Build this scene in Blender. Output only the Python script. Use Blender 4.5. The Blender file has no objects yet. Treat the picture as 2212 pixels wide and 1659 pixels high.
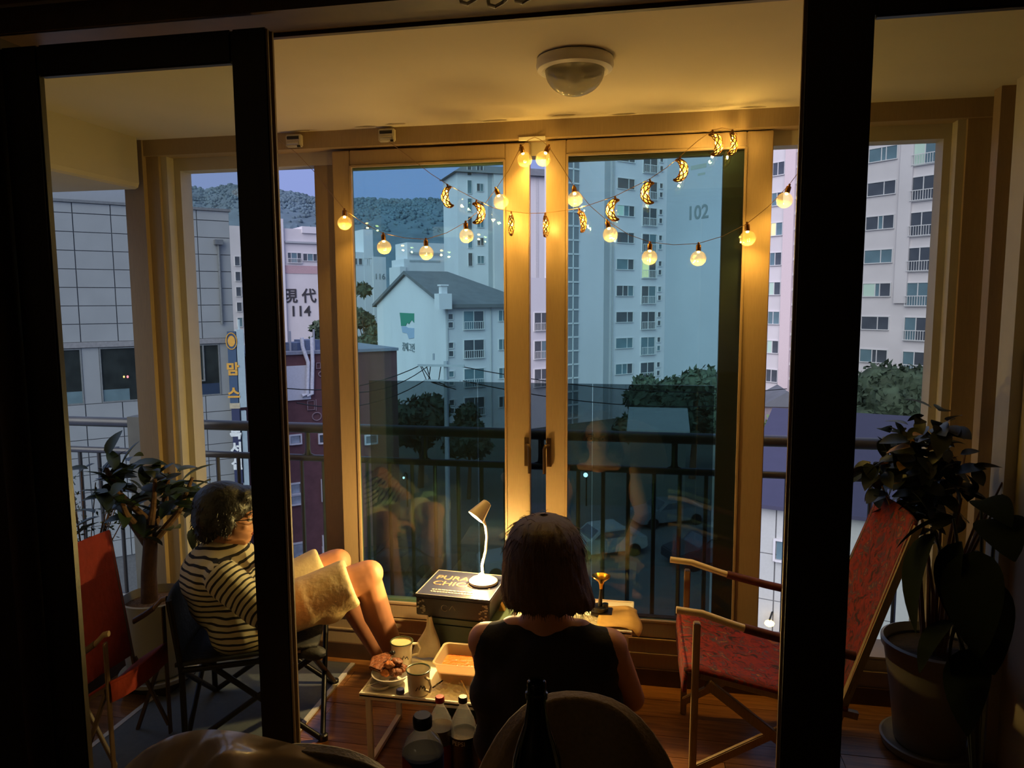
import bpy, bmesh, math, random
import numpy as np
from mathutils import Vector, Matrix, Quaternion
random.seed(7); rng = np.random.default_rng(7)
scene = bpy.context.scene
col = scene.collection
PI = math.pi

# ------------------------------------------------------------------ camera
F = 1600.0; CAM = np.array([0.0, 0.0, 1.59])
YAW, PITCH, ROLL = math.radians(10.83), math.radians(6.32), math.radians(-0.29)
_cy, _sy = math.cos(YAW), math.sin(YAW)
FW = np.array([-_sy*math.cos(PITCH), _cy*math.cos(PITCH), -math.sin(PITCH)])
_r0 = np.array([_cy, _sy, 0.0]); _u0 = np.cross(_r0, FW)
RT = _r0*math.cos(ROLL) + _u0*math.sin(ROLL); UP = _u0*math.cos(ROLL) - _r0*math.sin(ROLL)
cam_d = bpy.data.cameras.new('camera'); cam = bpy.data.objects.new('camera', cam_d); col.objects.link(cam)
cam_d.sensor_width = 36.0; cam_d.lens = 36.0*F/2212.0; cam_d.clip_start = 0.02; cam_d.clip_end = 3000
M3 = Matrix(((RT[0], UP[0], -FW[0]), (RT[1], UP[1], -FW[1]), (RT[2], UP[2], -FW[2])))
cam.matrix_world = Matrix.Translation(CAM.tolist()) @ M3.to_4x4()
scene.camera = cam

# ------------------------------------------------------------------ light: dusk sky, after-glow, exposure
vs = scene.view_settings
vs.view_transform = 'Standard'; vs.look = 'None'; vs.gamma = 1.0; vs.use_curve_mapping = False; vs.exposure = 0.0
cyc = scene.cycles
cyc.use_denoising = True; cyc.max_bounces = 9; cyc.diffuse_bounces = 4; cyc.glossy_bounces = 4
cyc.transmission_bounces = 8; cyc.transparent_max_bounces = 32; cyc.caustics_reflective = False; cyc.caustics_refractive = False
cyc.sample_clamp_indirect = 4.0
w = bpy.data.worlds.new('dusk_sky'); scene.world = w; w.use_nodes = True
nt = w.node_tree; nt.nodes.clear()
wo = nt.nodes.new('ShaderNodeOutputWorld'); wb = nt.nodes.new('ShaderNodeBackground')
tc = nt.nodes.new('ShaderNodeTexCoord'); sp = nt.nodes.new('ShaderNodeSeparateXYZ'); rp = nt.nodes.new('ShaderNodeValToRGB')
nt.links.new(tc.outputs['Generated'], sp.inputs[0]); nt.links.new(sp.outputs['Z'], rp.inputs[0])
nt.links.new(rp.outputs[0], wb.inputs[0]); nt.links.new(wb.outputs[0], wo.inputs[0])
cr = rp.color_ramp
cr.elements[0].position = 0.0; cr.elements[0].color = (0.26, 0.33, 0.66, 1)
cr.elements[1].position = 1.0; cr.elements[1].color = (0.42, 0.50, 0.78, 1)
e = cr.elements.new(0.25); e.color = (0.28, 0.36, 0.72, 1)
wb.inputs[1].default_value = 1.0
sun_d = bpy.data.lights.new('afterglow', 'SUN'); sun_d.energy = 3.6; sun_d.angle = math.radians(70); sun_d.color = (1.0, 0.93, 0.88)
sun = bpy.data.objects.new('afterglow', sun_d); col.objects.link(sun)
sun.rotation_euler = Vector((0.25, 0.80, -0.55)).to_track_quat('-Z', 'Y').to_euler()
WARM = (1.0, 0.60, 0.13)
# added soft fill light, far back in the unseen part of the living room
rl_d = bpy.data.lights.new('room_fill_light', 'AREA'); rl_d.shape = 'DISK'; rl_d.size = 1.3; rl_d.energy = 3.2; rl_d.color = (1.0, 0.80, 0.58)
rl_o = bpy.data.objects.new('room_fill_light', rl_d); col.objects.link(rl_o); rl_o.location = (-2.5, -2.4, 2.40)

# ------------------------------------------------------------------ helpers
def ray(x, y): return FW + RT*((x-1106)/F) - UP*((y-829.5)/F)
def atY(x, y, Y): d = ray(x, y); return CAM + d*(Y/d[1])
def atZ(x, y, Z): d = ray(x, y); return CAM + d*((Z-CAM[2])/d[2])
def atX(x, y, X): d = ray(x, y); return CAM + d*(X/d[0])
def atD(x, y, D): return CAM + ray(x, y)*D
def lin(c):
    c = c/255.0
    return c/12.92 if c <= 0.04045 else ((c+0.055)/1.055)**2.4
def rgb(r, g, b): return (lin(r), lin(g), lin(b), 1.0)

class MB:
    def __init__(s): s.v = []; s.f = []; s.m = []; s.cur = 0
    def add(s, vs_, fs):
        o = len(s.v); s.v += [tuple(map(float, p)) for p in vs_]
        for f in fs: s.f.append(tuple(i+o for i in f)); s.m.append(s.cur)
        return s
    def box(s, lo, hi, rot=0.0, c=None):
        x0, y0, z0 = lo; x1, y1, z1 = hi
        P = [(x, y, z) for z in (z0, z1) for y in (y0, y1) for x in (x0, x1)]
        if rot:
            cx, cy = c if c else ((x0+x1)/2, (y0+y1)/2); cc, ss = math.cos(rot), math.sin(rot)
            P = [(cx+(x-cx)*cc-(y-cy)*ss, cy+(x-cx)*ss+(y-cy)*cc, z) for x, y, z in P]
        return s.add(P, [(0,2,3,1), (4,5,7,6), (0,1,5,4), (2,6,7,3), (0,4,6,2), (1,3,7,5)])
    def bar(s, a, b, w, h, up=(0, 0, 1)):
        a = np.array(a, float); b = np.array(b, float); d = b-a; L = np.linalg.norm(d); d = d/L
        u = np.array(up, float)
        if abs(u@d) > 0.95: u = np.array((0, 1.0, 0)) if abs(d[1]) < 0.9 else np.array((1.0, 0, 0))
        r = np.cross(d, u); r /= np.linalg.norm(r); u = np.cross(r, d)
        P = [p + r*i*w/2 + u*j*h/2 for p in (a, b) for j in (-1, 1) for i in (-1, 1)]
        return s.add(P, [(0,2,3,1), (4,5,7,6), (0,1,5,4), (2,6,7,3), (0,4,6,2), (1,3,7,5)])
    def tube(s, pts, r, n=8, cap=True, closed=False):
        pts = [np.array(p, float) for p in pts]; N = len(pts)
        rs = [r]*N if np.isscalar(r) else list(r)
        P = []; prev = None
        for i in range(N):
            a = pts[(i-1) % N] if (closed or i > 0) else pts[i]; b = pts[(i+1) % N] if (closed or i < N-1) else pts[i]
            t = b-a; t = t/(np.linalg.norm(t)+1e-12)
            if prev is None:
                k = np.array((0, 0, 1.0)) if abs(t[2]) < 0.9 else np.array((1.0, 0, 0))
                u = np.cross(t, k)
            else:
                u = prev - t*(prev@t)
            u /= np.linalg.norm(u)+1e-12; prev = u; v_ = np.cross(t, u)
            for j in range(n):
                an = 2*PI*j/n; P.append(pts[i] + rs[i]*(u*math.cos(an)+v_*math.sin(an)))
        Fs = []
        for i in range(N if closed else N-1):
            i2 = (i+1) % N
            for j in range(n): Fs.append((i*n+j, i*n+(j+1) % n, i2*n+(j+1) % n, i2*n+j))
        if cap and not closed: Fs.append(tuple(range(n-1, -1, -1))); Fs.append(tuple((N-1)*n+j for j in range(n)))
        return s.add(P, Fs)
    def cyl(s, a, b, r0, r1=None, n=16): return s.tube([a, b], [r0, r0 if r1 is None else r1], n)
    def lathe(s, prof, c=(0, 0, 0), n=32, axis=None, cap0=True, cap1=True):
        q = Quaternion() if axis is None else Vector((0, 0, 1)).rotation_difference(Vector(axis))
        P = []
        for r, z in prof:
            for j in range(n):
                p = q @ Vector((r*math.cos(2*PI*j/n), r*math.sin(2*PI*j/n), z)); P.append((p.x+c[0], p.y+c[1], p.z+c[2]))
        Fs = []
        for i in range(len(prof)-1):
            for j in range(n): Fs.append((i*n+j, i*n+(j+1) % n, (i+1)*n+(j+1) % n, (i+1)*n+j))
        if cap0: Fs.append(tuple(range(n-1, -1, -1)))
        if cap1: Fs.append(tuple((len(prof)-1)*n+j for j in range(n)))
        return s.add(P, Fs)
    def ell(s, c, r, q=None, nu=16, nv=10):
        P = []; Fs = []
        for i in range(nv+1):
            th = PI*i/nv
            for j in range(nu):
                ph = 2*PI*j/nu
                p = Vector((r[0]*math.sin(th)*math.cos(ph), r[1]*math.sin(th)*math.sin(ph), r[2]*math.cos(th)))
                if q is not None: p = q @ p
                P.append((p.x+c[0], p.y+c[1], p.z+c[2]))
        for i in range(nv):
            for j in range(nu): Fs.append((i*nu+j, (i+1)*nu+j, (i+1)*nu+(j+1) % nu, i*nu+(j+1) % nu))
        return s.add(P, Fs)
    def cap_(s, a, b, ra, rb, n=14):
        a = np.array(a, float); b = np.array(b, float); d = b-a; L = np.linalg.norm(d)+1e-9; d = d/L
        pts = []; rs = []
        for k in range(5): t = PI/2*(1-k/4.0); pts.append(a-d*ra*math.sin(t)*0.999); rs.append(max(ra*math.cos(t), ra*0.02))
        for k in range(5): t = PI/2*(k/4.0); pts.append(b+d*rb*math.sin(t)*0.999); rs.append(max(rb*math.cos(t), rb*0.02))
        return s.tube(pts, rs, n)
    def grid(s, P, nu, nv, closed_u=False):
        Fs = []
        for i in range(nv-1):
            for j in range(nu if closed_u else nu-1):
                Fs.append((i*nu+j, i*nu+(j+1) % nu, (i+1)*nu+(j+1) % nu, (i+1)*nu+j))
        return s.add(P, Fs)
    def prism(s, poly, axis, a, b):
        # polygon given in the two other axes, extruded along axis from a to b
        def mk(u, v, t): return {'x': (t, u, v), 'y': (u, t, v), 'z': (u, v, t)}[axis]
        n = len(poly); P = [mk(u, v, a) for u, v in poly] + [mk(u, v, b) for u, v in poly]
        Fs = [tuple(range(n-1, -1, -1)), tuple(range(n, 2*n))] + [(i, (i+1) % n, n+(i+1) % n, n+i) for i in range(n)]
        return s.add(P, Fs)
    def mesh(s, name, mats, smooth=False, bevel=0):
        me = bpy.data.meshes.new(name); me.from_pydata(s.v, [], s.f); 
        mats = mats if isinstance(mats, (list, tuple)) else [mats]
        for m in mats: me.materials.append(m)
        if len(mats) > 1: me.polygons.foreach_set('material_index', s.m)
        bm = bmesh.new(); bm.from_mesh(me); bmesh.ops.recalc_face_normals(bm, faces=bm.faces)
        if bevel: bmesh.ops.bevel(bm, geom=list(bm.edges), offset=bevel, segments=2, affect='EDGES', clamp_overlap=True)
        if smooth:
            for f in bm.faces: f.smooth = True
            for ed in bm.edges:
                if len(ed.link_faces) == 2 and ed.calc_face_angle(0) > 0.7: ed.smooth = False
        bm.to_mesh(me); bm.free()
        return me

def world_loc(o):
    v = Vector((0, 0, 0))
    while o is not None: v = v + o.location if o.type == 'EMPTY' else v; o = o.parent
    return v
def link(name, me, parent=None):
    o = bpy.data.objects.new(name, me); col.objects.link(o)
    if parent is not None:
        o.parent = parent
        if parent.type == 'EMPTY': o.matrix_parent_inverse = Matrix.Translation(-world_loc(parent))
    return o
def part(name, mb, mats, parent=None, smooth=False, bevel=0, kind=None, label=None):
    o = link(name, mb.mesh(name, mats, smooth, bevel), parent)
    if kind: o['kind'] = kind
    if label: o['label'] = label
    return o
def thing(name, label, cat, loc=(0, 0, 0), group=None, kind=None):
    o = bpy.data.objects.new(name, None); col.objects.link(o); o.location = tuple(map(float, loc)); o.empty_display_size = 0.1
    if label: o['label'] = label
    if cat: o['category'] = cat
    if group: o['group'] = group
    if kind: o['kind'] = kind
    return o
def solo(name, mb, mats, label, cat, smooth=False, bevel=0, group=None, kind=None):
    o = part(name, mb, mats, None, smooth, bevel, kind); o['label'] = label; o['category'] = cat
    if group: o['group'] = group
    return o
def struct(name, mb, mats, smooth=False, parent=None, label=None):
    o = part(name, mb, mats, parent, smooth)
    if parent is None: o['kind'] = 'structure'
    if label: o['label'] = label
    return o
def structroot(name, loc=(0, 0, 0), label=None):
    o = bpy.data.objects.new(name, None); col.objects.link(o); o.location = loc; o['kind'] = 'structure'
    if label: o['label'] = label
    return o
def dup(root, loc, rotz=None, label=None, rot=None):
    def rec(o, par):
        c = o.copy(); col.objects.link(c); c.parent = par
        for ch in list(o.children): rec(ch, c)
        return c
    r = rec(root, root.parent); r.location = tuple(map(float, loc))
    if rotz is not None: r.rotation_euler = (0, 0, rotz)
    if rot is not None: r.rotation_euler = rot
    if label: r['label'] = label
    return r
def textmesh(body, size, ext=0.0, align='CENTER', ls=1.0, bold=0.0):
    cu = bpy.data.curves.new('text', 'FONT'); cu.body = body; cu.size = size; cu.extrude = ext; cu.align_x = align; cu.align_y = 'CENTER'; cu.space_line = ls; cu.resolution_u = 4; cu.offset = bold
    o = bpy.data.objects.new('text', cu); col.objects.link(o)
    bpy.context.view_layer.update()
    dg = bpy.context.evaluated_depsgraph_get()
    me = bpy.data.meshes.new_from_object(o.evaluated_get(dg)); bpy.data.objects.remove(o)
    return me
def puttext(name, body, size, ext, m, parent, mat4, bold=0.0, align='CENTER'):
    me = textmesh(body, size, ext, align, bold=bold)
    me.materials.clear(); me.materials.append(m)
    o = link(name, me, parent);
    loc, q, sc = mat4.decompose(); o.location = loc; o.rotation_euler = q.to_euler(); o.scale = sc
    return o

# ------------------------------------------------------------------ materials
def nodes(name):
    m = bpy.data.materials.new(name); m.use_nodes = True; t = m.node_tree
    return m, t, t.nodes['Principled BSDF'], t.nodes['Material Output']
def mat(name, c, rough=0.6, metal=0.0, var=0.12, scale=12.0, bump=0.0, spec=None, emit=None, es=0.0, stretch=None, coat=0.0, sheen=0.0):
    m, t, b, o = nodes(name)
    b.inputs['Roughness'].default_value = rough; b.inputs['Metallic'].default_value = metal
    if spec is not None: b.inputs['Specular IOR Level'].default_value = spec
    if coat: b.inputs['Coat Weight'].default_value = coat
    if sheen: b.inputs['Sheen Weight'].default_value = sheen
    if emit: b.inputs['Emission Color'].default_value = emit; b.inputs['Emission Strength'].default_value = es
    tc = t.nodes.new('ShaderNodeTexCoord'); src = tc.outputs['Object']
    if stretch:
        mp = t.nodes.new('ShaderNodeMapping'); mp.inputs['Scale'].default_value = stretch; t.links.new(src, mp.inputs[0]); src = mp.outputs[0]
    n = t.nodes.new('ShaderNodeTexNoise'); n.inputs['Scale'].default_value = scale; n.inputs['Detail'].default_value = 4
    t.links.new(src, n.inputs['Vector'])
    r = t.nodes.new('ShaderNodeValToRGB')
    r.color_ramp.elements[0].position = 0.3; r.color_ramp.elements[1].position = 0.7
    r.color_ramp.elements[0].color = tuple(x*(1-var) for x in c[:3])+(1,); r.color_ramp.elements[1].color = tuple(min(1, x*(1+var)) for x in c[:3])+(1,)
    t.links.new(n.outputs[0], r.inputs[0]); t.links.new(r.outputs[0], b.inputs['Base Color'])
    if bump:
        bp = t.nodes.new('ShaderNodeBump'); bp.inputs['Strength'].default_value = bump; bp.inputs['Distance'].default_value = 0.01
        t.links.new(n.outputs[0], bp.inputs['Height']); t.links.new(bp.outputs[0], b.inputs['Normal'])
    return m
def glass(name, tint, refl=1.0, rough=0.0, haze=0.0, hazec=(0.8, 0.85, 0.85, 1), ior=1.5):
    m, t, b, o = nodes(name); t.nodes.remove(b)
    tr = t.nodes.new('ShaderNodeBsdfTransparent'); tr.inputs[0].default_value = tint
    gl = t.nodes.new('ShaderNodeBsdfGlossy'); gl.inputs['Roughness'].default_value = rough; gl.inputs[0].default_value = (refl, refl, refl, 1)
    fr = t.nodes.new('ShaderNodeFresnel'); fr.inputs[0].default_value = ior
    # fresnel must not read the pane's back side as inside glass: use the outer index on both sides
    gm = t.nodes.new('ShaderNodeNewGeometry'); mx0 = t.nodes.new('ShaderNodeMix'); mx0.data_type = 'FLOAT'
    mx0.inputs[2].default_value = ior; mx0.inputs[3].default_value = 1.0/ior
    t.links.new(gm.outputs['Backfacing'], mx0.inputs[0]); t.links.new(mx0.outputs[0], fr.inputs[0])
    mx = t.nodes.new('ShaderNodeMixShader'); t.links.new(fr.outputs[0], mx.inputs[0]); t.links.new(tr.outputs[0], mx.inputs[1]); t.links.new(gl.outputs[0], mx.inputs[2])
    out = mx.outputs[0]
    if haze:
        df = t.nodes.new('ShaderNodeBsdfDiffuse'); df.inputs[0].default_value = hazec
        tl = t.nodes.new('ShaderNodeBsdfTranslucent'); tl.inputs[0].default_value = hazec
        a = t.nodes.new('ShaderNodeMixShader'); t.links.new(df.outputs[0], a.inputs[1]); t.links.new(tl.outputs[0], a.inputs[2]); a.inputs[0].default_value = 0.5
        mx2 = t.nodes.new('ShaderNodeMixShader'); mx2.inputs[0].default_value = haze
        t.links.new(out, mx2.inputs[1]); t.links.new(a.outputs[0], mx2.inputs[2]); out = mx2.outputs[0]
    t.links.new(out, o.inputs[0])
    return m
def emis(name, c, s):
    m, t, b, o = nodes(name)
    b.inputs['Base Color'].default_value = c; b.inputs['Emission Color'].default_value = c; b.inputs['Emission Strength'].default_value = s
    return m
def woodmat(name, c0, c1, scale=6.0, rough=0.35, stretch=(1, 10, 10), rnd=0.25):
    m, t, b, o = nodes(name); b.inputs['Roughness'].default_value = rough
    tc = t.nodes.new('ShaderNodeTexCoord'); mp = t.nodes.new('ShaderNodeMapping'); mp.inputs['Scale'].default_value = stretch
    oi = t.nodes.new('ShaderNodeObjectInfo'); t.links.new(tc.outputs['Object'], mp.inputs[0])
    ad = t.nodes.new('ShaderNodeVectorMath'); ad.operation = 'ADD'; t.links.new(mp.outputs[0], ad.inputs[0])
    ml = t.nodes.new('ShaderNodeMath'); ml.operation = 'MULTIPLY'; ml.inputs[1].default_value = 37.0; t.links.new(oi.outputs['Random'], ml.inputs[0]); t.links.new(ml.outputs[0], ad.inputs[1])
    n = t.nodes.new('ShaderNodeTexNoise'); n.inputs['Scale'].default_value = scale; n.inputs['Detail'].default_value = 6; n.inputs['Distortion'].default_value = 0.6
    t.links.new(ad.outputs[0], n.inputs['Vector'])
    r = t.nodes.new('ShaderNodeValToRGB'); r.color_ramp.elements[0].position = 0.32; r.color_ramp.elements[1].position = 0.68
    r.color_ramp.elements[0].color = c0; r.color_ramp.elements[1].color = c1
    t.links.new(n.outputs[0], r.inputs[0])
    hs = t.nodes.new('ShaderNodeHueSaturation'); mr = t.nodes.new('ShaderNodeMapRange'); mr.inputs[3].default_value = 1-rnd; mr.inputs[4].default_value = 1+rnd
    t.links.new(oi.outputs['Random'], mr.inputs[0]); t.links.new(mr.outputs[0], hs.inputs['Value']); t.links.new(r.outputs[0], hs.inputs['Color'])
    t.links.new(hs.outputs[0], b.inputs['Base Color'])
    return m
def stripemat(name, axis, period, ca, cb, duty=0.36, rough=0.85):
    m, t, b, o = nodes(name); b.inputs['Roughness'].default_value = rough
    tc = t.nodes.new('ShaderNodeTexCoord'); dp = t.nodes.new('ShaderNodeVectorMath'); dp.operation = 'DOT_PRODUCT'
    nz = t.nodes.new('ShaderNodeTexNoise'); nz.inputs['Scale'].default_value = 9; t.links.new(tc.outputs['Object'], nz.inputs['Vector'])
    dp.inputs[1].default_value = axis; t.links.new(tc.outputs['Object'], dp.inputs[0])
    ma = t.nodes.new('ShaderNodeMath'); ma.operation = 'MULTIPLY_ADD'; ma.inputs[1].default_value = 0.022; t.links.new(nz.outputs[0], ma.inputs[0]); t.links.new(dp.outputs['Value'], ma.inputs[2])
    dv = t.nodes.new('ShaderNodeMath'); dv.operation = 'DIVIDE'; dv.inputs[1].default_value = period; t.links.new(ma.outputs[0], dv.inputs[0])
    fr = t.nodes.new('ShaderNodeMath'); fr.operation = 'FRACT'; t.links.new(dv.outputs[0], fr.inputs[0])
    r = t.nodes.new('ShaderNodeValToRGB'); r.color_ramp.interpolation = 'LINEAR'
    els = r.color_ramp.elements; els[0].position = 0; els[0].color = ca; els[1].position = 1-duty-0.05; els[1].color = ca
    x = els.new(1-duty); x.color = cb; x = els.new(0.97); x.color = cb; x = els.new(1.0); x.color = ca
    t.links.new(fr.outputs[0], r.inputs[0]); t.links.new(r.outputs[0], b.inputs['Base Color'])
    return m
def patternmat(name, cols, scale=60, rough=0.9):
    m, t, b, o = nodes(name); b.inputs['Roughness'].default_value = rough
    tc = t.nodes.new('ShaderNodeTexCoord'); v = t.nodes.new('ShaderNodeTexVoronoi'); v.inputs['Scale'].default_value = scale
    n = t.nodes.new('ShaderNodeTexNoise'); n.inputs['Scale'].default_value = scale*0.45; n.inputs['Detail'].default_value = 5; n.inputs['Distortion'].default_value = 1.5
    t.links.new(tc.outputs['Object'], v.inputs['Vector']); t.links.new(tc.outputs['Object'], n.inputs['Vector'])
    r = t.nodes.new('ShaderNodeValToRGB'); els = r.color_ramp.elements
    els[0].position = 0.36; els[0].color = cols[0]; els[1].position = 0.68; els[1].color = cols[-1]
    k = len(cols)
    for i in range(1, k-1): x = els.new(0.36+0.32*i/(k-1)); x.color = cols[i]
    t.links.new(n.outputs[0], r.inputs[0])
    mx = t.nodes.new('ShaderNodeMixRGB'); mx.blend_type = 'MULTIPLY'; mx.inputs[0].default_value = 0.35
    t.links.new(r.outputs[0], mx.inputs[1]); t.links.new(v.outputs['Color'], mx.inputs[2]); t.links.new(mx.outputs[0], b.inputs['Base Color'])
    return m

PLASTER = mat('plaster_ceiling', rgb(205, 196, 178), 0.9, var=0.03, scale=4, bump=0.05)
WALLP = mat('wall_paint', rgb(190, 180, 160), 0.85, var=0.04, scale=5)
ROOMP = mat('room_paper', rgb(150, 142, 130), 0.9, var=0.04)
FRAME = mat('window_frame_vinyl', rgb(160, 138, 108), 0.42, var=0.06, scale=30, stretch=(8, 8, 0.6))
FRAME_L = mat('window_frame_pale', rgb(190, 182, 168), 0.5, var=0.05)
HEADF = mat('door_head_walnut', rgb(72, 50, 28), 0.45, var=0.2, scale=20)
DOORF = mat('door_frame_walnut', rgb(40, 29, 20), 0.42, var=0.2, scale=20, stretch=(10, 10, 0.6))
DARKTILE = mat('dark_kerb_tile', rgb(70, 50, 38), 0.4, var=0.15)
BLACKM = mat('black_metal', rgb(22, 22, 24), 0.4, 0.6, var=0.05)
BLACKP = mat('black_plastic', rgb(14, 14, 16), 0.35, var=0.05)
WHITEP = mat('white_plastic', rgb(226, 222, 212), 0.4, var=0.03)
CREAM = mat('cream_enamel', rgb(226, 216, 190), 0.25, var=0.03, coat=0.3)
GREENRIM = mat('green_rim', rgb(58, 70, 44), 0.3, var=0.05)
RAILM = mat('railing_bronze', rgb(96, 94, 98), 0.35, 0.45, var=0.1)
SILVER = mat('silver_metal', rgb(190, 186, 178), 0.3, 0.9, var=0.05)
BRASS = mat('brass', rgb(212, 160, 70), 0.22, 1.0, var=0.06)
WIREM = mat('copper_wire', rgb(150, 120, 80), 0.35, 0.7, var=0.05)
GLASS_IN = glass('window_glass', (0.74, 0.93, 0.93, 1), 1.0, 0.0, 0.006, (0.62, 0.72, 0.72, 1))
GLASS_OUT = glass('outer_glass', (0.94, 0.98, 0.98, 1), 0.9)
GLASS_DOOR = glass('door_glass', (0.88, 0.92, 0.88, 1), 0.8)
GLASS_DOOR_R = glass('door_glass_dim', (0.80, 0.83, 0.80, 1), 0.8)  # tint darker than the left pane, partly holding the light's falloff at this end
GUARD = glass('guard_glass', (0.46, 0.51, 0.53, 1), 0.5)
CLEARP = glass('clear_plastic', (0.9, 0.92, 0.94, 1), 0.9, 0.08, 0.12, (0.8, 0.8, 0.82, 1))
def film_mat():
    m, t, b, o = nodes('plastic_film'); b.inputs['Base Color'].default_value = rgb(196, 176, 154); b.inputs['Roughness'].default_value = 0.24; b.inputs['Specular IOR Level'].default_value = 0.9
    tc = t.nodes.new('ShaderNodeTexCoord'); n = t.nodes.new('ShaderNodeTexNoise'); n.inputs['Scale'].default_value = 5; n.inputs['Detail'].default_value = 1.5; n.inputs['Distortion'].default_value = 1.8
    t.links.new(tc.outputs['Object'], n.inputs['Vector']); bp = t.nodes.new('ShaderNodeBump'); bp.inputs['Strength'].default_value = 0.4; bp.inputs['Distance'].default_value = 0.05
    t.links.new(n.outputs[0], bp.inputs['Height']); t.links.new(bp.outputs[0], b.inputs['Normal'])
    tr = t.nodes.new('ShaderNodeBsdfTransparent'); mx = t.nodes.new('ShaderNodeMixShader'); mx.inputs[0].default_value = 0.85
    t.links.new(tr.outputs[0], mx.inputs[1]); t.links.new(b.outputs[0], mx.inputs[2]); t.links.new(mx.outputs[0], o.inputs[0]); return m
FILM = film_mat()
TUMBLER = glass('drinking_glass', (0.93, 0.93, 0.90, 1), 1.0, 0.02, 0.06)
GREENB = glass('green_bottle_glass', (0.10, 0.16, 0.06, 1), 0.9, 0.03, 0.05, (0.02, 0.03, 0.01, 1))
SKIN = mat('skin', rgb(176, 122, 92), 0.55, var=0.06, scale=18)
HAIRW = mat('dark_brown_hair', rgb(78, 54, 32), 0.48, var=0.3, scale=40, stretch=(20, 20, 1.2), bump=0.6)
HAIRM = mat('black_hair', rgb(18, 17, 20), 0.4, var=0.3, scale=60, bump=0.5)
BLACKC = mat('black_cotton', rgb(14, 13, 14), 0.9, var=0.15, scale=40, bump=0.3)
BEIGEC = mat('beige_linen', rgb(206, 190, 152), 0.9, var=0.08, scale=14, bump=0.6)
NAVYC = mat('dark_nylon', rgb(26, 30, 34), 0.7, var=0.15, scale=60, bump=0.3)
LEAF = mat('leaf_green', rgb(48, 66, 40), 0.4, var=0.3, scale=8)
LEAFD = mat('leaf_dark', rgb(26, 36, 22), 0.4, var=0.35, scale=8)
LEAFY = mat('leaf_yellowing', rgb(150, 112, 44), 0.5, var=0.2, scale=8)
BARK = mat('bark', rgb(98, 70, 48), 0.9, var=0.25, scale=30, bump=0.8)
POTW = mat('white_pot_ceramic', rgb(176, 172, 160), 0.35, var=0.04)
POTG = mat('grey_pot_ceramic', rgb(120, 118, 118), 0.4, var=0.06)
SOIL = mat('soil_pebbles', rgb(120, 92, 70), 0.95, var=0.5, scale=90, bump=1.0)
# ------------------------------------------------------------------ the room shell
CEIL = 2.30; WALLY = 2.99; XL = -2.20; XR = 1.16
PLANK = woodmat('plank_wood', rgb(104, 66, 34), rgb(152, 104, 58), 5.0, 0.28, (1.2, 14, 14), 0.22)
fl = MB(); fl.box((-2.95, 1.44, -0.12), (1.30, 3.06, -0.012))
floor = struct('floor', fl, mat('floor_bed', rgb(40, 26, 16), 0.9), label='balcony floor of brown wooden planks')
rows = np.arange(1.50, 2.99, 0.125)
for i, y0 in enumerate(rows):
    x = -2.9 - random.random()*0.8
    while x < 1.28:
        L = 0.95; a, b = max(x, -2.93), min(x+L, 1.28)
        if b-a > 0.05:
            mb = MB(); h = random.uniform(-0.0012, 0.0)
            mb.box((a+0.0012, y0+0.0012, -0.012), (b-0.0012, min(y0+0.125, 2.995)-0.0012, h))
            part('plank', mb, PLANK, floor)
        x += L
mb = MB(); mb.box((-3.2, -3.2, -0.12), (2.6, 1.44, -0.01))
struct('floor', mb, woodmat('room_floor_wood', rgb(70, 46, 28), rgb(98, 66, 40), 4.0, 0.4, (8, 1, 8), 0), label='dark living room floor')
mb = MB(); mb.box((-2.95, 1.50, CEIL), (1.30, 3.10, CEIL+0.12)); struct('ceiling', mb, PLASTER, label='balcony ceiling of painted plaster')
# small paint smudges along the far edge of the ceiling
mb = MB()
for x in (-1.62, -1.45, -1.16, -1.02, -0.62, -0.36, -0.12, 0.35):
    c = (x, 2.93+random.uniform(-.02, .02)); n = 9
    mb.add([(c[0]+random.uniform(.035, .06)*math.cos(2*PI*k/n), c[1]+random.uniform(.006, .014)*math.sin(2*PI*k/n), CEIL-0.0015) for k in range(n)], [tuple(range(n))])
ceil_obj = [o for o in col.objects if o.name == 'ceiling'][0]
part('stain', mb, mat('damp_stain', rgb(150, 136, 112), 0.9), ceil_obj)
mb = MB(); mb.box((-3.2, -3.2, 2.42), (2.6, 1.44, 2.54)); struct('ceiling', mb, ROOMP, label='living room ceiling')
mb = MB(); mb.box((-3.2, -3.3, -0.01), (2.6, -3.2, 2.42)); struct('wall_back', mb, ROOMP, label='living room wall behind the viewer')
mb = MB(); mb.box((-3.3, -3.2, -0.01), (-3.2, 1.44, 2.42)); struct('wall_left', mb, ROOMP, label='living room side wall')
mb = MB(); mb.box((2.6, -3.2, -0.01), (2.7, 1.44, 2.42)); struct('wall_right', mb, ROOMP, label='living room side wall')
# dividing wall around the sliding doors
mb = MB(); mb.box((-3.2, 1.44, -0.01), (-1.475, 1.62, 2.42)); mb.box((1.20, 1.44, -0.01), (2.6, 1.62, 2.42)); mb.box((-1.475, 1.44, 2.225), (1.20, 1.62, 2.42))
struct('wall_front', mb, WALLP, label='dividing wall around the sliding doors')
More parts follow.
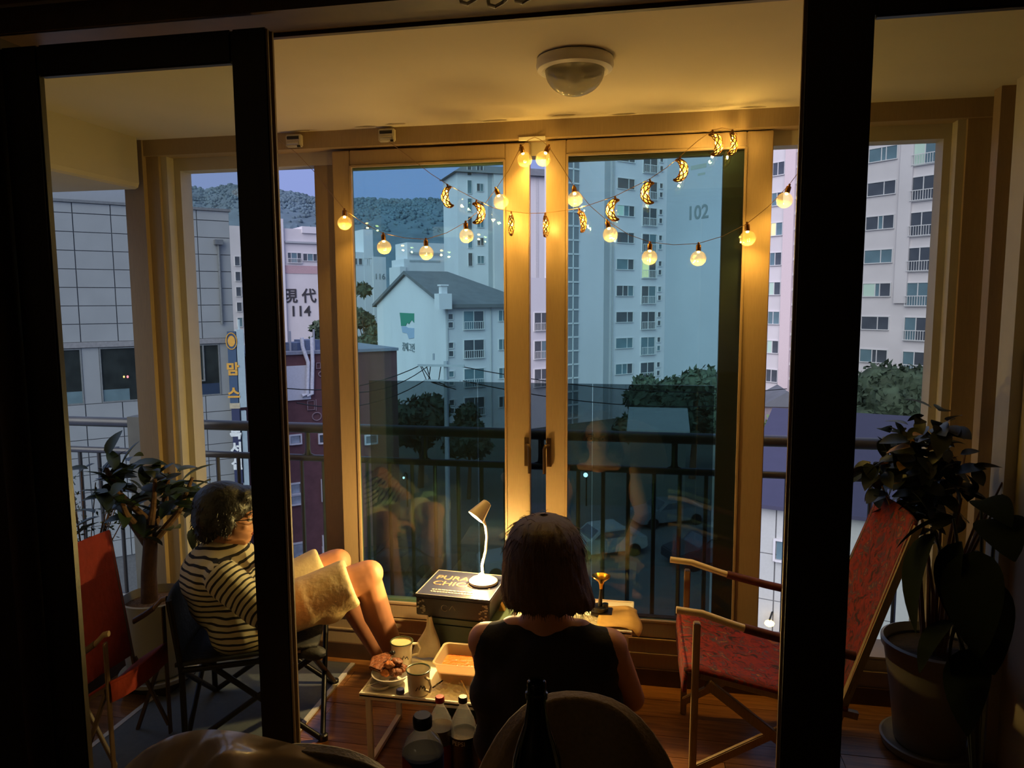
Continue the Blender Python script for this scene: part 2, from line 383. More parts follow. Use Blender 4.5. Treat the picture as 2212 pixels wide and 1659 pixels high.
# door head: casing, ledge and track
mb = MB(); mb.box((-1.50, 1.40, 2.255), (1.22, 1.44, 2.42)); struct('trim_1', mb, HEADF, label='dark casing above the sliding doors')
mb = MB(); mb.box((-1.50, 1.385, 2.232), (1.22, 1.44, 2.253)); struct('trim_2', mb, mat('pale_ledge', rgb(150, 126, 92), 0.5), label='pale ledge of the door head')
hd = MB(); hd.box((-1.475, 1.44, 2.19), (1.20, 1.62, 2.224)); hd.box((-1.475, 1.44, 2.172), (1.20, 1.452, 2.19)); hd.box((-1.475, 1.606, 2.182), (1.20, 1.62, 2.19))
struct('trim_3', hd, HEADF, label='dark track rail above the door opening')
mb = MB(); mb.box((-1.66, 1.425, 0.0), (-1.4655, 1.625, 2.19)); struct('trim_4', mb, DOORF, label='dark left jamb of the sliding doors')
mb = MB(); mb.box((-1.475, 1.44, 0.0), (1.20, 1.62, 0.022)); struct('trim_5', mb, DOORF, label='door threshold')
# left wall with its open side, beam and corner post
mb = MB(); mb.box((-2.95, 1.62, -0.01), (XL, 2.22, CEIL)); struct('wall_left', mb, WALLP, label='solid part of the balcony left wall')
pr = [(XL-0.6, 2.085), (XL-0.02, 2.085), (XL-0.006, 2.092), (XL, 2.108), (XL, CEIL), (XL-0.6, CEIL)]
mb = MB(); mb.prism([(u, v) for u, v in pr], 'y', 2.22, 2.925)
struct('wall_left', mb, WALLP, label='beam above the open left side')
mb = MB(); mb.box((-2.95, 2.22, -0.01), (XL-0.05, 2.97, 0.12)); struct('wall_left', mb, DARKTILE, label='low kerb at the open left side')
# right wall with its vertical trims
mb = MB(); mb.box((XR+0.02, 1.62, -0.01), (XR+0.2, 3.10, CEIL)); struct('wall_right', mb, WALLP, label='right balcony wall')
mb = MB(); mb.box((XR-0.015, 2.66, 0.0), (XR+0.02, 2.76, CEIL)); struct('trim_6', mb, FRAME_L, label='pale upright trim on the right wall')
mb = MB(); mb.box((XR-0.03, 2.83, 0.0), (XR+0.02, 2.885, CEIL)); struct('trim_7', mb, FRAME, label='brown upright trim on the right wall')

# ------------------------------------------------------------------ the balcony window
win = structroot('window_1', (0, 3.0, 0), 'wide sliding balcony window with brown frames')
mb = MB(); mb.box((-2.30, WALLY-0.02, 2.232), (XR+0.02, 3.16, CEIL)); part('frame_head', mb, FRAME, win)
mb = MB(); mb.box((-2.15, 3.05, 2.178), (1.10, 3.13, 2.232)); part('frame_head', mb, FRAME_L, win)
mb = MB(); mb.box((-2.30, WALLY-0.01, 0.0), (XR+0.02, 3.16, 0.07)); part('frame_foot', mb, DARKTILE, win)
mb = MB(); mb.box((-2.30, WALLY, 0.07), (XR+0.02, 3.16, 0.135)); mb.box((-2.30, WALLY-0.006, 0.131), (XR+0.02, 2.995, 0.137)); mb.box((-2.30, WALLY+0.004, 0.135), (XR+0.02, 3.16, 0.196)); mb.box((-2.30, WALLY-0.004, 0.192), (XR+0.02, 2.995, 0.199))
part('frame_sill', mb, FRAME, win)
mb = MB(); mb.box((-2.30, WALLY-0.03, 0.0), (-2.205, 3.16, CEIL-0.001)); part('corner_post', mb, FRAME, win)
mb = MB(); mb.box((-2.205, WALLY-0.005, 0.07), (-2.145, 3.16, 2.232)); part('frame_jamb', mb, FRAME, win)
mb = MB(); mb.box((-2.145, 3.0, 0.196), (-2.115, 3.049, 2.232)); mb.box((-2.115, 3.05, 0.196), (-2.085, 3.13, 2.178)); part('frame_jamb', mb, FRAME_L, win)
mb = MB(); mb.box((1.09, WALLY-0.005, 0.07), (XR+0.02, 3.16, 2.232)); part('frame_jamb', mb, FRAME, win)
mb = MB(); mb.box((1.035, 3.05, 0.196), (1.062, 3.13, 2.178)); mb.box((1.062, 3.0, 0.196), (1.09, 3.049, 2.232)); part('frame_jamb', mb, FRAME_L, win)
def sash(x0, x1, z0, z1, y0, y1, wl, wr, wt, wb_, m, gm, lip=True):
    mb = MB()
    mb.box((x0, y0, z0), (x0+wl, y1, z1)); mb.box((x1-wr, y0, z0), (x1, y1, z1))
    mb.box((x0+wl, y0, z1-wt), (x1-wr, y1, z1)); mb.box((x0+wl, y0, z0), (x1-wr, y1, z0+wb_))
    s_ = part('sash', mb, m, win, bevel=0.003)
    if lip:
        a, b, c, d = x0+wl, x1-wr, z0+wb_, z1-wt; t = 0.007
        mb = MB(); mb.box((a-0.001, y0-0.004, c), (a+t, y0+0.012, d)); mb.box((b-t, y0-0.004, c), (b+0.001, y0+0.012, d)); mb.box((a+t, y0-0.004, d-t), (b-t, y0+0.012, d+0.001)); mb.box((a+t, y0-0.004, c-0.001), (b-t, y0+0.012, c+t))
        o = part('glazing_bead', mb, FRAME, s_)
    mb = MB(); mb.box((x0+wl-0.004, (y0+y1)/2-0.003, z0+wb_-0.004), (x1-wr+0.004, (y0+y1)/2+0.003, z1-wt+0.004))
    part('pane', mb, gm, s_)
    return s_
sa = sash(-1.340, -0.500, 0.200, 2.222, 3.000, 3.040, 0.078, 0.098, 0.062, 0.065, FRAME, GLASS_IN)
sb = sash(-0.432, 0.432, 0.200, 2.226, 3.000, 3.040, 0.082, 0.096, 0.056, 0.068, FRAME, GLASS_IN)
sc_ = sash(-1.452, -0.520, 0.200, 2.215, 3.062, 3.100, 0.128, 0.080, 0.06, 0.06, FRAME, GLASS_OUT, False)
sd = sash(-0.425, 0.340, 0.200, 2.215, 3.062, 3.100, 0.070, 0.084, 0.06, 0.06, mat('outer_sash_brown', rgb(64, 38, 30), 0.6), GLASS_OUT, False)
for s_, x in ((sa, -0.512), (sb, -0.418)):
    sg = 1 if s_ is sa else -1
    mb = MB(); z = 0.97
    mb.box((x-0.009, 2.988, z-0.06), (x+0.009, 3.0, z+0.06)); mb.tube([(x, 2.990, z+0.03), (x+sg*0.012, 2.976, z+0.03), (x+sg*0.016, 2.966, z+0.015), (x+sg*0.016, 2.964, z-0.085)], [0.006, 0.0075, 0.0075, 0.006], 10)
    part('handle', mb, mat('handle_bronze', rgb(96, 78, 56), 0.3, 0.8), s_, smooth=True)
mb = MB(); mb.box((-0.535, 2.964, 2.222), (-0.43, 2.972, 2.236)); part('stopper_tape', mb, WHITEP, win)

# ------------------------------------------------------------------ the two sliding door leaves
def leaf(name, x0, x1, wl, wr, zt, label, gm=None):
    r = structroot(name, ((x0+x1)/2, 1.5, 0), label)
    y0, y1 = 1.498, 1.520; zb = 0.024; ztop = 2.166
    mb = MB(); mb.box((x0, y0, zb), (x0+wl, y1, ztop)); mb.box((x1-wr, y0, zb), (x1, y1, ztop)); mb.box((x0+wl, y0, zt), (x1-wr, y1, ztop)); mb.box((x0+wl, y0, zb), (x1-wr, y1, 0.12))
    part('leaf_frame', mb, DOORF, r, bevel=0.004)
    mb = MB(); mb.box((x0+wl-0.004, 1.503, 0.116), (x1-wr+0.004, 1.508, zt+0.004)); part('pane', mb, gm or GLASS_DOOR, r)
    return r
d1 = leaf('door_1', -1.462, -0.808, 0.096, 0.082, 2.098, 'left sliding door leaf, dark frame with one tall pane')
mb = MB(); mb.box((-0.808, 1.498, 0.03), (-0.804, 1.503, 2.16)); mb.box((-0.808, 1.512, 0.03), (-0.801, 1.518, 2.16)); part('weather_strip', mb, FRAME, d1)
d2 = leaf('door_2', 0.268, 1.32, 0.116, 0.10, 2.098, 'right sliding door leaf, dark frame with one tall pane', GLASS_DOOR_R)
mb = MB(); mb.box((0.263, 1.512, 0.03), (0.268, 1.520, 2.16)); part('weather_strip', mb, FRAME, d2)
# curtain runners on the door head
rl = thing('curtain_track', 'broken bits of a curtain track hooked on the dark door head', 'track', (-0.3, 1.38, 2.22))
for x0, zz in ((1012, 6), (1072, 12), (1130, 3)):
    p = atY(x0, zz, 1.37)
    mb = MB(); mb.tube([(p[0]-0.016, 1.376, p[2]+0.012), (p[0]-0.012, 1.365, p[2]), (p[0], 1.362, p[2]-0.005), (p[0]+0.013, 1.365, p[2]+0.002), (p[0]+0.018, 1.376, p[2]+0.012)], 0.0035, 8)
    part('hook', mb, WHITEP, rl, smooth=True)
mb = MB(); mb.box((-0.42, 1.368, 2.236), (0.05, 1.385, 2.252)); part('rail', mb, BLACKP, rl)

# ------------------------------------------------------------------ outside guard: glass panels and railing
gd = thing('glass_guard', 'low guard of three dark glass panels just outside the window', 'guard', (-0.5, 3.2, 0.2))
for k in range(3):
    a = -1.279+0.5118*k
    mb = MB(); mb.box((a+0.002, 3.19, 0.10), (a+0.5098, 3.202, 1.236)); part('guard_panel', mb, GUARD, gd)
mb = MB(); mb.box((-1.285, 3.18, 0.06), (0.265, 3.21, 0.10)); part('guard_shoe', mb, RAILM, gd)
rg = thing('balcony_railing', 'dark metal railing with two bars and upright balusters outside the window', 'railing', (-0.5, 3.3, 0))
mb = MB(); mb.tube([(-3.7, 3.32, 0.985), (1.9, 3.32, 0.985)], 0.025, 14); part('handrail', mb, RAILM, rg, smooth=True)
mb = MB(); mb.tube([(-3.7, 3.32, 0.836), (1.9, 3.32, 0.836)], 0.017, 12); part('rail', mb, RAILM, rg, smooth=True)
mb = MB(); mb.tube([(-3.7, 3.32, 0.06), (1.9, 3.32, 0.06)], 0.017, 12); part('rail', mb, RAILM, rg, smooth=True)
x = -3.62
while x < 1.85:
    mb = MB(); mb.cyl((x, 3.32, 0.07), (x, 3.32, 0.83), 0.010, n=8); part('baluster', mb, RAILM, rg, smooth=True); x += 0.1135
for x in (-3.5, -3.06, -1.655, -1.06, -0.5, 0.10, 0.66, 1.25):
    mb = MB(); mb.tube([(x-0.03, 3.32, 0.848), (x-0.012, 3.32, 0.856), (x-0.008, 3.32, 0.88), (x-0.008, 3.32, 0.97)], 0.006, 6); mb.tube([(x+0.03, 3.32, 0.848), (x+0.012, 3.32, 0.856), (x+0.008, 3.32, 0.88), (x+0.008, 3.32, 0.97)], 0.006, 6); mb.cyl((x, 3.32, 0.84), (x, 3.32, 0.975), 0.010, n=8)
    part('spacer', mb, RAILM, rg, smooth=True)
mb = MB(); mb.box((-2.62, 3.285, -0.1), (-2.53, 3.36, 1.02)); part('post', mb, mat('post_grey', rgb(120, 116, 108), 0.5, 0.3), rg)
mb = MB(); mb.box((-3.8, 3.10, -0.3), (2.0, 3.40, -0.02)); struct('trim_8', mb, mat('slab_edge', rgb(120, 118, 116), 0.9), label='concrete slab edge outside the window')
# ------------------------------------------------------------------ the town outside
GZ = -11.0
CONC = mat('white_concrete', rgb(206, 204, 212), 0.9, var=0.05, scale=0.35, stretch=(1, 1, 0.25))
CONC2 = mat('pinkish_concrete', rgb(202, 198, 204), 0.9, var=0.05, scale=0.35)
CONC3 = mat('grey_concrete', rgb(160, 164, 172), 0.9, var=0.06, scale=0.3)
ROOFG = mat('roof_slate', rgb(96, 100, 108), 0.85, var=0.12, scale=1.0)
BRICKR = mat('brown_brick', rgb(98, 66, 70), 0.9, var=0.14, scale=2.5)
NAVYR = mat('navy_roof_sheet', rgb(58, 58, 84), 0.6, var=0.06, scale=2)
TILEG = mat('grey_stone_tile', rgb(150, 154, 158), 0.75, var=0.05, scale=1.2)
JOINT = mat('tile_joint', rgb(104, 106, 110), 0.9)
WINF = mat('white_window_frame', rgb(205, 205, 210), 0.5, var=0.02)
PANED = mat('dark_window_pane', rgb(74, 80, 90), 0.12, var=0.25, scale=0.5, spec=0.6)
PANEB = mat('bluish_window_pane', rgb(96, 122, 134), 0.12, var=0.2, scale=0.5, spec=0.6)
PANEL_ = emis('lit_window', rgb(166, 190, 182), 0.25)
PANEY = emis('lit_window_warm', rgb(226, 220, 160), 0.55)
INK = mat('sign_ink', rgb(58, 56, 62), 0.8)
INKB = mat('faded_sign_ink', rgb(110, 122, 130), 0.8)
ROADM = mat('asphalt', rgb(80, 84, 86), 0.9, var=0.15, scale=0.8)
GROUNDM = mat('ground', rgb(70, 80, 74), 0.95, var=0.2, scale=0.2)
FOL1 = mat('tree_leaves_dark', rgb(60, 76, 60), 0.8, var=0.35, scale=1.5)
FOL2 = mat('tree_leaves_green', rgb(104, 124, 80), 0.8, var=0.35, scale=1.5)
FOLM = mat('hazy_mountain_forest', rgb(82, 102, 116), 0.95, var=0.22, scale=0.06, bump=0.0)  # paled and blued: the distance haze is put into the forest colour

class Fac:
    """a vertical facade: origin P0, heading in degrees from +X; u along it, z up, o outwards (towards the balcony)"""
    def __init__(s, P0, deg):
        s.P = np.array(P0, float)[:2]; a = math.radians(deg); s.d = np.array([math.cos(a), math.sin(a)])
        n = np.array([s.d[1], -s.d[0]]); s.n = n if n@(CAM[:2]-s.P) > 0 else -n
    def uz(s, x, y):
        r = ray(x, y); t = ((s.P-CAM[:2])@s.n)/(r[:2]@s.n); p = CAM+r*t
        return (p[:2]-s.P)@s.d, p[2]
    def pt(s, u, z, o=0.0): q = s.P+s.d*u+s.n*o; return (q[0], q[1], z)
    def box(s, mb, u0, u1, z0, z1, o0, o1):
        P = [s.pt(u, z, o) for z in (z0, z1) for o in (o0, o1) for u in (u0, u1)]
        return mb.add(P, [(0,2,3,1), (4,5,7,6), (0,1,5,4), (2,6,7,3), (0,4,6,2), (1,3,7,5)])
    def mat4(s, u, z, o=0.0):
        p = s.pt(u, z, o); x = Vector((s.d[0], s.d[1], 0)); nn = Vector((s.n[0], s.n[1], 0))
        if x.cross(Vector((0, 0, 1))).dot(nn) < 0: x = -x
        return Matrix((( x.x, 0, nn.x, p[0]), (x.y, 0, nn.y, p[1]), (0, 1, 0, p[2]), (0, 0, 0, 1)))
_wc = {}
def window_mesh(w, h, div, rail):
    k = (round(w, 2), round(h, 2), div, rail)
    if k not in _wc:
        t = 0.07; f = MB()
        f.box((-w/2-t, -h/2-t, 0), (-w/2, h/2+t, 0.10)); f.box((w/2, -h/2-t, 0), (w/2+t, h/2+t, 0.10)); f.box((-w/2, h/2, 0), (w/2, h/2+t, 0.10)); f.box((-w/2, -h/2-t, 0), (w/2, -h/2, 0.14))
        for q in div: f.box((w*(q-0.5)-0.035, -h/2, 0.0), (w*(q-0.5)+0.035, h/2, 0.09))
        fm = f.mesh('window', WINF); panes = []
        qs = [0]+list(div)+[1]
        for a, b in zip(qs[:-1], qs[1:]):
            p = MB(); p.box((w*(a-0.5)+0.03, -h/2+0.01, 0.01), (w*(b-0.5)-0.03, h/2-0.01, 0.05)); panes.append(p.mesh('pane', PANED))
        rm = None
        if rail:
            r = MB(); hh = h*0.42
            r.box((-w/2-0.05, -h/2+hh, 0.26), (w/2+0.05, -h/2+hh+0.06, 0.30)); r.box((-w/2-0.05, -h/2, 0.26), (w/2+0.05, -h/2+0.06, 0.30))
            nb = 9
            for i in range(nb+1): xx = -w/2+w*i/nb; r.box((xx-0.018, -h/2, 0.26), (xx+0.018, -h/2+hh, 0.29))
            rm = r.mesh('rail', WINF)
        _wc[k] = (fm, panes, rm)
    return _wc[k]
def put_window(parent, fac, u, z, w, h, div=(0.5,), rail=False, lit=None, o=0.0):
    fm, panes, rm = window_mesh(w, h, div, rail)
    ob = link('window', fm, parent); loc, q, sc = fac.mat4(u, z, o).decompose(); ob.location = loc; ob.rotation_euler = q.to_euler()
    for i, p in enumerate(panes):
        po = link('pane', p, ob)
        mt = None
        if lit and lit[0] == i: mt = lit[1]
        elif random.random() < 0.3: mt = PANEB
        if mt: po.material_slots[0].link = 'OBJECT'; po.material_slots[0].material = mt
    if rm: link('rail', rm, ob)
    return ob
def box_on(fac, name, parent, m, *a):
    mb = MB(); fac.box(mb, *a); return part(name, mb, m, parent)

# ground and hill
mb = MB(); mb.add([(-400, 6, GZ), (400, 6, GZ), (400, 700, GZ), (-400, 700, GZ)], [(0, 1, 2, 3)]); struct('ground', mb, GROUNDM, label='street level ground between the buildings')
mb = MB(); mb.add([(-40, 24, GZ+0.03), (30, 26, GZ+0.03), (30, 46, GZ+0.03), (-40, 44, GZ+0.03)], [(0, 1, 2, 3)]); struct('road', mb, ROADM, label='asphalt street below the balcony')
ridge = [(-200, 430), (100, 415), (240, 400), (300, 385), (390, 394), (440, 410), (500, 398), (560, 408), (610, 412), (650, 420), (690, 429), (760, 428), (850, 432), (930, 430), (1010, 440), (1100, 470), (1300, 500), (1700, 520), (2400, 540)]
NX, NV = 260, 14; P = []
xs = np.linspace(-200, 2400, NX)
for j in range(NV):
    t = j/(NV-1)
    for i, x in enumerate(xs):
        y = np.interp(x, [a for a, b in ridge], [b for a, b in ridge]); top = atD(x, y, 620.0)
        bt = atD(x, y, 330.0); bt[2] = GZ
        p = bt*(1-t)+top*t; p[2] = GZ+(top[2]-GZ)*t**0.8
        if j > 0: p[2] += rng.normal()*0.8*(0.5 if j == NV-1 else 1.0); 
        P.append(p)
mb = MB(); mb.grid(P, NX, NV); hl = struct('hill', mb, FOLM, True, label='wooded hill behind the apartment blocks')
# crowns along the ridge, one mass
mb = MB()
for k in range(2600):
    x = rng.uniform(200, 1150); y = np.interp(x, [a for a, b in ridge], [b for a, b in ridge]); top = atD(x, y, 620.0); bt = atD(x, y, 330.0); bt[2] = GZ
    t = 1-abs(rng.normal())*0.22
    if t < 0.5: continue
    p = bt*(1-t)+top*t; p[2] = GZ+(top[2]-GZ)*t**0.8
    r = rng.uniform(1.0, 2.3); mb.ell((p[0], p[1], p[2]), (r, r, r*0.9), None, 6, 4)
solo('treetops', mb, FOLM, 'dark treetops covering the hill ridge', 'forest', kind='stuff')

def building(name, label, loc): return thing(name, label, 'building', loc)

# --- tower behind the right sash: two wings meeting in an inner corner
cA = atD(1437, 655, 83.0)
fA = Fac(cA, 45.0); fB = Fac(cA, -45.0)
bA = building('apartment_building', 'white apartment wing with a stair strip, left of the blank wall marked 102', (cA[0]-6, cA[1]-6, GZ))
uL = fA.uz(1146, 655)[0]
mb = MB(); fA.box(mb, uL, fA.uz(1192, 655)[0], GZ, fA.uz(1160, 600)[1], -1.2, 0.0); fA.box(mb, fA.uz(1192, 655)[0], -10.0, GZ, 34, -1.2, 0.0); fA.box(mb, -10.0, 0.0, GZ, 34, -9, 0.0); part('wall', mb, CONC, bA)
FH = 2.8
zr = fA.uz(1350, 320+833/3.3175)[1]        # centre of one row of windows
rowsz = [zr+FH*k for k in range(-4, 8)]
a0, a1 = fA.uz(1331, 620)[0], fA.uz(1367, 620)[0]; b0, b1 = fA.uz(1385.5, 620)[0], fA.uz(1415, 620)[0]; c0, c1 = fA.uz(1421, 620)[0], fA.uz(1427, 620)[0]
l0, l1 = fA.uz(1154, 720)[0], fA.uz(1182, 720)[0]
for k, z in enumerate(rowsz):
    put_window(bA, fA, (a0+a1)/2, z, a1-a0, 1.05, (0.38, 0.68) if k % 3 == 0 else (0.66,), lit=(0, PANEL_) if k == 6 else None)
    put_window(bA, fA, (b0+b1)/2, z-0.45, b1-b0, 1.9, (0.5,), True, lit=(0, PANEY) if k == 4 else None)
    put_window(bA, fA, (c0+c1)/2, z+0.2, c1-c0, 0.5, ()); put_window(bA, fA, (c0+c1)/2, z-0.75, c1-c0, 0.5, ())
    if z < fA.uz(1168, 675)[1]: put_window(bA, fA, (l0+l1)/2, z-0.3, l1-l0, 1.75, (0.52,), True)
s0, s1 = fA.uz(1227, 620)[0], fA.uz(1249, 620)[0]
box_on(fA, 'stair_strip', bA, mat('stair_glazing_grey', rgb(122, 128, 138), 0.3, spec=0.5), s0, s1, GZ, 34, 0.0, 0.06)
for z in np.arange(GZ+0.5, 34, 1.4): box_on(fA, 'transom', bA, WINF, s0-0.05, s1+0.05, z, z+0.16, 0.06, 0.12)
box_on(fA, 'mullion', bA, WINF, (s0*0.55+s1*0.45)-0.06, (s0*0.55+s1*0.45)+0.06, GZ, 34, 0.06, 0.12)
r0, r1 = fA.uz(1304, 620)[0], fA.uz(1316, 620)[0]
box_on(fA, 'recess_shade_band', bA, CONC3, r0, r1, GZ, 34, 0.0, 0.03)  # flat strip on the wall, the shade of the recess put into its colour
for q in (1318.5, 1323): 
    u = fA.uz(q, 620)[0]; mb = MB(); a = fA.pt(u, GZ, 0.12); mb.cyl(a, (a[0], a[1], 34), 0.06, n=6); part('drain_pipe', mb, CONC3, bA)
# building with 102
bB = building('apartment_building', 'tall pale tower with a blank end wall marked 102', (cA[0]+10, cA[1]-10, GZ))
uE = fB.uz(2240, 600)[0]
uBl = fB.uz(1640, 600)[0]
mb = MB(); fB.box(mb, -0.02, uE, GZ, 36, -10, 0.0); part('wall', mb, CONC2, bB)
box_on(fB, 'blank_wall', bB, mat('blue_grey_concrete', rgb(158, 166, 180), 0.9, var=0.04, scale=0.2), 0.0, uBl-0.4, GZ, 36, 0.0, 0.05)
u, z = fB.uz(1508, 460); puttext('wall_number', '102', 2.0, 0.03, INKB, bB, fB.mat4(u, z, 0.06), 0.03)
for (x0, y0, x1, y1) in ((1493, 352, 1527, 368), (1508, 372, 1524, 380)):
    u0, z0 = fB.uz(x0, y1); u1, z1 = fB.uz(x1, y0); box_on(fB, 'painted_mark', bB, mat('faded_green', rgb(142, 152, 150), 0.9), u0, u1, z0, z1, 0.05, 0.065)
w0, w1 = fB.uz(1663, 600)[0], fB.uz(1687, 600)[0]
zB = fB.uz(1675, 250+790/2.553)[1]
p0, p1 = fB.uz(1691, 600)[0], fB.uz(1713, 600)[0]
box_on(fB, 'pilaster', bB, mat('pink_concrete', rgb(206, 190, 196), 0.9, var=0.03), p0, p1, GZ, 36, 0.0, 0.25)
t0, t1 = fB.uz(1714.5, 600)[0], fB.uz(1741, 600)[0]
box_on(fB, 'stair_strip', bB, mat('stair_glazing_violet', rgb(104, 100, 112), 0.3, spec=0.5), t0, t1, GZ, 36, 0.0, 0.06)
for z in np.arange(GZ+0.9, 36, 1.4): box_on(fB, 'transom', bB, WINF, t0-0.05, t1+0.05, z, z+0.26, 0.06, 0.12)
e0, e1 = fB.uz(1872, 481)[0], fB.uz(1931, 481)[0]; g0, g1 = fB.uz(1967, 475)[0], fB.uz(2017, 475)[0]
zE = fB.uz(1900, 481)[1]; zG = fB.uz(1992, 484)[1]
b0_, b1_ = fB.uz(1935, 600)[0], fB.uz(1962, 600)[0]
box_on(fB, 'pilaster', bB, CONC2, b0_, b1_, fB.uz(1950, 655)[1], 36, 0.0, 0.22)
h0 = fB.uz(2120, 480)[0]
for k in range(-5, 6):
    put_window(bB, fB, (w0+w1)/2, zB+FH*k, w1-w0, 1.15, (0.45,), lit=((0, PANEL_) if k in (-1, -3) else (0, PANEY) if k == 1 else None))
    put_window(bB, fB, (e0+e1)/2, zE+FH*k, e1-e0, 1.05, (0.60,) if k % 2 else (0.45, 0.62), lit=(0, PANEL_) if k == -2 else None)
    put_window(bB, fB, (g0+g1)/2, zG+FH*k, g1-g0, 1.85, (0.5,), True, lit=(0, PANEL_) if k == 2 else None)
    put_window(bB, fB, h0, zE+FH*k, 2.6, 1.05, (0.5,))
# --- tower with a hipped cap, behind the left sash
cC = atD(1042, 655, 118.0); fC = Fac(cC, 30.0)
bC = building('apartment_building', 'hazy apartment tower with a small overhanging roof behind the gabled house', (cC[0], cC[1], GZ))
uc0, uc1 = fC.uz(989, 500)[0], fC.uz(1225, 500)[0]; zc = fC.uz(989, 372)[1]
mb = MB(); fC.box(mb, uc0, uc1, GZ, zc, -9, 0.0); part('wall', mb, CONC, bC)
mb = MB(); zt = fC.uz(1010, 352)[1]
P = [fC.pt(uc0-0.7, zc, 0.8), fC.pt(uc1, zc, 0.8), fC.pt(uc1, zc, -9), fC.pt(uc0-0.7, zc, -9), fC.pt(uc0+1.6, zt, -1.5), fC.pt(uc1, zt, -1.5), fC.pt(uc1, zt, -7), fC.pt(uc0+1.6, zt, -7)]
mb.add(P, [(0,1,2,3), (4,5,6,7), (0,1,5,4), (1,2,6,5), (2,3,7,6), (3,0,4,7)]); part('roof', mb, ROOFG, bC)
for k in range(6):
    zz = fC.uz(1037, 366+39*k)[1]
    for x0, x1, hh, dv in ((1030.5, 1044, 1.15, (0.5,)), (1010.5, 1019, 2.0, ())):
        u0, u1 = fC.uz(x0, 450)[0], fC.uz(x1, 450)[0]; put_window(bC, fC, (u0+u1)/2, zz, u1-u0, hh, dv)
u0, u1 = fC.uz(1157, 450)[0], fC.uz(1163, 450)[0]; box_on(fC, 'recess_shade_band', bC, mat('pale_recess_shade', rgb(188, 186, 194), 0.9), u0, u1, GZ, zc, 0.0, 0.06)  # flat strip too, with the recess's faint shade in its colour
u0, u1 = fC.uz(1054, 450)[0], fC.uz(1063, 450)[0]; box_on(fC, 'stair_strip', bC, CONC3, u0, u1, GZ, zc, 0.0, 0.06)
box_on(fC, 'pilaster', bC, CONC2, fC.uz(1065, 450)[0], fC.uz(1100, 450)[0], GZ, zc, 0.0, 0.5)
# --- white gabled block with a slate roof
cH = atD(962, 655, 70.0); fS = Fac(cH, 40.0); fG = Fac(cH, 130.0)
bH = building('gabled_apartment', 'white four storey block with a slate gable roof and a green picture', (cH[0], cH[1], GZ))
ug = fG.uz(814, 660)[0]; us = fS.uz(1143, 660)[0]; ze = fS.uz(962, 660)[1]; zp = fG.uz(882, 592)[1]
P = [fG.pt(0, GZ), fG.pt(ug, GZ), fG.pt(ug, ze), fG.pt(ug*0.5, zp), fG.pt(0, ze)]
D = [(p[0]+fS.d[0]*us, p[1]+fS.d[1]*us, p[2]) for p in P]; D[3] = (D[3][0]-fS.d[0]*4.5, D[3][1]-fS.d[1]*4.5, D[3][2])
mb = MB(); mb.add(P+D, [(0,1,2,3,4), (5,6,7,8,9), (0,1,6,5), (1,2,7,6), (0,4,9,5)]); part('wall', mb, CONC, bH)
def off(p, o, s=0.0, z=0.0): return (p[0]+fS.n[0]*o+fS.d[0]*s, p[1]+fS.n[1]*o+fS.d[1]*s, p[2]+z)
mb = MB(); th = 0.35
for A, B, sg in ((P[4], P[3], 1), (P[2], P[3], -1)):
    e_ = (B[0]-A[0], B[1]-A[1], B[2]-A[2]); L = math.sqrt(sum(q*q for q in e_)); A2 = tuple(A[i]-e_[i]/L*0.7 for i in range(3))
    q0 = off(A2, 0, -0.35); q1 = off(B, 0, -0.35); q2 = off(B, 0, us-4.5); q3 = off(A2, 0, us+0.5)
    mb.add([q0, q1, q2, q3]+[(q[0], q[1], q[2]+th) for q in (q0, q1, q2, q3)], [(0,1,2,3), (4,5,6,7), (0,1,5,4), (1,2,6,5), (2,3,7,6), (3,0,4,7)])
q2 = off(P[3], 0, us-4.5, th); qa = off(P[4], 0.5, us+0.5, 0.1); qb = off(P[2], -0.5, us+0.5, 0.1); mb.add([q2, qa, qb], [(0, 1, 2)])
part('roof', mb, ROOFG, bH)
u0, z0 = fS.uz(941, 646); u1, z1 = fS.uz(968, 622)
mb = MB(); px = atD(955, 640, 69.0)
mb.box((px[0]-0.65, px[1]-0.2, px[2]-1.2), (px[0]+0.65, px[1]+0.9, px[2]+0.25), 0.7); mb.box((px[0]-0.3, px[1]+0.05, px[2]+0.25), (px[0]+0.3, px[1]+0.65, px[2]+1.0), 0.7); mb.box((px[0]-0.4, px[1]-0.05, px[2]+0.95), (px[0]+0.4, px[1]+0.75, px[2]+1.1), 0.7)
part('chimney', mb, CONC, bH)
for yy, z_ in ((692, 0), (754, 1), (816, 2), (878, 3)):
    for x0, x1, h, dv, rl_ in ((1001.5, 1044, 1.75, (0.5,), True), (1077, 1094, 1.0, (0.5,), False)):
        u0, u1 = fS.uz(x0, 700)[0], fS.uz(x1, 700)[0]; zz = fS.uz((x0+x1)/2, yy)[1]
        if x0 > 1070: zz = fS.uz(1085, yy-10)[1]
        put_window(bH, fS, (u0+u1)/2, zz, u1-u0, h, dv, rl_)
    u0, u1 = fS.uz(967, 700)[0], fS.uz(979, 700)[0]
    for dy in (-8, 10):
        put_window(bH, fS, (u0+u1)/2, fS.uz(973, yy+dy)[1], (u1-u0)*0.8, 0.5, ())
    u0, u1 = fS.uz(1118, 700)[0], fS.uz(1136, 700)[0]; put_window(bH, fS, (u0+u1)/2, fS.uz(1127, yy)[1], u1-u0, 1.4, (0.5,))
for q in (966, 1060):
    uu = fS.uz(q, 700)[0]; a = fS.pt(uu, GZ, 0.1); mb = MB(); mb.cyl(a, (a[0], a[1], ze), 0.05, n=6); part('drain_pipe', mb, CONC3, bH)
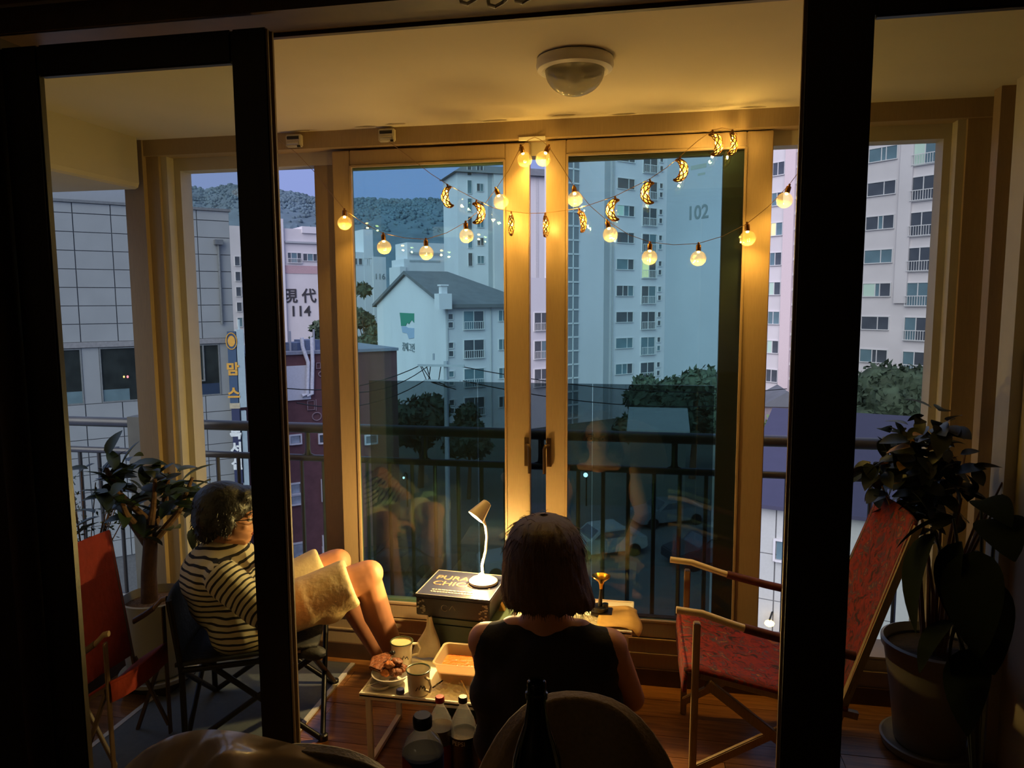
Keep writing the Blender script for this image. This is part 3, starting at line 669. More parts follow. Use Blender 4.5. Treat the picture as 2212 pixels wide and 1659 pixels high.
# picture and name on the gable
GRN = mat('sign_green', rgb(52, 132, 112), 0.8); BLU = mat('sign_blue', rgb(150, 168, 196), 0.8)
def poly_on(fac, name, parent, m, pts, o0, o1):
    A = [fac.pt(*fac.uz(x, y), o0) for x, y in pts]; B = [fac.pt(*fac.uz(x, y), o1) for x, y in pts]; n = len(pts)
    mb = MB(); mb.add(A+B, [tuple(range(n)), tuple(range(n, 2*n))]+[(i, (i+1) % n, n+(i+1) % n, n+i) for i in range(n)]); return part(name, mb, m, parent)
poly_on(fG, 'green_picture', bH, GRN, [(864, 675.5), (895, 677), (895, 697), (890, 691), (884, 700), (880, 697), (877, 704), (867, 704), (866, 690)], 0.0, 0.05)
poly_on(fG, 'blue_picture', bH, BLU, [(868, 705), (878, 705), (882, 708), (895, 709), (895, 730), (884, 732), (880, 720), (870, 718)], 0.0, 0.05)
u, z = fG.uz(883, 751); puttext('wall_name', '꿈에그린', 1.0, 0.03, INKB, bH, fG.mat4(u, z, 0.04))
# --- numbered slabs further back on the left
c14 = atD(690, 655, 100.0); f14 = Fac(c14, 45.0)
b14 = building('apartment_building', 'pale pink apartment slab marked 114 with two painted characters', (c14[0]-6, c14[1]-6, GZ))
u0 = f14.uz(500, 600)[0]; u1 = f14.uz(716, 600)[0]; zt = f14.uz(650, 495)[1]
mb = MB(); f14.box(mb, u0, u1, GZ, zt, -10, 0.0); part('wall', mb, CONC2, b14)
ua, ub = f14.uz(655, 600)[0], f14.uz(686, 600)[0]; box_on(f14, 'parapet', b14, CONC, ua, ub, zt-0.5, f14.uz(670, 490)[1], -5, 0.25)
ua, ub = f14.uz(595, 600)[0], f14.uz(614.5, 600)[0]; box_on(f14, 'parapet', b14, CONC, ua, ub, GZ, f14.uz(606, 473)[1], -5, 0.35)
a = f14.pt(ub-0.2, zt, -0.2); mb = MB(); mb.cyl(a, (a[0], a[1], f14.uz(613, 450)[1]), 0.05, n=6); part('aerial', mb, CONC3, b14)
for (x0, x1, dv, ya, yb) in ((622, 650, (0.25, 0.7), 547, 568), (655, 684, (0.3, 0.72), 549, 563)):
    u0_, z0_ = f14.uz(x0, yb); u1_, z1_ = f14.uz(x1, ya); put_window(b14, f14, (u0_+u1_)/2, (z0_+z1_)/2, u1_-u0_, z1_-z0_, dv, x0 < 650)
box_on(f14, 'pink_band', b14, mat('dusty_pink_band', rgb(178, 150, 158), 0.9), f14.uz(611, 580)[0], u1, f14.uz(650, 591)[1], f14.uz(650, 574)[1], 0.0, 0.06)
box_on(f14, 'grey_band', b14, CONC3, f14.uz(617, 580)[0], u1, f14.uz(650, 526)[1], f14.uz(650, 522)[1], 0.0, 0.3)
u, z = f14.uz(647, 641); puttext('wall_name', '現 代', 2.0, 0.03, INK, b14, f14.mat4(u, z, 0.05), 0.035)
u, z = f14.uz(649, 673); puttext('wall_number', '114', 1.9, 0.03, INK, b14, f14.mat4(u, z, 0.05), 0.03)
for k in range(-2, 5):
    zz = f14.uz(513, 630+33*k)[1]; ua, ub = f14.uz(509, 600)[0], f14.uz(519, 600)[0]; put_window(b14, f14, (ua+ub)/2, zz, ub-ua, 1.1, ())
c16 = atD(800, 655, 140.0); f16 = Fac(c16, 45.0)
b16 = building('apartment_building', 'small far block marked 116 at the foot of the hill', (c16[0], c16[1], GZ))
mb = MB(); f16.box(mb, f16.uz(757, 600)[0], f16.uz(808, 600)[0], GZ, f16.uz(790, 545)[1], -6, 0); f16.box(mb, f16.uz(787, 600)[0], f16.uz(807, 600)[0], GZ, f16.uz(797, 496)[1], -6, 0.1); f16.box(mb, f16.uz(805, 600)[0], f16.uz(833, 600)[0], GZ, f16.uz(820, 555)[1], -4, 0.3); part('wall', mb, CONC, b16)
u, z = f16.uz(819, 598); puttext('wall_number', '116', 1.5, 0.03, INKB, b16, f16.mat4(u, z, 0.35))
for k in range(4):
    u0_, u1_ = f16.uz(764+11*k, 565)[0], f16.uz(771+11*k, 565)[0]; put_window(b16, f16, (u0_+u1_)/2, f16.uz(775, 565)[1], u1_-u0_, 1.1, ())
c17 = atD(915, 655, 135.0); f17 = Fac(c17, 40.0)
b17 = building('apartment_building', 'stepped white block peeping over the slate roof', (c17[0], c17[1], GZ))
mb = MB(); f17.box(mb, f17.uz(862, 600)[0], f17.uz(875, 600)[0], GZ, f17.uz(868, 576)[1], -5, 0.6); f17.box(mb, f17.uz(872, 600)[0], f17.uz(995, 600)[0], GZ, f17.uz(900, 560)[1], -6, 0.3); f17.box(mb, f17.uz(881, 600)[0], f17.uz(995, 600)[0], GZ, f17.uz(900, 524)[1], -6, 0.0); part('wall', mb, CONC, b17)
for y in (545, 562): box_on(f17, 'grey_band', b17, CONC3, f17.uz(884, 600)[0], f17.uz(950, 600)[0], f17.uz(900, y+4)[1], f17.uz(900, y)[1], 0.3, 0.36)

# --- grey stone clad building on the left, every stone panel a part
cT = atD(503, 655, 27.5); fT = Fac(cT, 45.0)
bT = building('office_building', 'grey stone clad building with dark windows outside the left end of the balcony', (cT[0]-5, cT[1]-5, GZ))
uT0 = fT.uz(60, 655)[0]-1.0; zTop = fT.uz(450, 455)[1]
mb = MB(); fT.box(mb, uT0, 0.0, GZ, zTop, -8, -0.035); part('wall', mb, JOINT, bT)
ph = (fT.uz(440, 480)[1]-fT.uz(440, 736)[1])/7.0
zb0 = fT.uz(440, 745)[1]; zw0 = fT.uz(440, 850)[1]; pw = 1.12
wins = []
for x0, x1, ya, yb in ((96, 179, 762, 868), (217, 310, 757, 868), (404, 476, 748, 850)):
    ua, ub = fT.uz(x0, (ya+yb)/2)[0], fT.uz(x1, (ya+yb)/2)[0]; wins.append((ua, ub))
zlo = fT.uz(262, 868)[1]; zhi = fT.uz(262, 757)[1]
nrow = int((zTop-zhi-0.3)/ph)+1
rowdefs = [(zhi+0.32+ph*k, min(zhi+0.32+ph*(k+1), zTop)) for k in range(nrow)]
low = []; z = zlo
while z > GZ+0.1: low.append((max(z-ph, GZ), z)); z -= ph
off_ = 0
for ri, (za, zb_) in enumerate(rowdefs+low[:9]):
    if zb_-za < 0.12: continue
    u = 0.0; k = 0
    while u > uT0:
        wv = pw if k % 2 == 0 else pw*0.72
        mb = MB(); fT.box(mb, max(u-wv+0.015, uT0), u-0.015, za+0.013, zb_-0.013, -0.03, 0.01+random.uniform(-0.006, 0.006)); part('stone_panel', mb, TILEG, bT); u -= wv; k += 1
box_on(fT, 'ledge', bT, mat('ledge_stone', rgb(140, 140, 144), 0.8), uT0, 0.0, zhi+0.14, zhi+0.32, -0.03, 0.07)
box_on(fT, 'coping', bT, mat('coping_grey', rgb(112, 116, 122), 0.8), uT0, 0.05, zTop, zTop+0.09, -0.3, 0.07)
edges = [uT0]+[q for ab in wins for q in ab]+[0.0]
for a, b in zip(edges[0::2], edges[1::2]):
    if b-a > 0.1: box_on(fT, 'stone_panel', bT, TILEG, a+0.01, b-0.01, zlo+0.01, zhi+0.12, -0.03, 0.0)
DPANE = mat('office_pane', rgb(44, 50, 50), 0.08, var=0.3, spec=0.08, scale=2)
for i, (ua, ub) in enumerate(wins):
    f = MB(); t = 0.05
    fT.box(f, ua, ua+t, zlo, zhi+0.12, -0.12, 0.02); fT.box(f, ub-t, ub, zlo, zhi+0.12, -0.12, 0.02); fT.box(f, ua+t, ub-t, zhi+0.07, zhi+0.12, -0.12, 0.02); fT.box(f, ua+t, ub-t, zlo, zlo+t, -0.12, 0.02)
    if i == 2: fT.box(f, ua+0.1, ub-0.55, zlo+0.55, zlo+0.6, -0.1, 0.05); fT.box(f, ub-0.6, ub-0.55, zlo+0.6, zhi+0.07, -0.1, 0.05); fT.box(f, ua+0.1, ua+0.15, zlo+0.6, zhi+0.07, -0.1, 0.05)
    wo_ = part('window', f, mat('frame_grey', rgb(120, 124, 126), 0.5), bT)
    p_ = MB(); fT.box(p_, ua+t, ub-t, zlo+t, zhi+0.07, -0.03, -0.02); part('pane', p_, DPANE, wo_)
    p_ = MB(); fT.box(p_, ua+t, (ub-t) if i != 1 else (ua*0.35+ub*0.65), zlo+t, zlo+0.45, -0.019, -0.012); part('window_film', p_, mat('blue_film', rgb((96, 96, 40)[i], (120, 120, 58)[i], (128, 128, 84)[i]), 0.5, var=0.2, scale=2), wo_)
u, z = fT.uz(262, 816)
for dx, c_, s_ in ((14, (236, 120, 130), 0.035), (6, (250, 210, 120), 0.028)):
    q = fT.uz(262+dx, 814); mb = MB(); mb.ell(fT.pt(q[0], q[1], -0.02), (s_, s_, s_*1.4), None, 8, 6); part('indoor_lamp', mb, emis('indoor_lamp_glow', rgb(*c_), 2.0), bT)
ua, ub = fT.uz(60, 500)[0]-1, fT.uz(278, 400)[0]
mb = MB(); fT.box(mb, ua, ub, zTop+0.05, fT.uz(200, 378)[1], -6.0, -0.6); part('roof_block', mb, mat('roof_block_grey', rgb(150, 156, 166), 0.8, var=0.03), bT)
mb = MB(); q = fT.uz(472, 560)[0]; a = fT.pt(q, fT.uz(472, 700)[1], 0.10); mb.cyl(a, (a[0], a[1], fT.uz(472, 525)[1]), 0.055, n=8); b = fT.pt(q, fT.uz(472, 522)[1], 0.1); mb.box((b[0]-0.14, b[1]-0.14, b[2]-0.12), (b[0]+0.14, b[1]+0.14, b[2]+0.06), 0.8); part('drain_pipe', mb, mat('pipe_grey', rgb(112, 116, 120), 0.5, 0.3), bT)
# --- upright shop sign at its corner
q0 = fT.uz(489, 800)[0]; sC = fT.pt(q0, 0, 0.35); fSg = Fac((sC[0], sC[1]), 20.0)
sg = thing('shop_sign', 'tall upright blue shop sign with yellow and white letters on the building corner', 'sign', (sC[0], sC[1], GZ))
su1 = fSg.uz(512, 800)[0]; zt = fSg.uz(500, 716)[1]; zm = fSg.uz(500, 878)[1]; zb_ = fSg.uz(500, 1045)[1]
SBL = mat('sign_board_blue', rgb(48, 74, 108), 0.6, var=0.05); SBN = mat('sign_board_navy', rgb(34, 44, 84), 0.6, var=0.05)
box_on(fSg, 'sign_board', sg, SBL, 0, su1, zm+0.12, zt, -0.2, 0.0); box_on(fSg, 'sign_board', sg, SBN, 0.03, su1+0.02, zb_, zm-0.08, -0.2, 0.0); box_on(fSg, 'divider', sg, mat('sign_divider', rgb(170, 160, 140), 0.6), -0.02, su1+0.05, zm-0.08, zm+0.12, -0.2, 0.02)
YEL = mat('sign_yellow', rgb(206, 152, 60), 0.6); WHI = mat('sign_white', rgb(214, 220, 226), 0.6)
W_ = su1
for body, px_, py_, sz, m in (('맘', 503, 799, 1.05, YEL), ('스', 506, 851, 1.0, YEL), ('독', 507, 938, 0.95, WHI), ('서', 509, 969, 0.95, WHI), ('실', 510, 1004, 0.95, WHI)):
    u_, z_ = fSg.uz(px_, py_); puttext('sign_letter', body, sz*W_/0.62, 0.01, m, sg, fSg.mat4(W_*0.5, z_, 0.012), 0.02)
mb = MB(); u_, z_ = fSg.uz(501, 737)
n0 = 18; mb.add([fSg.pt(W_*0.5+0.13*math.cos(2*PI*t/n0), z_+0.20*math.sin(2*PI*t/n0), 0.012) for t in range(n0)], [tuple(range(n0))])
mb.tube([fSg.pt(W_*0.5+0.19*math.cos(t), z_+0.30*math.sin(t), 0.012) for t in np.linspace(0, 2*PI, 19)], 0.02, 5)
part('round_logo', mb, YEL, sg)
wp = thing('drain_duct', 'pale upright duct running beside the blue shop sign', 'duct', (sC[0]+0.7, sC[1], GZ))
fD = Fac((sC[0], sC[1]), 45.0); fD.P = fD.P+fD.n*0.1
ua, ub = fD.uz(514, 800)[0], fD.uz(529, 800)[0]; mb = MB(); fD.box(mb, ua, ub, fD.uz(520, 880)[1], fD.uz(520, 712)[1], -0.2, 0.05); fD.box(mb, ua+0.05, ub-0.02, fD.uz(528, 1055)[1], fD.uz(520, 888)[1], -0.2, 0.0); fD.box(mb, ua+0.1, ub-0.1, fD.uz(520, 712)[1], fD.uz(520, 690)[1], -0.15, -0.02)
part('duct_body', mb, mat('duct_white', rgb(178, 196, 206), 0.7, var=0.05), wp)
# --- brown brick building
cK = atD(857, 760, 37.0); fK = Fac(cK, 42.0)
bK = building('brick_building', 'brown brick building with small windows and white pipes on its wall', (cK[0]-3, cK[1]-3, GZ))
uK0 = fK.uz(470, 800)[0]; zK = fK.uz(857, 757)[1]
mb = MB(); fK.box(mb, uK0, 0.0, GZ, zK, -7, 0.0); part('wall', mb, BRICKR, bK)
box_on(fK, 'roof_edge', bK, mat('roof_edge_grey', rgb(130, 136, 150), 0.7), uK0, 0.05, zK, zK+0.14, -7, 0.12)
u0_, z0_ = fK.uz(622, 865); u1_, z1_ = fK.uz(668, 800); box_on(fK, 'white_panel', bK, mat('white_wall_panel', rgb(202, 204, 212), 0.8, var=0.04), fK.uz(560, 800)[0], u1_, z0_, z1_+0.25, 0.0, 0.12)
for i, q in enumerate((661, 671)):
    qa = fK.uz(q, 850); qb = fK.uz(q, 740); mb = MB(); dz = 0.0
    mb.tube([fK.pt(qb[0]-0.25*(1-i), qb[1]+0.25, 0.22), fK.pt(qb[0]-0.22*(1-i), qb[1]-0.2, 0.22), fK.pt(qb[0], qb[1]-0.9, 0.22), fK.pt(qa[0], qa[1], 0.22), fK.pt(qa[0]-0.25, qa[1]-0.06, 0.22)], 0.09, 8); part('pipe', mb, mat('pipe_white', rgb(216, 218, 226), 0.5), bK, smooth=True)
for x0, x1, ya, yb, lit in ((627, 648, 940, 958, None), (690, 704, 938, 956, None), (629, 648, 1044, 1066, None), (629, 651, 1069, 1089, None), (697, 708, 1036, 1080, None), (699, 713, 1156, 1176, PANEY), (699, 713, 1180, 1203, PANEY), (634, 656, 1172, 1214, None), (560, 580, 940, 958, None), (560, 580, 1050, 1088, None), (755, 775, 1050, 1085, None), (790, 812, 940, 958, None)):
    ua, z0_ = fK.uz(x0, yb); ub, z1_ = fK.uz(x1, ya)
    o_ = put_window(bK, fK, (ua+ub)/2, (z0_+z1_)/2, ub-ua, z1_-z0_, (), lit=(0, lit) if lit else (0, mat('pale_pane', rgb(150, 160, 172), 0.2, var=0.3, scale=2)) if x0 < 660 else None)
for x, y in ((676, 875), (690, 790)):
    ua, z_ = fK.uz(x, y)
    for k in range(2):
        mb = MB(); r_ = 0.27 if x < 680 else 0.16
        c_ = (ua+0.15*k*(1 if x < 680 else 0.4), z_-k*(0.55 if x < 680 else 0.4))
        if k == 0: mb.tube([fK.pt(c_[0]+dx*r_, c_[1]+dy*r_, 0.05) for dx, dy in ((-1, 0.8), (0.2, 0.8), (0.2, -0.8), (-1, -0.8), (-1, 0.8))]+[], 0.03, 5); mb.tube([fK.pt(c_[0]+0.5*r_, c_[1]+r_, 0.05), fK.pt(c_[0]+0.5*r_, c_[1]-r_, 0.05)], 0.03, 5)
        else: mb.tube([fK.pt(c_[0]+r_*0.8*math.cos(t), c_[1]+r_*0.7*math.sin(t), 0.05) for t in np.linspace(0, 2*PI, 15)], 0.03, 5)
        part('sign_letter', mb, mat('sign_letter_pale', rgb(140, 118, 124), 0.7), bK)
fl_ = thing('roof_clutter', 'blue tarpaulin and posts lying on the brick building roof', 'clutter', fK.pt(fK.uz(660, 757)[0], zK+0.14, -1))
mb = MB()
for k, (x, y, m_) in enumerate(((628, 742, 0), (655, 745, 0), (680, 741, 0))):
    ua, z_ = fK.uz(x, y); c_ = fK.pt(ua, zK+0.42, -1.2); mb.box((c_[0]-0.6, c_[1]-0.4, zK+0.14), (c_[0]+0.6, c_[1]+0.4, zK+0.42+0.1*k), 0.5+k)
part('tarpaulin', mb, mat('blue_tarp', rgb(96, 110, 136), 0.7, var=0.2, scale=3), fl_)
for x, y in ((632, 716), (684, 712)):
    ua, z_ = fK.uz(x, y); a = fK.pt(ua, zK+0.14, -0.5); mb = MB(); mb.cyl(a, (a[0], a[1], z_), 0.05, n=6); part('post', mb, CONC3, fl_)
# --- low white shed with navy roof at the right
cN = atD(1650, 1100, 24.0); fN = Fac(cN, 65.0); fN2 = Fac(cN, -18.0)
bN = building('warehouse', 'low grey panel building with a navy sheet roof and a white framed window', (cN[0]+1, cN[1], GZ))
ur = fN2.uz(2100, 1100)[0]; zN = fN2.uz(1662, 1094)[1]; zN2 = fN2.uz(1720, 1104)[1]
mb = MB(); fN2.box(mb, -0.6, ur, GZ, zN, -9, 0.0); part('wall', mb, JOINT, bN)
kz = 0
for za in np.arange(zN-0.02, GZ, -1.55):
    for ua in np.arange(-0.6, ur, 1.0):
        mb = MB(); fN2.box(mb, ua+0.02, min(ua+0.98, ur), max(za-1.52, GZ), za, 0.0, 0.04); part('cladding_panel', mb, mat('panel_grey', rgb(176, 180, 180), 0.7, var=0.03) if kz == 0 else bpy.data.materials['panel_grey'], bN); kz = 1
A = [fN2.pt(-0.9, zN, 0.35), fN2.pt(ur, zN, 0.35), fN2.pt(ur, zN+2.2, -6.5), fN2.pt(-0.9, zN+2.2, -6.5)]
mb = MB(); mb.add(A+[(p[0], p[1], p[2]+0.12) for p in A], [(0,1,2,3), (4,5,6,7), (0,1,5,4), (1,2,6,5), (2,3,7,6), (3,0,4,7)]); part('roof', mb, NAVYR, bN)
ua, z0_ = fN2.uz(1672, 1205); ub, z1_ = fN2.uz(1718, 1172); wn = put_window(bN, fN2, (ua+ub)/2, (z0_+z1_)/2, ub-ua-0.1, z1_-z0_, (0.5,), o=0.04); wn.scale = (1, 1, 1)
u_, z_ = fN2.uz(1668, 1334); mb = MB(); mb.ell(fN2.pt(u_, z_, 0.5), (0.16, 0.16, 0.1), None, 10, 6)
sl = thing('street_lamp', 'small glowing yellow lamp low on the grey panel building', 'lamp', fN2.pt(u_, z_, 0.5)); part('lamp_glow', mb, emis('street_glow', rgb(255, 205, 110), 6.0), sl)
mb = MB(); a = fN2.pt(u_, z_+0.12, 0.5); mb.cyl(a, fN2.pt(u_, z_+0.2, 0.02), 0.03, n=6); part('bracket', mb, BLACKM, sl)
# small house behind the green tree
cJ = atD(1690, 870, 48.0); mb = MB(); mb.box((cJ[0]-1.2, cJ[1], GZ), (cJ[0]+1.6, cJ[1]+4, cJ[2]-0.2)); 
hj = building('small_house', 'small brownish house with a gable roof above the green tree', (cJ[0], cJ[1], GZ)); part('wall', mb, mat('house_brown', rgb(128, 118, 124), 0.9), hj)
mb = MB(); mb.prism([(cJ[0]-1.4, cJ[2]-0.25), (cJ[0]+1.8, cJ[2]-0.25), (cJ[0]+0.3, cJ[2]+0.75)], 'y', cJ[1]-0.2, cJ[1]+4.1); part('roof', mb, ROOFG, hj)
for dx, dz in ((0.45, -0.75), (1.0, -1.3), (0.45, -1.3)):
    mb = MB(); mb.box((cJ[0]+dx-0.18, cJ[1]-0.05, cJ[2]+dz-0.22), (cJ[0]+dx+0.18, cJ[1]+0.02, cJ[2]+dz+0.22)); part('window', mb, PANED, hj)

# --- trees
def tree(label, base, top, rx, m, n=1600, leaf=0.28, name='leafy_tree', blobs=7, group=None):
    bx, by, bz = base; h = top-bz
    t = thing(name, label, 'tree', base, group)
    mb = MB(); mb.tube([(bx, by, bz), (bx+0.1, by, bz+h*0.3), (bx, by+0.1, bz+h*0.6)], [rx*0.09, rx*0.07, rx*0.04], 8)
    for k in range(4):
        a = k*1.6; mb.tube([(bx, by, bz+h*0.45), (bx+rx*0.4*math.cos(a), by+rx*0.4*math.sin(a), bz+h*0.7)], [rx*0.04, rx*0.02], 6)
    part('trunk', mb, BARK, t)
    cen = [(rng.uniform(-.55, .55)*rx, rng.uniform(-.5, .5)*rx, bz+h*rng.uniform(0.5, 0.86), rng.uniform(.35, .6)*rx) for _ in range(blobs)]
    cen.append((0, 0, top-rx*0.45, rx*0.45))
    mb = MB(); V = []; Fc = []
    for i in range(n):
        c = cen[i % len(cen)]; d = rng.normal(size=3); d /= np.linalg.norm(d); r = c[3]*rng.uniform(0.75, 1.05)
        p = np.array([bx+c[0], by+c[1], c[2]])+d*r*np.array([1, 1, 0.85]); a = rng.normal(size=3); a /= np.linalg.norm(a); b = np.cross(a, d+0.3*rng.normal(size=3)); b /= np.linalg.norm(b)+1e-9
        s_ = leaf*rng.uniform(0.6, 1.3); k = len(V); V += [p-a*s_, p+b*s_*0.5, p+a*s_, p-b*s_*0.5]; Fc.append((k, k+1, k+2, k+3))
    mb.add(V, Fc)
    for c in cen: mb.ell((bx+c[0], by+c[1], c[2]), (c[3]*0.82, c[3]*0.82, c[3]*0.7), None, 8, 6)
    part('crown', mb, m, t, kind='stuff')
    return t
def tree_px(label, x, y, D, wpx, m, n=1500, leaf=0.28, **k):
    top = atD(x, y, D); return tree(label, (top[0], top[1], GZ), top[2], wpx*D/F/2, m, n, leaf, **k)
tree_px('light green tree in front of the small brown house', 1690, 885, 36, 170, FOL2, 2600, 0.24, blobs=12)
tree_px('broad dark tree at the foot of the white tower', 1925, 778, 44, 230, FOL1, 2800, 0.26, blobs=12)
tree_px('dark tree spreading beyond the corner of the right window', 2080, 800, 40, 200, FOL1, 2000, 0.26)
tree_px('dark bushy tree low beside the gabled block', 905, 850, 50, 170, FOL1, 2200, 0.3, blobs=10)
tree_px('small dark tree left of the utility pole', 1010, 868, 47, 110, FOL1, 1500, 0.28)
tree_px('dark tree below the 102 wall', 1395, 805, 52, 130, FOL1, 2000, 0.3, blobs=9)
tree_px('widest dark tree below the 102 wall', 1500, 792, 52, 170, FOL1, 2400, 0.3, blobs=12)
tree_px('dark tree close behind the right end of the railing', 1590, 815, 50, 120, FOL1, 1500, 0.3)
tree_px('sparse tree growing up against the 114 slab', 690, 690, 60, 90, FOL1, 900, 0.3, blobs=5)
tree_px('low green tree at the foot of the brick building', 650, 1205, 30, 70, FOL1, 900, 0.2)
tree_px('tall dark wooded clump left of the gabled block', 785, 610, 90, 70, FOL1, 1200, 0.5)
tree_px('green bush beyond the foot of the red chair', 1870, 1270, 24, 120, FOL1, 1000, 0.16)
# --- utility pole with wires
pp = atD(963, 780, 34.0)
up_ = thing('utility_pole', 'utility pole with crossarms and drooping wires before the gabled block', 'pole', (pp[0], pp[1], GZ))
mb = MB(); mb.cyl((pp[0], pp[1], GZ), (pp[0], pp[1], pp[2]), 0.13, 0.10, n=10); part('pole', mb, CONC3, up_)
for dz, L in ((-0.2, 1.3), (-0.9, 1.0)):
    mb = MB(); mb.box((pp[0]-L, pp[1]-0.17, pp[2]+dz-0.05), (pp[0]+L*0.7, pp[1]-0.09, pp[2]+dz+0.05)); part('crossarm', mb, CONC3, up_)
for k, (dx, z0_, x1, y1, D) in enumerate(((-1.2, -0.2, 560, 830, 30), (-0.8, -0.2, 700, 838, 30), (0.5, -0.2, 1700, 840, 40), (0.8, -0.9, 1650, 870, 38), (-1.0, -0.9, 640, 870, 30))):
    a = np.array((pp[0]+dx, pp[1], pp[2]+z0_)); b = atD(x1, y1, D); pts = [a*(1-t)+b*t-np.array((0, 0, 1.2*4*t*(1-t)*0.5)) for t in np.linspace(0, 1, 14)]
    mb = MB(); mb.tube(pts, 0.022, 4); part('wire', mb, BLACKP, up_)
for k in range(5):
    mb = MB(); a = (pp[0]+rng.uniform(-1.2, .4), pp[1]-0.1, pp[2]-0.2); b = (pp[0]+rng.uniform(-.6, .6), pp[1]-0.1, pp[2]-1.0-rng.uniform(0, .5)); mdl = ((a[0]+b[0])/2-0.3, a[1], (a[2]+b[2])/2-0.25); mb.tube([a, mdl, b], 0.022, 4); part('wire', mb, BLACKP, up_)
mb = MB(); mb.cyl((pp[0]-0.55, pp[1]-0.1, pp[2]+0.05), (pp[0]-0.55, pp[1]-0.1, pp[2]+0.35), 0.05, n=6); part('insulator', mb, CONC3, up_)
# --- street lights and parked cars
for x, y, D, s_, c_, lb in ((1265, 1026, 45, 0.14, (225, 240, 255), 'white street light beside the right seam of the guard'), (1400, 1213, 38, 0.07, (255, 235, 190), 'warm street light between two right hand balusters'), (872, 1032, 45, 0.07, (220, 235, 240), 'tiny white street light behind the left guard panel')):
    p = atD(x, y, D); t = thing('street_lamp', lb, 'lamp', (p[0], p[1], GZ))
    mb = MB(); mb.tube([(p[0], p[1]+0.6, GZ), (p[0], p[1]+0.6, p[2]+0.1), (p[0], p[1]+0.3, p[2]+0.25), (p[0], p[1], p[2]+0.12)], 0.05, 6); part('lamp_post', mb, BLACKM, t)
    mb = MB(); mb.ell((p[0], p[1], p[2]), (s_, s_, s_), None, 10, 6); part('lamp_glow', mb, emis('street_light', rgb(*c_), 8.0), t)
def car(label, p, rot, m):
    t = thing('car', label, 'car', (0, 0, 0)); L = 4.3; W = 1.75
    mb = MB(); sec = [(-2.15, .35), (-2.1, .8), (-1.6, .92), (-0.95, 1.0), (-0.45, 1.42), (0.95, 1.45), (1.6, 1.0), (2.1, .92), (2.15, .4), (1.9, .28), (-1.9, .28)]
    mb.prism([(x, z) for x, z in sec], 'y', -W/2, W/2); part('body', mb, m, t, bevel=0.05)
    mb = MB(); mb.prism([(-0.80, 1.03), (-0.42, 1.36), (0.90, 1.38), (1.38, 1.03)], 'y', -W/2-0.01, W/2+0.01); part('side_windows', mb, PANED, t)
    mb = MB(); mb.add([(-0.97, -0.72, 1.015), (-0.97, 0.72, 1.015), (-0.50, 0.66, 1.40), (-0.50, -0.66, 1.40)], [(0, 1, 2, 3)]); part('windscreen', mb, PANED, t)
    for x in (-1.35, 1.35):
        for y in (-W/2, W/2):
            mb = MB(); mb.cyl((x, y-0.1, 0.32), (x, y+0.1, 0.32), 0.32, n=14); part('wheel', mb, BLACKP, t)
    t.location = (p[0], p[1], GZ+0.03); t.rotation_euler = (0, 0, rot); return t
CARW = mat('car_white', rgb(136, 140, 144), 0.3, var=0.02); CARG = mat('car_grey', rgb(110, 116, 124), 0.3, 0.3, var=0.02); CARB = mat('car_dark', rgb(50, 56, 66), 0.3, 0.3, var=0.02)
for lb, x, y, r_, m in (('white car parked below the right guard panel', 1300, 1196, 0.5, CARW), ('grey car parked further up the street than the white car', 1440, 1130, 0.5, CARG), ('dark car parked at the right end of the street', 1530, 1215, 0.5, CARB), ('pale car on the street behind the lamp', 1130, 1240, 0.3, CARW), ('dark car on the street behind the left guard panel', 860, 1235, 0.2, CARB)):
    car(lb, atZ(x, y, GZ), r_, m)
mb = MB(); c_ = atD(1420, 905, 42.0)
ls = thing('low_shed', 'low shed with a pale corrugated roof among the dark trees', 'shed', (c_[0], c_[1], GZ))
mb.box((c_[0]-1.5, c_[1], GZ), (c_[0]+1.6, c_[1]+3, c_[2]-0.6)); part('wall', mb, mat('shed_wall_dark', rgb(70, 78, 76), 0.9, var=0.1), ls)
mb = MB(); mb.prism([(c_[1]-0.3, c_[2]-0.7), (c_[1]+3.2, c_[2]+0.1), (c_[1]+3.2, c_[2]+0.2), (c_[1]-0.3, c_[2]-0.6)], 'x', c_[0]-1.7, c_[0]+1.8); part('roof', mb, mat('pale_sheet_roof', rgb(150, 158, 160), 0.6, var=0.1, scale=3), ls)
# ------------------------------------------------------------------ ceiling lamp
cl = atZ(1243, 150, CEIL-0.02); cl = (-0.240, 2.262, CEIL)
t = thing('ceiling_lamp', 'unlit round ceiling lamp with a white ring and a clear glass dome', 'lamp', cl)
mb = MB(); mb.lathe([(0.104, 0), (0.112, -0.004), (0.114, -0.022), (0.110, -0.034), (0.098, -0.040), (0.088, -0.036), (0.086, -0.020)], (cl[0], cl[1], cl[2]), 48, cap0=False, cap1=False); part('ring', mb, WHITEP, t, smooth=True)
mb = MB(); mb.lathe([(0.087, -0.028)]+[(0.087*math.cos(a), -0.036-0.070*math.sin(a)) for a in np.linspace(0.1, 1.5, 10)], (cl[0], cl[1], cl[2]), 40, cap0=False, cap1=True); part('dome', mb, glass('dome_glass', (0.70, 0.70, 0.66, 1), 1.0, 0.04, 0.38, (0.62, 0.60, 0.55, 1)), t, smooth=True)
mb = MB(); mb.lathe([(0.030, -0.006), (0.030, -0.012), (0.013, -0.014), (0.013, -0.028), (0.026, -0.040), (0.028, -0.052), (0.018, -0.068), (0.004, -0.074)], (cl[0], cl[1], cl[2]), 20); part('bulb', mb, WHITEP, t, smooth=True)
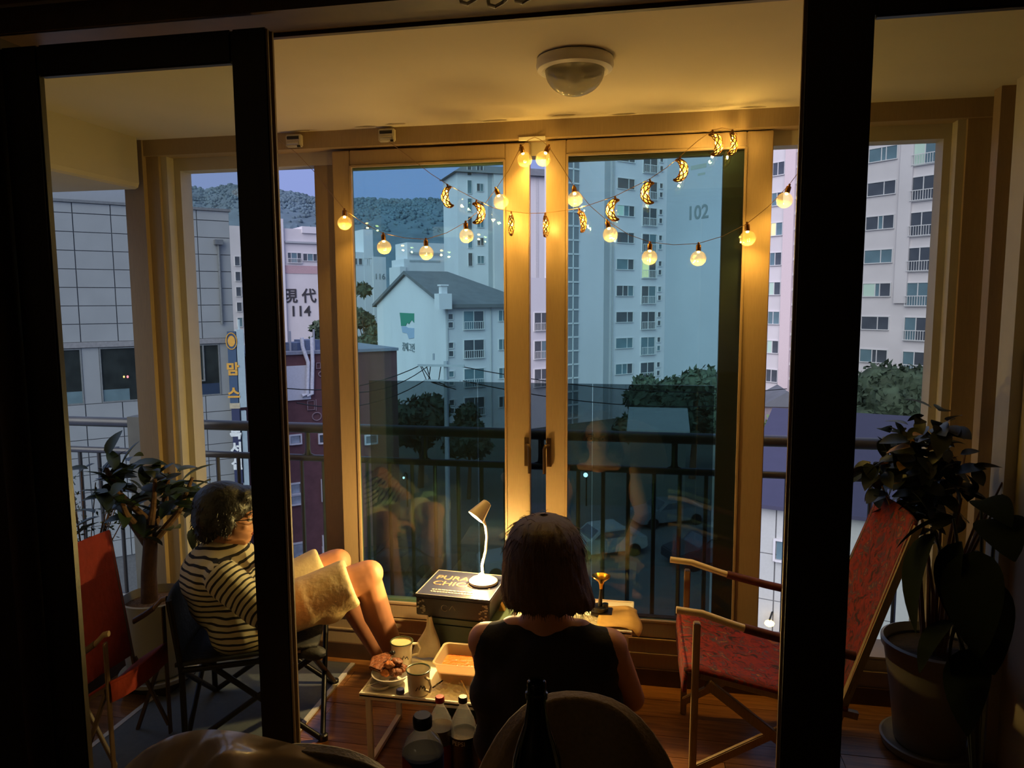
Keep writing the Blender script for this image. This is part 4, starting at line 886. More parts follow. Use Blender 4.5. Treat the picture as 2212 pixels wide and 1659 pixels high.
# ------------------------------------------------------------------ the two strings of lights
GOLD_GLOW = emis('led_filament', (1.0, 0.72, 0.22, 1), 26.0)
def globe_mat():
    m, t, b, o = nodes('ribbed_bulb_plastic'); t.nodes.remove(b)
    tr = t.nodes.new('ShaderNodeBsdfTransparent'); tr.inputs[0].default_value = (1.0, 0.95, 0.8, 1)
    gl = t.nodes.new('ShaderNodeBsdfGlossy'); gl.inputs['Roughness'].default_value = 0.05
    tl = t.nodes.new('ShaderNodeBsdfTranslucent'); tl.inputs[0].default_value = (1.0, 0.86, 0.5, 1)
    tcn = t.nodes.new('ShaderNodeTexCoord'); gr = t.nodes.new('ShaderNodeTexWave'); gr.inputs['Scale'].default_value = 2.0
    lw = t.nodes.new('ShaderNodeLayerWeight'); lw.inputs[0].default_value = 0.35
    a = t.nodes.new('ShaderNodeMixShader'); a.inputs[0].default_value = 0.05; t.links.new(tr.outputs[0], a.inputs[1]); t.links.new(tl.outputs[0], a.inputs[2])
    b2 = t.nodes.new('ShaderNodeMixShader'); fm_ = t.nodes.new('ShaderNodeMath'); fm_.operation = 'MULTIPLY'; fm_.inputs[1].default_value = 0.25; t.links.new(lw.outputs['Fresnel'], fm_.inputs[0]); t.links.new(fm_.outputs[0], b2.inputs[0]); t.links.new(a.outputs[0], b2.inputs[1]); t.links.new(gl.outputs[0], b2.inputs[2])
    t.links.new(b2.outputs[0], o.inputs[0]); return m
GLOBE = globe_mat()
def globe_meshes():
    R = 0.0285; P = []; nu, nv = 36, 14
    for i in range(nv+1):
        th = 0.28+(PI-0.28)*i/nv
        for j in range(nu):
            r = R*(1+0.028*(1 if j % 3 == 0 else -0.6)*math.sin(th))
            P.append((r*math.sin(th)*math.cos(2*PI*j/nu), r*math.sin(th)*math.sin(2*PI*j/nu), -0.0485+R*math.cos(th)))
    mb = MB()
    for i in range(nv):
        for j in range(nu): pass
    mb.grid(P, nu, nv+1, True)
    g = mb.mesh('globe', GLOBE, True)
    s_ = MB(); s_.lathe([(0.002, 0.012), (0.004, 0.011), (0.0045, 0.004), (0.0085, 0.002), (0.0095, -0.004), (0.0095, -0.019), (0.0082, -0.021)], n=16); sk = s_.mesh('socket', mat('socket_copper', rgb(150, 104, 50), 0.28, 0.9, var=0.06), True)
    f = MB(); f.lathe([(0.002, -0.0215), (0.0055, -0.0225), (0.006, -0.026), (0.003, -0.0285)], n=10); fm = f.mesh('filament', GOLD_GLOW, True)
    return g, sk, fm
GL, SK, FM = globe_meshes()
def moon_mat():
    m, t, b, o = nodes('moon_diffuser'); t.nodes.remove(b)
    tr = t.nodes.new('ShaderNodeBsdfTransparent'); tr.inputs[0].default_value = (0.72, 0.72, 0.72, 1)
    em = t.nodes.new('ShaderNodeEmission'); em.inputs[0].default_value = (1.0, 0.62, 0.07, 1); em.inputs[1].default_value = 0.8
    ad = t.nodes.new('ShaderNodeAddShader'); t.links.new(tr.outputs[0], ad.inputs[0]); t.links.new(em.outputs[0], ad.inputs[1]); t.links.new(ad.outputs[0], o.inputs[0]); return m
def moon_meshes():
    # openwork crescent: a tapering bent tube drawn as a lattice of fine wires
    def cen(t): a = -1.75+3.5*t; return np.array((0.030*math.cos(a)-0.012, 0, -0.044+0.036*math.sin(-a)))
    def rad(t): return 0.0148*max(math.sin(PI*t), 0.03)**0.8
    def pt(t, ph):
        c = cen(t); tg = cen(min(t+.01, 1.0))-cen(max(t-.01, 0.0)); tg /= np.linalg.norm(tg)
        u = np.array((0, 1.0, 0)); v_ = np.cross(tg, u); return c+rad(t)*(u*math.cos(ph)*0.72+v_*math.sin(ph))
    mb = MB()
    for s_ in (1, -1):
        for k in range(5): mb.tube([pt(t, 2*PI*k/5+s_*t*5.2) for t in np.linspace(0.0, 1.0, 18)], 0.0024, 4)
    mb.cyl((0.0, 0, 0.008), (-0.006, 0, -0.012), 0.0035, 0.005, 8)
    la = mb.mesh('lattice', mat('gold_lattice', rgb(120, 78, 22), 0.45, 0.3, var=0.05), False)
    co = MB(); P = []
    nt_, nph = 14, 10
    for i in range(nt_):
        t = 0.04+0.92*i/(nt_-1)
        for j in range(nph): P.append(tuple(cen(t)+(pt(t, 2*PI*j/nph)-cen(t))*0.80))
    co.grid(P, nph, nt_, True)
    cm = co.mesh('diffuser', moon_mat(), True)
    fl = MB(); fl.ell((0.006, 0, -0.018), (0.003, 0.003, 0.004), None, 8, 6); fm = fl.mesh('filament', GOLD_GLOW, True)
    return la, cm, fm
LA, CMM, FM2 = moon_meshes()
def hang(parent, nm, meshes, sub, p, tilt, yaw_, watts):
    o = link(nm, meshes[0], parent); o.location = tuple(p); o.rotation_euler = (0, tilt, yaw_)
    for n_, me in zip(sub, meshes[1:]): link(n_, me, o)
    gb_ = nm == 'globe_bulb'
    ld = bpy.data.lights.new('led_light', 'SPOT' if gb_ else 'POINT'); ld.energy = watts; ld.color = WARM; ld.shadow_soft_size = 0.006
    if gb_: ld.spot_size = math.radians(125); ld.spot_blend = 1.0   # the LED sits in the socket and shines down
    lo = bpy.data.objects.new('led_light', ld); col.objects.link(lo); lo.parent = o; lo.location = (0, 0, -0.034) if nm == 'globe_bulb' else (0.012, 0, -0.044)
    if gb_:
        l2 = bpy.data.lights.new('led_spill', 'POINT'); l2.energy = 0.35; l2.color = WARM; l2.shadow_soft_size = 0.003
        o2 = bpy.data.objects.new('led_spill', l2); col.objects.link(o2); o2.parent = o; o2.location = (0, 0, -0.045)
    return o
SY = 2.902
g1 = thing('string_lights', 'string of clear round bulbs swagged in two arcs across the window', 'string lights', atY(1155, 300, SY))
bulbs = [(744, 456, 0.12), (828, 508, -0.05), (920, 520, -0.25), (1006, 483, -0.28), (1072, 410, -0.38), (1126, 318, -0.42), (1184, 318, 0.42), (1240, 406, 0.38), (1312, 480, 0.25), (1404, 528, 0.03), (1509, 530, 0.0), (1614, 486, -0.15), (1704, 404, -0.28)]
for x, y, tl in bulbs: hang(g1, 'globe_bulb', (GL, SK, FM), ('socket', 'filament'), atY(x, y, SY), tl, rng.uniform(0, 3), 5.0)
wire1 = [(600, 300, 2.965), (640, 330, 2.96), (680, 372, 2.95), (712, 414, SY)]+[(744, 452, SY), (785, 482, SY), (828, 504, SY), (875, 514, SY), (920, 517, SY), (965, 503, SY), (1006, 480, SY), (1042, 448, SY), (1072, 407, SY), (1100, 366, SY), (1126, 315, SY), (1142, 302, 2.95), (1155, 296, 2.962), (1168, 302, 2.95), (1184, 315, SY), (1212, 358, SY), (1240, 403, SY), (1275, 445, SY), (1312, 477, SY), (1358, 507, SY), (1404, 523, SY), (1456, 529, SY), (1509, 526, SY), (1562, 510, SY), (1614, 483, SY), (1660, 446, SY), (1704, 400, SY), (1740, 352, SY), (1790, 285, 2.95)]
mb = MB(); mb.tube([atY(x, y, Y) for x, y, Y in wire1], 0.0012, 5); part('wire', mb, WIREM, g1)
g2 = thing('string_lights', 'string of gold openwork crescent moons swagged over the window', 'string lights', atY(1105, 460, SY-0.01))
moons = [(966, 402, 0.15, PI-0.3), (1030, 436, 0.0, 0.35), (1104, 461, -0.1, 1.75), (1178, 464, 0.05, 1.5), (1252, 454, -0.35, 1.2), (1328, 428, 0.0, PI), (1403, 391, 0.0, PI+0.2), (1470, 342, 0.1, 0.1), (1540, 285, -0.15, 0.3), (1582, 285, 0.1, 0.9)]
for x, y, tl, yw in moons: hang(g2, 'moon', (LA, CMM, FM2), ('diffuser', 'filament'), atY(x, y, SY-0.01), tl, yw, 2.0)
wire2 = [(838, 304, 2.95), (880, 336, 2.93), (930, 375, SY-0.01), (966, 398, SY-0.01), (1030, 432, SY-0.01), (1066, 449, SY-0.01), (1104, 457, SY-0.01), (1140, 461, SY-0.01), (1178, 460, SY-0.01), (1252, 450, SY-0.01), (1328, 424, SY-0.01), (1403, 387, SY-0.01), (1440, 362, SY-0.01), (1470, 337, SY-0.01), (1506, 305, SY-0.01), (1540, 281, SY-0.01), (1560, 276, 2.955), (1582, 281, SY-0.01), (1592, 290, 2.95)]
mb = MB(); mb.tube([atY(x, y, Y) for x, y, Y in wire2], 0.0012, 5); part('wire', mb, WIREM, g2)
def battery(x, y, lb):
    c = atY(x, y, 2.955); t = thing('battery_case', lb, 'battery case', c)
    mb = MB(); mb.box((c[0]-0.034, 2.942, c[2]-0.026), (c[0]+0.034, 2.968, c[2]+0.024)); part('case', mb, mat('clear_case', rgb(196, 190, 176), 0.25, var=0.1), t, bevel=0.004)
    for dz in (-0.012, 0.010):
        mb = MB(); mb.cyl((c[0]-0.026, 2.945, c[2]+dz), (c[0]+0.026, 2.945, c[2]+dz), 0.0075, n=10); part('cell', mb, SILVER if dz < 0 else BLACKP, t, smooth=True)
    mb = MB(); mb.box((c[0]+0.020, 2.936, c[2]-0.030), (c[0]+0.032, 2.943, c[2]-0.022)); part('switch', mb, BLACKP, t)
battery(836, 292, 'clear battery case stuck to the window head, where the moon string starts')
battery(636, 304, 'clear battery case stuck to the window head beside the left door leaf')

# ------------------------------------------------------------------ boxes and the lit table lamp
bx = MB(); c0 = (-0.67, 2.715)
rb = -0.06
t = thing('storage_crate', 'dark green storage crate standing on the floor under the black carton', 'crate', (c0[0], c0[1], 0))
GREENC = mat('dark_green_plastic', rgb(52, 66, 44), 0.5, var=0.08)
mb = MB(); mb.box((-0.81, 2.60, 0.0), (-0.52, 2.84, 0.375), rb); part('body', mb, GREENC, t, bevel=0.008)
mb = MB(); mb.box((-0.825, 2.588, 0.375), (-0.508, 2.852, 0.405), rb); part('lid', mb, GREENC, t, bevel=0.006)
mb = MB(); mb.box((-0.63, 2.592, 0.28), (-0.55, 2.602, 0.325), rb, c0); part('handle', mb, BLACKP, t)
t = thing('takeaway_carton', 'black takeaway chicken carton with pale lettering, lying on the green crate', 'carton', (c0[0]-0.03, c0[1]-0.02, 0.405))
CARTB = mat('black_carton', rgb(34, 34, 42), 0.45, var=0.06)
K0, K1 = (-0.865, 2.585), (-0.575, 2.84); kc = ((K0[0]+K1[0])/2, (K0[1]+K1[1])/2)
mb = MB(); mb.box((K0[0], K0[1], 0.407), (K1[0], K1[1], 0.478), rb); part('carton_body', mb, CARTB, t, bevel=0.003)
mb = MB(); mb.box((K0[0]-0.004, K0[1]-0.004, 0.478), (K1[0]+0.004, K1[1]+0.004, 0.490), rb); part('carton_lid', mb, mat('navy_carton_lid', rgb(40, 42, 62), 0.35, var=0.05), t, bevel=0.003)
e_ = MB()
for a, b in (((K0[0], K0[1]), (K1[0], K0[1])), ((K1[0], K0[1]), (K1[0], K1[1])), ((K1[0], K1[1]), (K0[0], K1[1])), ((K0[0], K1[1]), (K0[0], K0[1]))):
    def rt(p): return (kc[0]+(p[0]-kc[0])*math.cos(rb)-(p[1]-kc[1])*math.sin(rb), kc[1]+(p[0]-kc[0])*math.sin(rb)+(p[1]-kc[1])*math.cos(rb), 0.4905)
    e_.bar(rt(a), rt(b), 0.003, 0.002)
part('lid_border', e_, mat('silver_print', rgb(110, 108, 110), 0.4, var=0.05), t)
PRT = mat('cream_print', rgb(120, 92, 74), 0.5, var=0.05)
Rz = Matrix.Rotation(rb, 4, 'Z')
def on_lid(x, y, z=0.4907): return Matrix.Translation((kc[0], kc[1], z)) @ Rz @ Matrix.Translation((x, y, 0))
puttext('lettering', 'PURADAK', 0.056, 0.0006, PRT, t, on_lid(0.0, 0.052)); puttext('lettering', 'CHICKEN', 0.056, 0.0006, PRT, t, on_lid(0.0, -0.008))
mb = MB()
for r_ in range(2):
    x = -0.10
    while x < 0.10:
        w_ = rng.uniform(0.006, 0.013); q0 = on_lid(x, -0.072-0.020*r_) @ Vector((0, 0, 0)); q1 = on_lid(x+w_, -0.072-0.020*r_) @ Vector((0, 0, 0)); mb.bar(q0, q1, 0.009, 0.0012); x += w_+0.004
part('small_print', mb, mat('pale_print', rgb(120, 116, 112), 0.5), t)
dt = MB()
for s_ in (-1, 1):
    for k in range(16):
        x = kc[0]+s_*(0.108+0.03*random.random()); z = 0.415+0.055*random.random(); p = rt((x, K0[1]-0.001)); dt.bar((p[0]-0.004, p[1]-0.0015, z), (p[0]+0.004, p[1]-0.0015, z), 0.002, 0.006)
part('corner_print', dt, mat('grey_print', rgb(140, 138, 130), 0.5), t)
for k, (px_, tx, sz) in enumerate(((957, -0.03, 0.03),)):
    mb = MB(); p = rt((kc[0]-0.03, K0[1]-0.001)); mb.tube([(p[0]+0.012*math.cos(a), p[1]-0.001, 0.445+0.012*math.sin(a)) for a in np.linspace(0.6, 5.6, 12)], 0.0015, 4); mb.tube([(p[0]+0.018, p[1]-0.001, 0.438), (p[0]+0.03, p[1]-0.001, 0.455), (p[0]+0.042, p[1]-0.001, 0.438)], 0.0015, 4); part('emblem', mb, bpy.data.materials['grey_print'], t)
# lamp
LBX, LBY, LBZ = -0.642, 2.735, 0.492
t = thing('table_lamp', 'small white lamp glowing at its foot, its conical shade bent aside, on the carton', 'lamp', (LBX, LBY, LBZ))
LAMPW = mat('lamp_white', rgb(196, 182, 164), 0.4, var=0.02)
mb = MB(); mb.lathe([(0.050, 0), (0.056, 0.004), (0.056, 0.012), (0.048, 0.018), (0.014, 0.022)], (LBX, LBY, LBZ), 32); part('base', mb, LAMPW, t, smooth=True)
LEDZ = LBZ+0.034
mb = MB(); mb.ell((LBX-0.004, LBY-0.012, LEDZ), (0.0135, 0.0135, 0.012), None, 14, 8); part('light_bulb', mb, emis('lamp_glow', (1.0, 0.80, 0.38, 1), 40.0), t, smooth=True)
nk = [(LBX, LBY, LBZ+0.018)]+[tuple(atY(x, y, 2.735)) for x, y in ((1041, 1222), (1049, 1190), (1052, 1160), (1049, 1138), (1043, 1118))]
mb = MB(); mb.tube(nk, 0.0055, 10); part('neck', mb, LAMPW, t, smooth=True)
apex = np.array(atY(1054, 1084, 2.735)); mouth = np.array(atY(1032, 1112, 2.735))+np.array((0, -0.035, 0)); ax = mouth-apex; Ls = np.linalg.norm(ax); ax = ax/Ls
mb = MB(); mb.lathe([(0.010, 0), (0.018, 0.004), (0.036, Ls), (0.0335, Ls), (0.016, 0.010)], tuple(apex), 28, tuple(ax), True, True); part('shade', mb, LAMPW, t, smooth=True)
mb = MB(); mb.lathe([(0.004, Ls*0.55), (0.024, Ls*0.6), (0.026, Ls*0.78), (0.022, Ls*0.8)], tuple(apex), 24, tuple(ax)); part('reflector', mb, mat('reflector_pale', rgb(214, 200, 190), 0.4), t, smooth=True)
ld = bpy.data.lights.new('lamp_light', 'POINT'); ld.energy = 21.0; ld.color = (1.0, 0.62, 0.17); ld.shadow_soft_size = 0.015
lo = bpy.data.objects.new('lamp_light', ld); col.objects.link(lo); lo.parent = t; lo.location = (-0.010, -0.022, LEDZ-LBZ+0.022)
# an added light at the mouth of the shade brightens the food
ld = bpy.data.lights.new('shade_fill_light', 'POINT'); ld.energy = 34.0; ld.color = (1.0, 0.68, 0.26); ld.shadow_soft_size = 0.012
lo = bpy.data.objects.new('shade_fill_light', ld); col.objects.link(lo); lo.parent = t; q_ = apex+ax*(Ls*0.97); lo.location = (q_[0]-LBX, q_[1]-LBY, q_[2]-LBZ)

# ------------------------------------------------------------------ tables
def tray_table(label, x0, x1, y0, y1, z, m):
    t = thing('folding_table', label, 'table', ((x0+x1)/2, (y0+y1)/2, 0))
    mb = MB(); mb.box((x0, y0, z-0.014), (x1, y1, z-0.003)); part('tabletop', mb, m, t, bevel=0.003)
    mb = MB(); mb.box((x0, y0, z-0.022), (x1, y0+0.010, z+0.001)); mb.box((x0, y1-0.010, z-0.022), (x1, y1, z+0.001)); mb.box((x0, y0+0.010, z-0.022), (x0+0.010, y1-0.010, z+0.001)); mb.box((x1-0.010, y0+0.010, z-0.022), (x1, y1-0.010, z+0.001)); part('rim', mb, m, t, bevel=0.002)
    for xa, s_ in ((x0+0.03, 1), (x1-0.03, -1)):
        for ya in (y0+0.012, y1-0.012):
            mb = MB(); mb.bar((xa, ya, z-0.018), (xa+s_*0.004, ya, 0.0), 0.022, 0.012); part('leg', mb, m, t, bevel=0.002)
        mb = MB(); mb.bar((xa+s_*0.004, y0+0.02, 0.012), (xa+s_*0.004, y1-0.02, 0.012), 0.018, 0.014); part('stretcher', mb, m, t)
    return t
TABW = mat('white_table_lacquer', rgb(242, 238, 226), 0.35, var=0.03)
TZ = 0.262
tray_table('low white folding tray table crowded with food between the two people', -0.972, -0.40, 2.262, 2.575, TZ, TABW)
T2 = 0.392
tray_table('low white side table by the window behind the woman in black', -0.50, -0.06, 2.62, 2.90, T2, TABW)

# ------------------------------------------------------------------ food and dishes
def mug(label, cx, cy, z, r, h, hang_, drink):
    t = thing('enamel_mug', label, 'mug', (cx, cy, z))
    mb = MB(); mb.lathe([(r*0.86, 0), (r*0.9, 0.002), (r, h*0.85), (r*1.04, h), (r*0.99, h), (r*0.94, h*0.85), (r*0.84, 0.006)], (cx, cy, z), 36); part('cup', mb, CREAM, t, smooth=True)
    mb = MB(); mb.tube([(cx+r*1.035*math.cos(a), cy+r*1.035*math.sin(a), z+h) for a in np.linspace(0, 2*PI, 37)[:-1]], 0.0026, 8, closed=True); part('rim', mb, GREENRIM, t, smooth=True)
    d = np.array((math.cos(hang_), math.sin(hang_), 0)); k = np.array((0, 0, 1.0)); c = np.array((cx, cy, z))
    mb = MB(); mb.tube([c+d*r*0.96+k*h*0.82, c+d*(r+0.020)+k*h*0.80, c+d*(r+0.030)+k*h*0.55, c+d*(r+0.022)+k*h*0.30, c+d*r*0.93+k*h*0.26], 0.0048, 8); part('handle', mb, CREAM, t, smooth=True)
    mb = MB(); mb.lathe([(r*0.93, h*drink), (0.001, h*drink)], (cx, cy, z), 28, cap0=False, cap1=False); part('drink', mb, mat('drink_'+str(int(drink*100)), rgb(60, 30, 18) if drink < 0.7 else rgb(196, 176, 128), 0.1), t)
    # mountain print on the side
    P = []
    for k_, (a, zz) in enumerate(((-1.5, .2), (-1.35, .34), (-1.2, .24), (-1.05, .42), (-0.9, .28), (-0.75, .36), (-0.6, .2))): P.append((cx+r*1.0*math.cos(a)*1.0, cy+r*1.0*math.sin(a), z+h*(zz+0.1)))
    mb = MB(); mb.tube(P, 0.0016, 4); part('printed_peaks', mb, mat('print_black', rgb(40, 34, 26), 0.6), t)
    return t
mug('cream enamel mug with a green rim, the nearer one with dark drink', -0.772, 2.305, TZ, 0.039, 0.082, -0.6, 0.45)
mug('cream enamel mug with a green rim, the farther one filled with pale drink', -0.898, 2.495, TZ, 0.039, 0.082, 0.5, 0.93)
# fried chicken on its tray
pc = (-0.912, 2.372)
t = thing('paper_bowl', 'white bowl heaped under the fried chicken', 'bowl', (pc[0]+0.02, pc[1]-0.015, TZ))
mb = MB(); mb.lathe([(0.035, 0), (0.040, 0.002), (0.066, 0.036), (0.070, 0.038), (0.067, 0.040), (0.037, 0.005)], (pc[0]+0.025, pc[1]-0.02, TZ), 32); part('bowl_body', mb, WHITEP, t, smooth=True)
FRY = mat('fried_crust', rgb(150, 84, 30), 0.55, var=0.55, scale=55, bump=1.0)
FRYD = mat('fried_crust_dark', rgb(110, 58, 22), 0.55, var=0.5, scale=60, bump=1.0)
def lump(c, r, seed):
    rg2 = np.random.default_rng(seed); mb = MB(); mb.ell((0, 0, 0), (1, 1, 1), None, 14, 9)
    V = np.array(mb.v); off3 = rg2.uniform(-9, 9, 3)
    n = np.array([math.sin(v[0]*4+off3[0])*math.sin(v[1]*5+off3[1])+0.6*math.sin(v[2]*7+off3[2]+v[0]*3) for v in V])
    V = V*(1+0.16*n[:, None])*np.array(r); mb.v = [tuple(np.array(c)+v) for v in V]; return mb
spots = [(0.03, -0.03, .050, .024), (-0.005, 0.0, .052, .026), (0.05, 0.0, .052, .022), (0.02, 0.025, .054, .026), (0.045, -0.035, .052, .018), (0.0, -0.04, .048, .020), (0.03, 0.0, .078, .022), (0.01, -0.02, .076, .020)]
for i, (dx, dy, dz, r) in enumerate(spots):
    solo('fried_chicken', lump((pc[0]+0.01+dx*0.9, pc[1]+dy*0.8, TZ+dz*0.82), (r, r*0.85, r*0.62), i), FRY if i % 2 else FRYD, 'piece of crusty brown fried chicken heaped in the white bowl', 'chicken', True, group='fried chicken in the bowl')
mb = MB(); pz = [(-0.072, 0.045), (-0.055, -0.03), (0.0, -0.055), (-0.005, 0.075), (-0.03, 0.088)]
mb.prism([(pc[0]+a, pc[1]+b) for a, b in pz], 'z', TZ+0.044, TZ+0.056); solo('flatbread', mb, FRYD, 'flat browned slice sticking out left of the fried chicken', 'bread', bevel=0.004)
mb = lump((pc[0]+0.012, pc[1]+0.03, TZ+0.083), (0.010, 0.009, 0.008), 91); solo('olive', mb, BLACKP, 'small black olive on top of the fried chicken', 'olive', True)
t = thing('side_dish', 'small empty white dish at the near left corner of the tray table', 'dish', (-0.915, 2.315, TZ))
mb = MB(); mb.lathe([(0.030, 0), (0.034, 0.002), (0.040, 0.014), (0.037, 0.014), (0.031, 0.004)], (-0.915, 2.318, TZ), 30); part('dish_body', mb, WHITEP, t, smooth=True)
def cutlery(name, label, a, b, m, kind):
    a = np.array(a); b = np.array(b); d = (b-a)/np.linalg.norm(b-a); t = thing(name, label, name, tuple(a))
    mb = MB(); mb.tube([a, a+(b-a)*0.5, a+(b-a)*0.8], [0.0028, 0.0024, 0.0026], 8); part('handle', mb, m, t, smooth=True)
    mb = MB()
    if kind == 'spoon': mb.ell(tuple(a+(b-a)*0.9), (0.014, 0.012, 0.004), Vector((1, 0, 0)).rotation_difference(Vector(d)), 14, 8)
    elif kind == 'fork':
        sd_ = np.cross(d, (0, 0, 1.0))
        for k in (-1.5, -0.5, 0.5, 1.5): mb.bar(a+(b-a)*0.78+sd_*k*0.0045, b+sd_*k*0.0048, 0.0022, 0.0015)
        mb.bar(a+(b-a)*0.76, a+(b-a)*0.82, 0.018, 0.002)
    else: mb.tube([a+(b-a)*0.8, b], [0.0026, 0.0016], 8)
    part({'spoon': 'spoon_bowl', 'fork': 'tines'}.get(kind, 'tip'), mb, SILVER if kind != 'stick' else m, t, smooth=kind == 'spoon'); return t
cutlery('spoon', 'pale spoon lying across the small empty dish', (-0.955, 2.288, TZ+0.012), (-0.872, 2.348, TZ+0.018), WHITEP, 'spoon')
cutlery('fork', 'dark handled fork beside the nearer mug', (-0.730, 2.33, TZ+0.006), (-0.655, 2.45, TZ+0.03), BLACKM, 'fork')
cutlery('chopstick', 'pale wooden chopstick propped on the orange food tub', (-0.588, 2.285, TZ+0.006), (-0.648, 2.385, TZ+0.026), mat('pale_wood', rgb(214, 186, 130), 0.6), 'stick')
cutlery('spoon', 'shiny steel spoon lying by the black capped bottle', (-0.556, 2.29, TZ+0.02), (-0.576, 2.40, TZ+0.008), SILVER, 'spoon')
t = thing('bottle_cap', 'loose blue screw cap lying at the near edge of the tray table', 'cap', (-0.832, 2.288, TZ))
mb = MB(); mb.lathe([(0.0135, 0), (0.0145, 0.001), (0.014, 0.013), (0.012, 0.015)], (-0.832, 2.288, TZ), 24); part('cap_body', mb, mat('blue_cap', rgb(38, 44, 96), 0.4, var=0.03), t, smooth=True)
# square tub of orange food
t = thing('food_tub', 'translucent square tub with orange stew at the right of the tray table', 'tub', (-0.655, 2.43, TZ))
TUB = glass('translucent_tub', (0.95, 0.85, 0.66, 1), 0.8, 0.2, 0.55, (0.85, 0.72, 0.50, 1))
def rsq(cx, cy, h, z, n=6, rr=0.25):
    P = []
    for q in range(4):
        for k in range(n):
            a = PI/2*q+PI/2*k/(n-1); sx = (1, -1, -1, 1)[q]; sy = (1, 1, -1, -1)[q]
            P.append((cx+sx*h*(1-rr)+h*rr*math.cos(a), cy+sy*h*(1-rr)+h*rr*math.sin(a), z))
    return P
tx, ty = -0.655, 2.432
mb = MB(); P = rsq(tx, ty, 0.060, TZ+0.001)+rsq(tx, ty, 0.080, TZ+0.078)+rsq(tx, ty, 0.085, TZ+0.080)+rsq(tx, ty, 0.0845, TZ+0.084)+rsq(tx, ty, 0.078, TZ+0.082)+rsq(tx, ty, 0.058, TZ+0.003)
mb.grid(P, 24, 6, True); mb.add(rsq(tx, ty, 0.060, TZ+0.001), [tuple(range(24))]); part('tub_body', mb, TUB, t, smooth=True)
mb = MB(); P = rsq(tx, ty, 0.057, TZ+0.005)+rsq(tx, ty, 0.069, TZ+0.046); mb.grid(P, 24, 2, True); mb.add(rsq(tx, ty, 0.069, TZ+0.046), [tuple(range(24))]); part('stew', mb, mat('orange_stew', rgb(196, 104, 36), 0.3, var=0.3, scale=60, bump=0.5), t)
# crumpled clear wrap
def crumple(cx, cy, z, rx, ry, h, n, seed):
    g = np.random.default_rng(seed); P = []
    for i in range(n):
        for j in range(n):
            u = 2*i/(n-1)-1; v_ = 2*j/(n-1)-1
            P.append((cx+rx*u+g.normal()*rx*0.06, cy+ry*v_+g.normal()*ry*0.06, z+max(0.001, h*(1-0.7*(u*u+v_*v_)/2)*g.uniform(0.05, 1.0))))
    mb = MB(); mb.grid(P, n, n); return mb
solo('plastic_wrap', crumple(-0.655, 2.318, TZ+0.002, 0.065, 0.042, 0.030, 15, 5), glass('cling_film', (0.94, 0.92, 0.86, 1), 1.0, 0.06, 0.16, (0.85, 0.78, 0.6, 1)), 'crumpled clear plastic wrap between the nearer mug and the tub', 'wrap')
# paper napkin standing against the crate
nv = [(-0.865, 2.566), (-0.80, 2.556), (-0.735, 2.563)]
mb = MB(); n1 = 9; P = []
for i in range(10):
    v_ = i/9; wd = 0.052*(1-0.78*v_)+0.008*math.sin(6*v_); cxn = -0.828+0.012*v_+0.012*math.sin(3*v_)
    for j in range(n1):
        u = 2*j/(n1-1)-1; P.append((cxn+u*wd, 2.552+0.022*v_*v_+0.012*(1-abs(u))*(1-v_*0.4)*-1+0.005*math.sin(u*5+v_*4), TZ+0.002+0.150*v_))
mb.grid(P, n1, 10); o = solo('paper_napkin', mb, mat('napkin_paper', rgb(214, 204, 184), 0.9, var=0.04, scale=30, bump=0.4), 'white paper napkin standing up against the green crate', 'napkin', True)
md = o.modifiers.new('thick', 'SOLIDIFY'); md.thickness = 0.002
# on the side table
t = thing('horn_speaker', 'small gramophone shaped horn with a brass mouth on a black stem, on the side table', 'horn', (-0.185, 2.76, T2))
hx, hy = -0.185, 2.765
mb = MB(); mb.box((hx-0.035, hy-0.035, T2), (hx+0.045, hy+0.035, T2+0.012)); part('plinth', mb, DOORF, t, bevel=0.002)
mb = MB(); mb.lathe([(0.030, 0.012), (0.034, 0.014), (0.034, 0.026), (0.028, 0.030)], (hx-0.006, hy, T2), 28); mb.cyl((hx+0.018, hy, T2+0.012), (hx+0.018, hy, T2+0.04), 0.012, n=14); part('base', mb, BLACKP, t, smooth=True)
mb = MB(); mb.tube([(hx-0.002, hy, T2+0.028), (hx, hy, T2+0.075), (hx+0.002, hy, T2+0.10)], [0.009, 0.006, 0.0065], 12); part('stem', mb, BLACKP, t, smooth=True)
mb = MB(); mb.lathe([(0.0065, 0.098), (0.0085, 0.116), (0.014, 0.128), (0.030, 0.140), (0.036, 0.147), (0.0355, 0.149), (0.028, 0.143), (0.011, 0.131), (0.004, 0.112)], (hx+0.002, hy, T2), 36, cap0=False); part('horn', mb, BRASS, t, smooth=True)
t = thing('drinking_glass', 'clear drinking glass on the side table beside the horn', 'glass', (-0.268, 2.70, T2))
mb = MB(); mb.lathe([(0.026, 0), (0.030, 0.004), (0.036, 0.062), (0.0345, 0.062), (0.028, 0.006), (0.002, 0.005)], (-0.268, 2.70, T2), 28, cap1=False); part('glass_body', mb, TUMBLER, t, smooth=True)
solo('plastic_wrap', crumple(-0.225, 2.67, T2+0.001, 0.035, 0.03, 0.03, 11, 9), bpy.data.materials['cling_film'], 'crumpled clear wrapper on the side table by the drinking glass', 'wrap')
t = thing('snack_dish', 'black square dish with a cheese wedge right of the carton', 'dish', (-0.535, 2.66, 0.395))
dz_ = T2
mb = MB(); mb.box((-0.585, 2.665, dz_-0.0), (-0.50, 2.735, dz_+0.008)); part('dish_body', mb, BLACKP, t, bevel=0.003)
mb = MB(); mb.tube([(-0.585, 2.665, dz_+0.010), (-0.50, 2.665, dz_+0.010), (-0.50, 2.735, dz_+0.010), (-0.585, 2.735, dz_+0.010)], 0.003, 6, closed=True); part('rim', mb, SILVER, t)
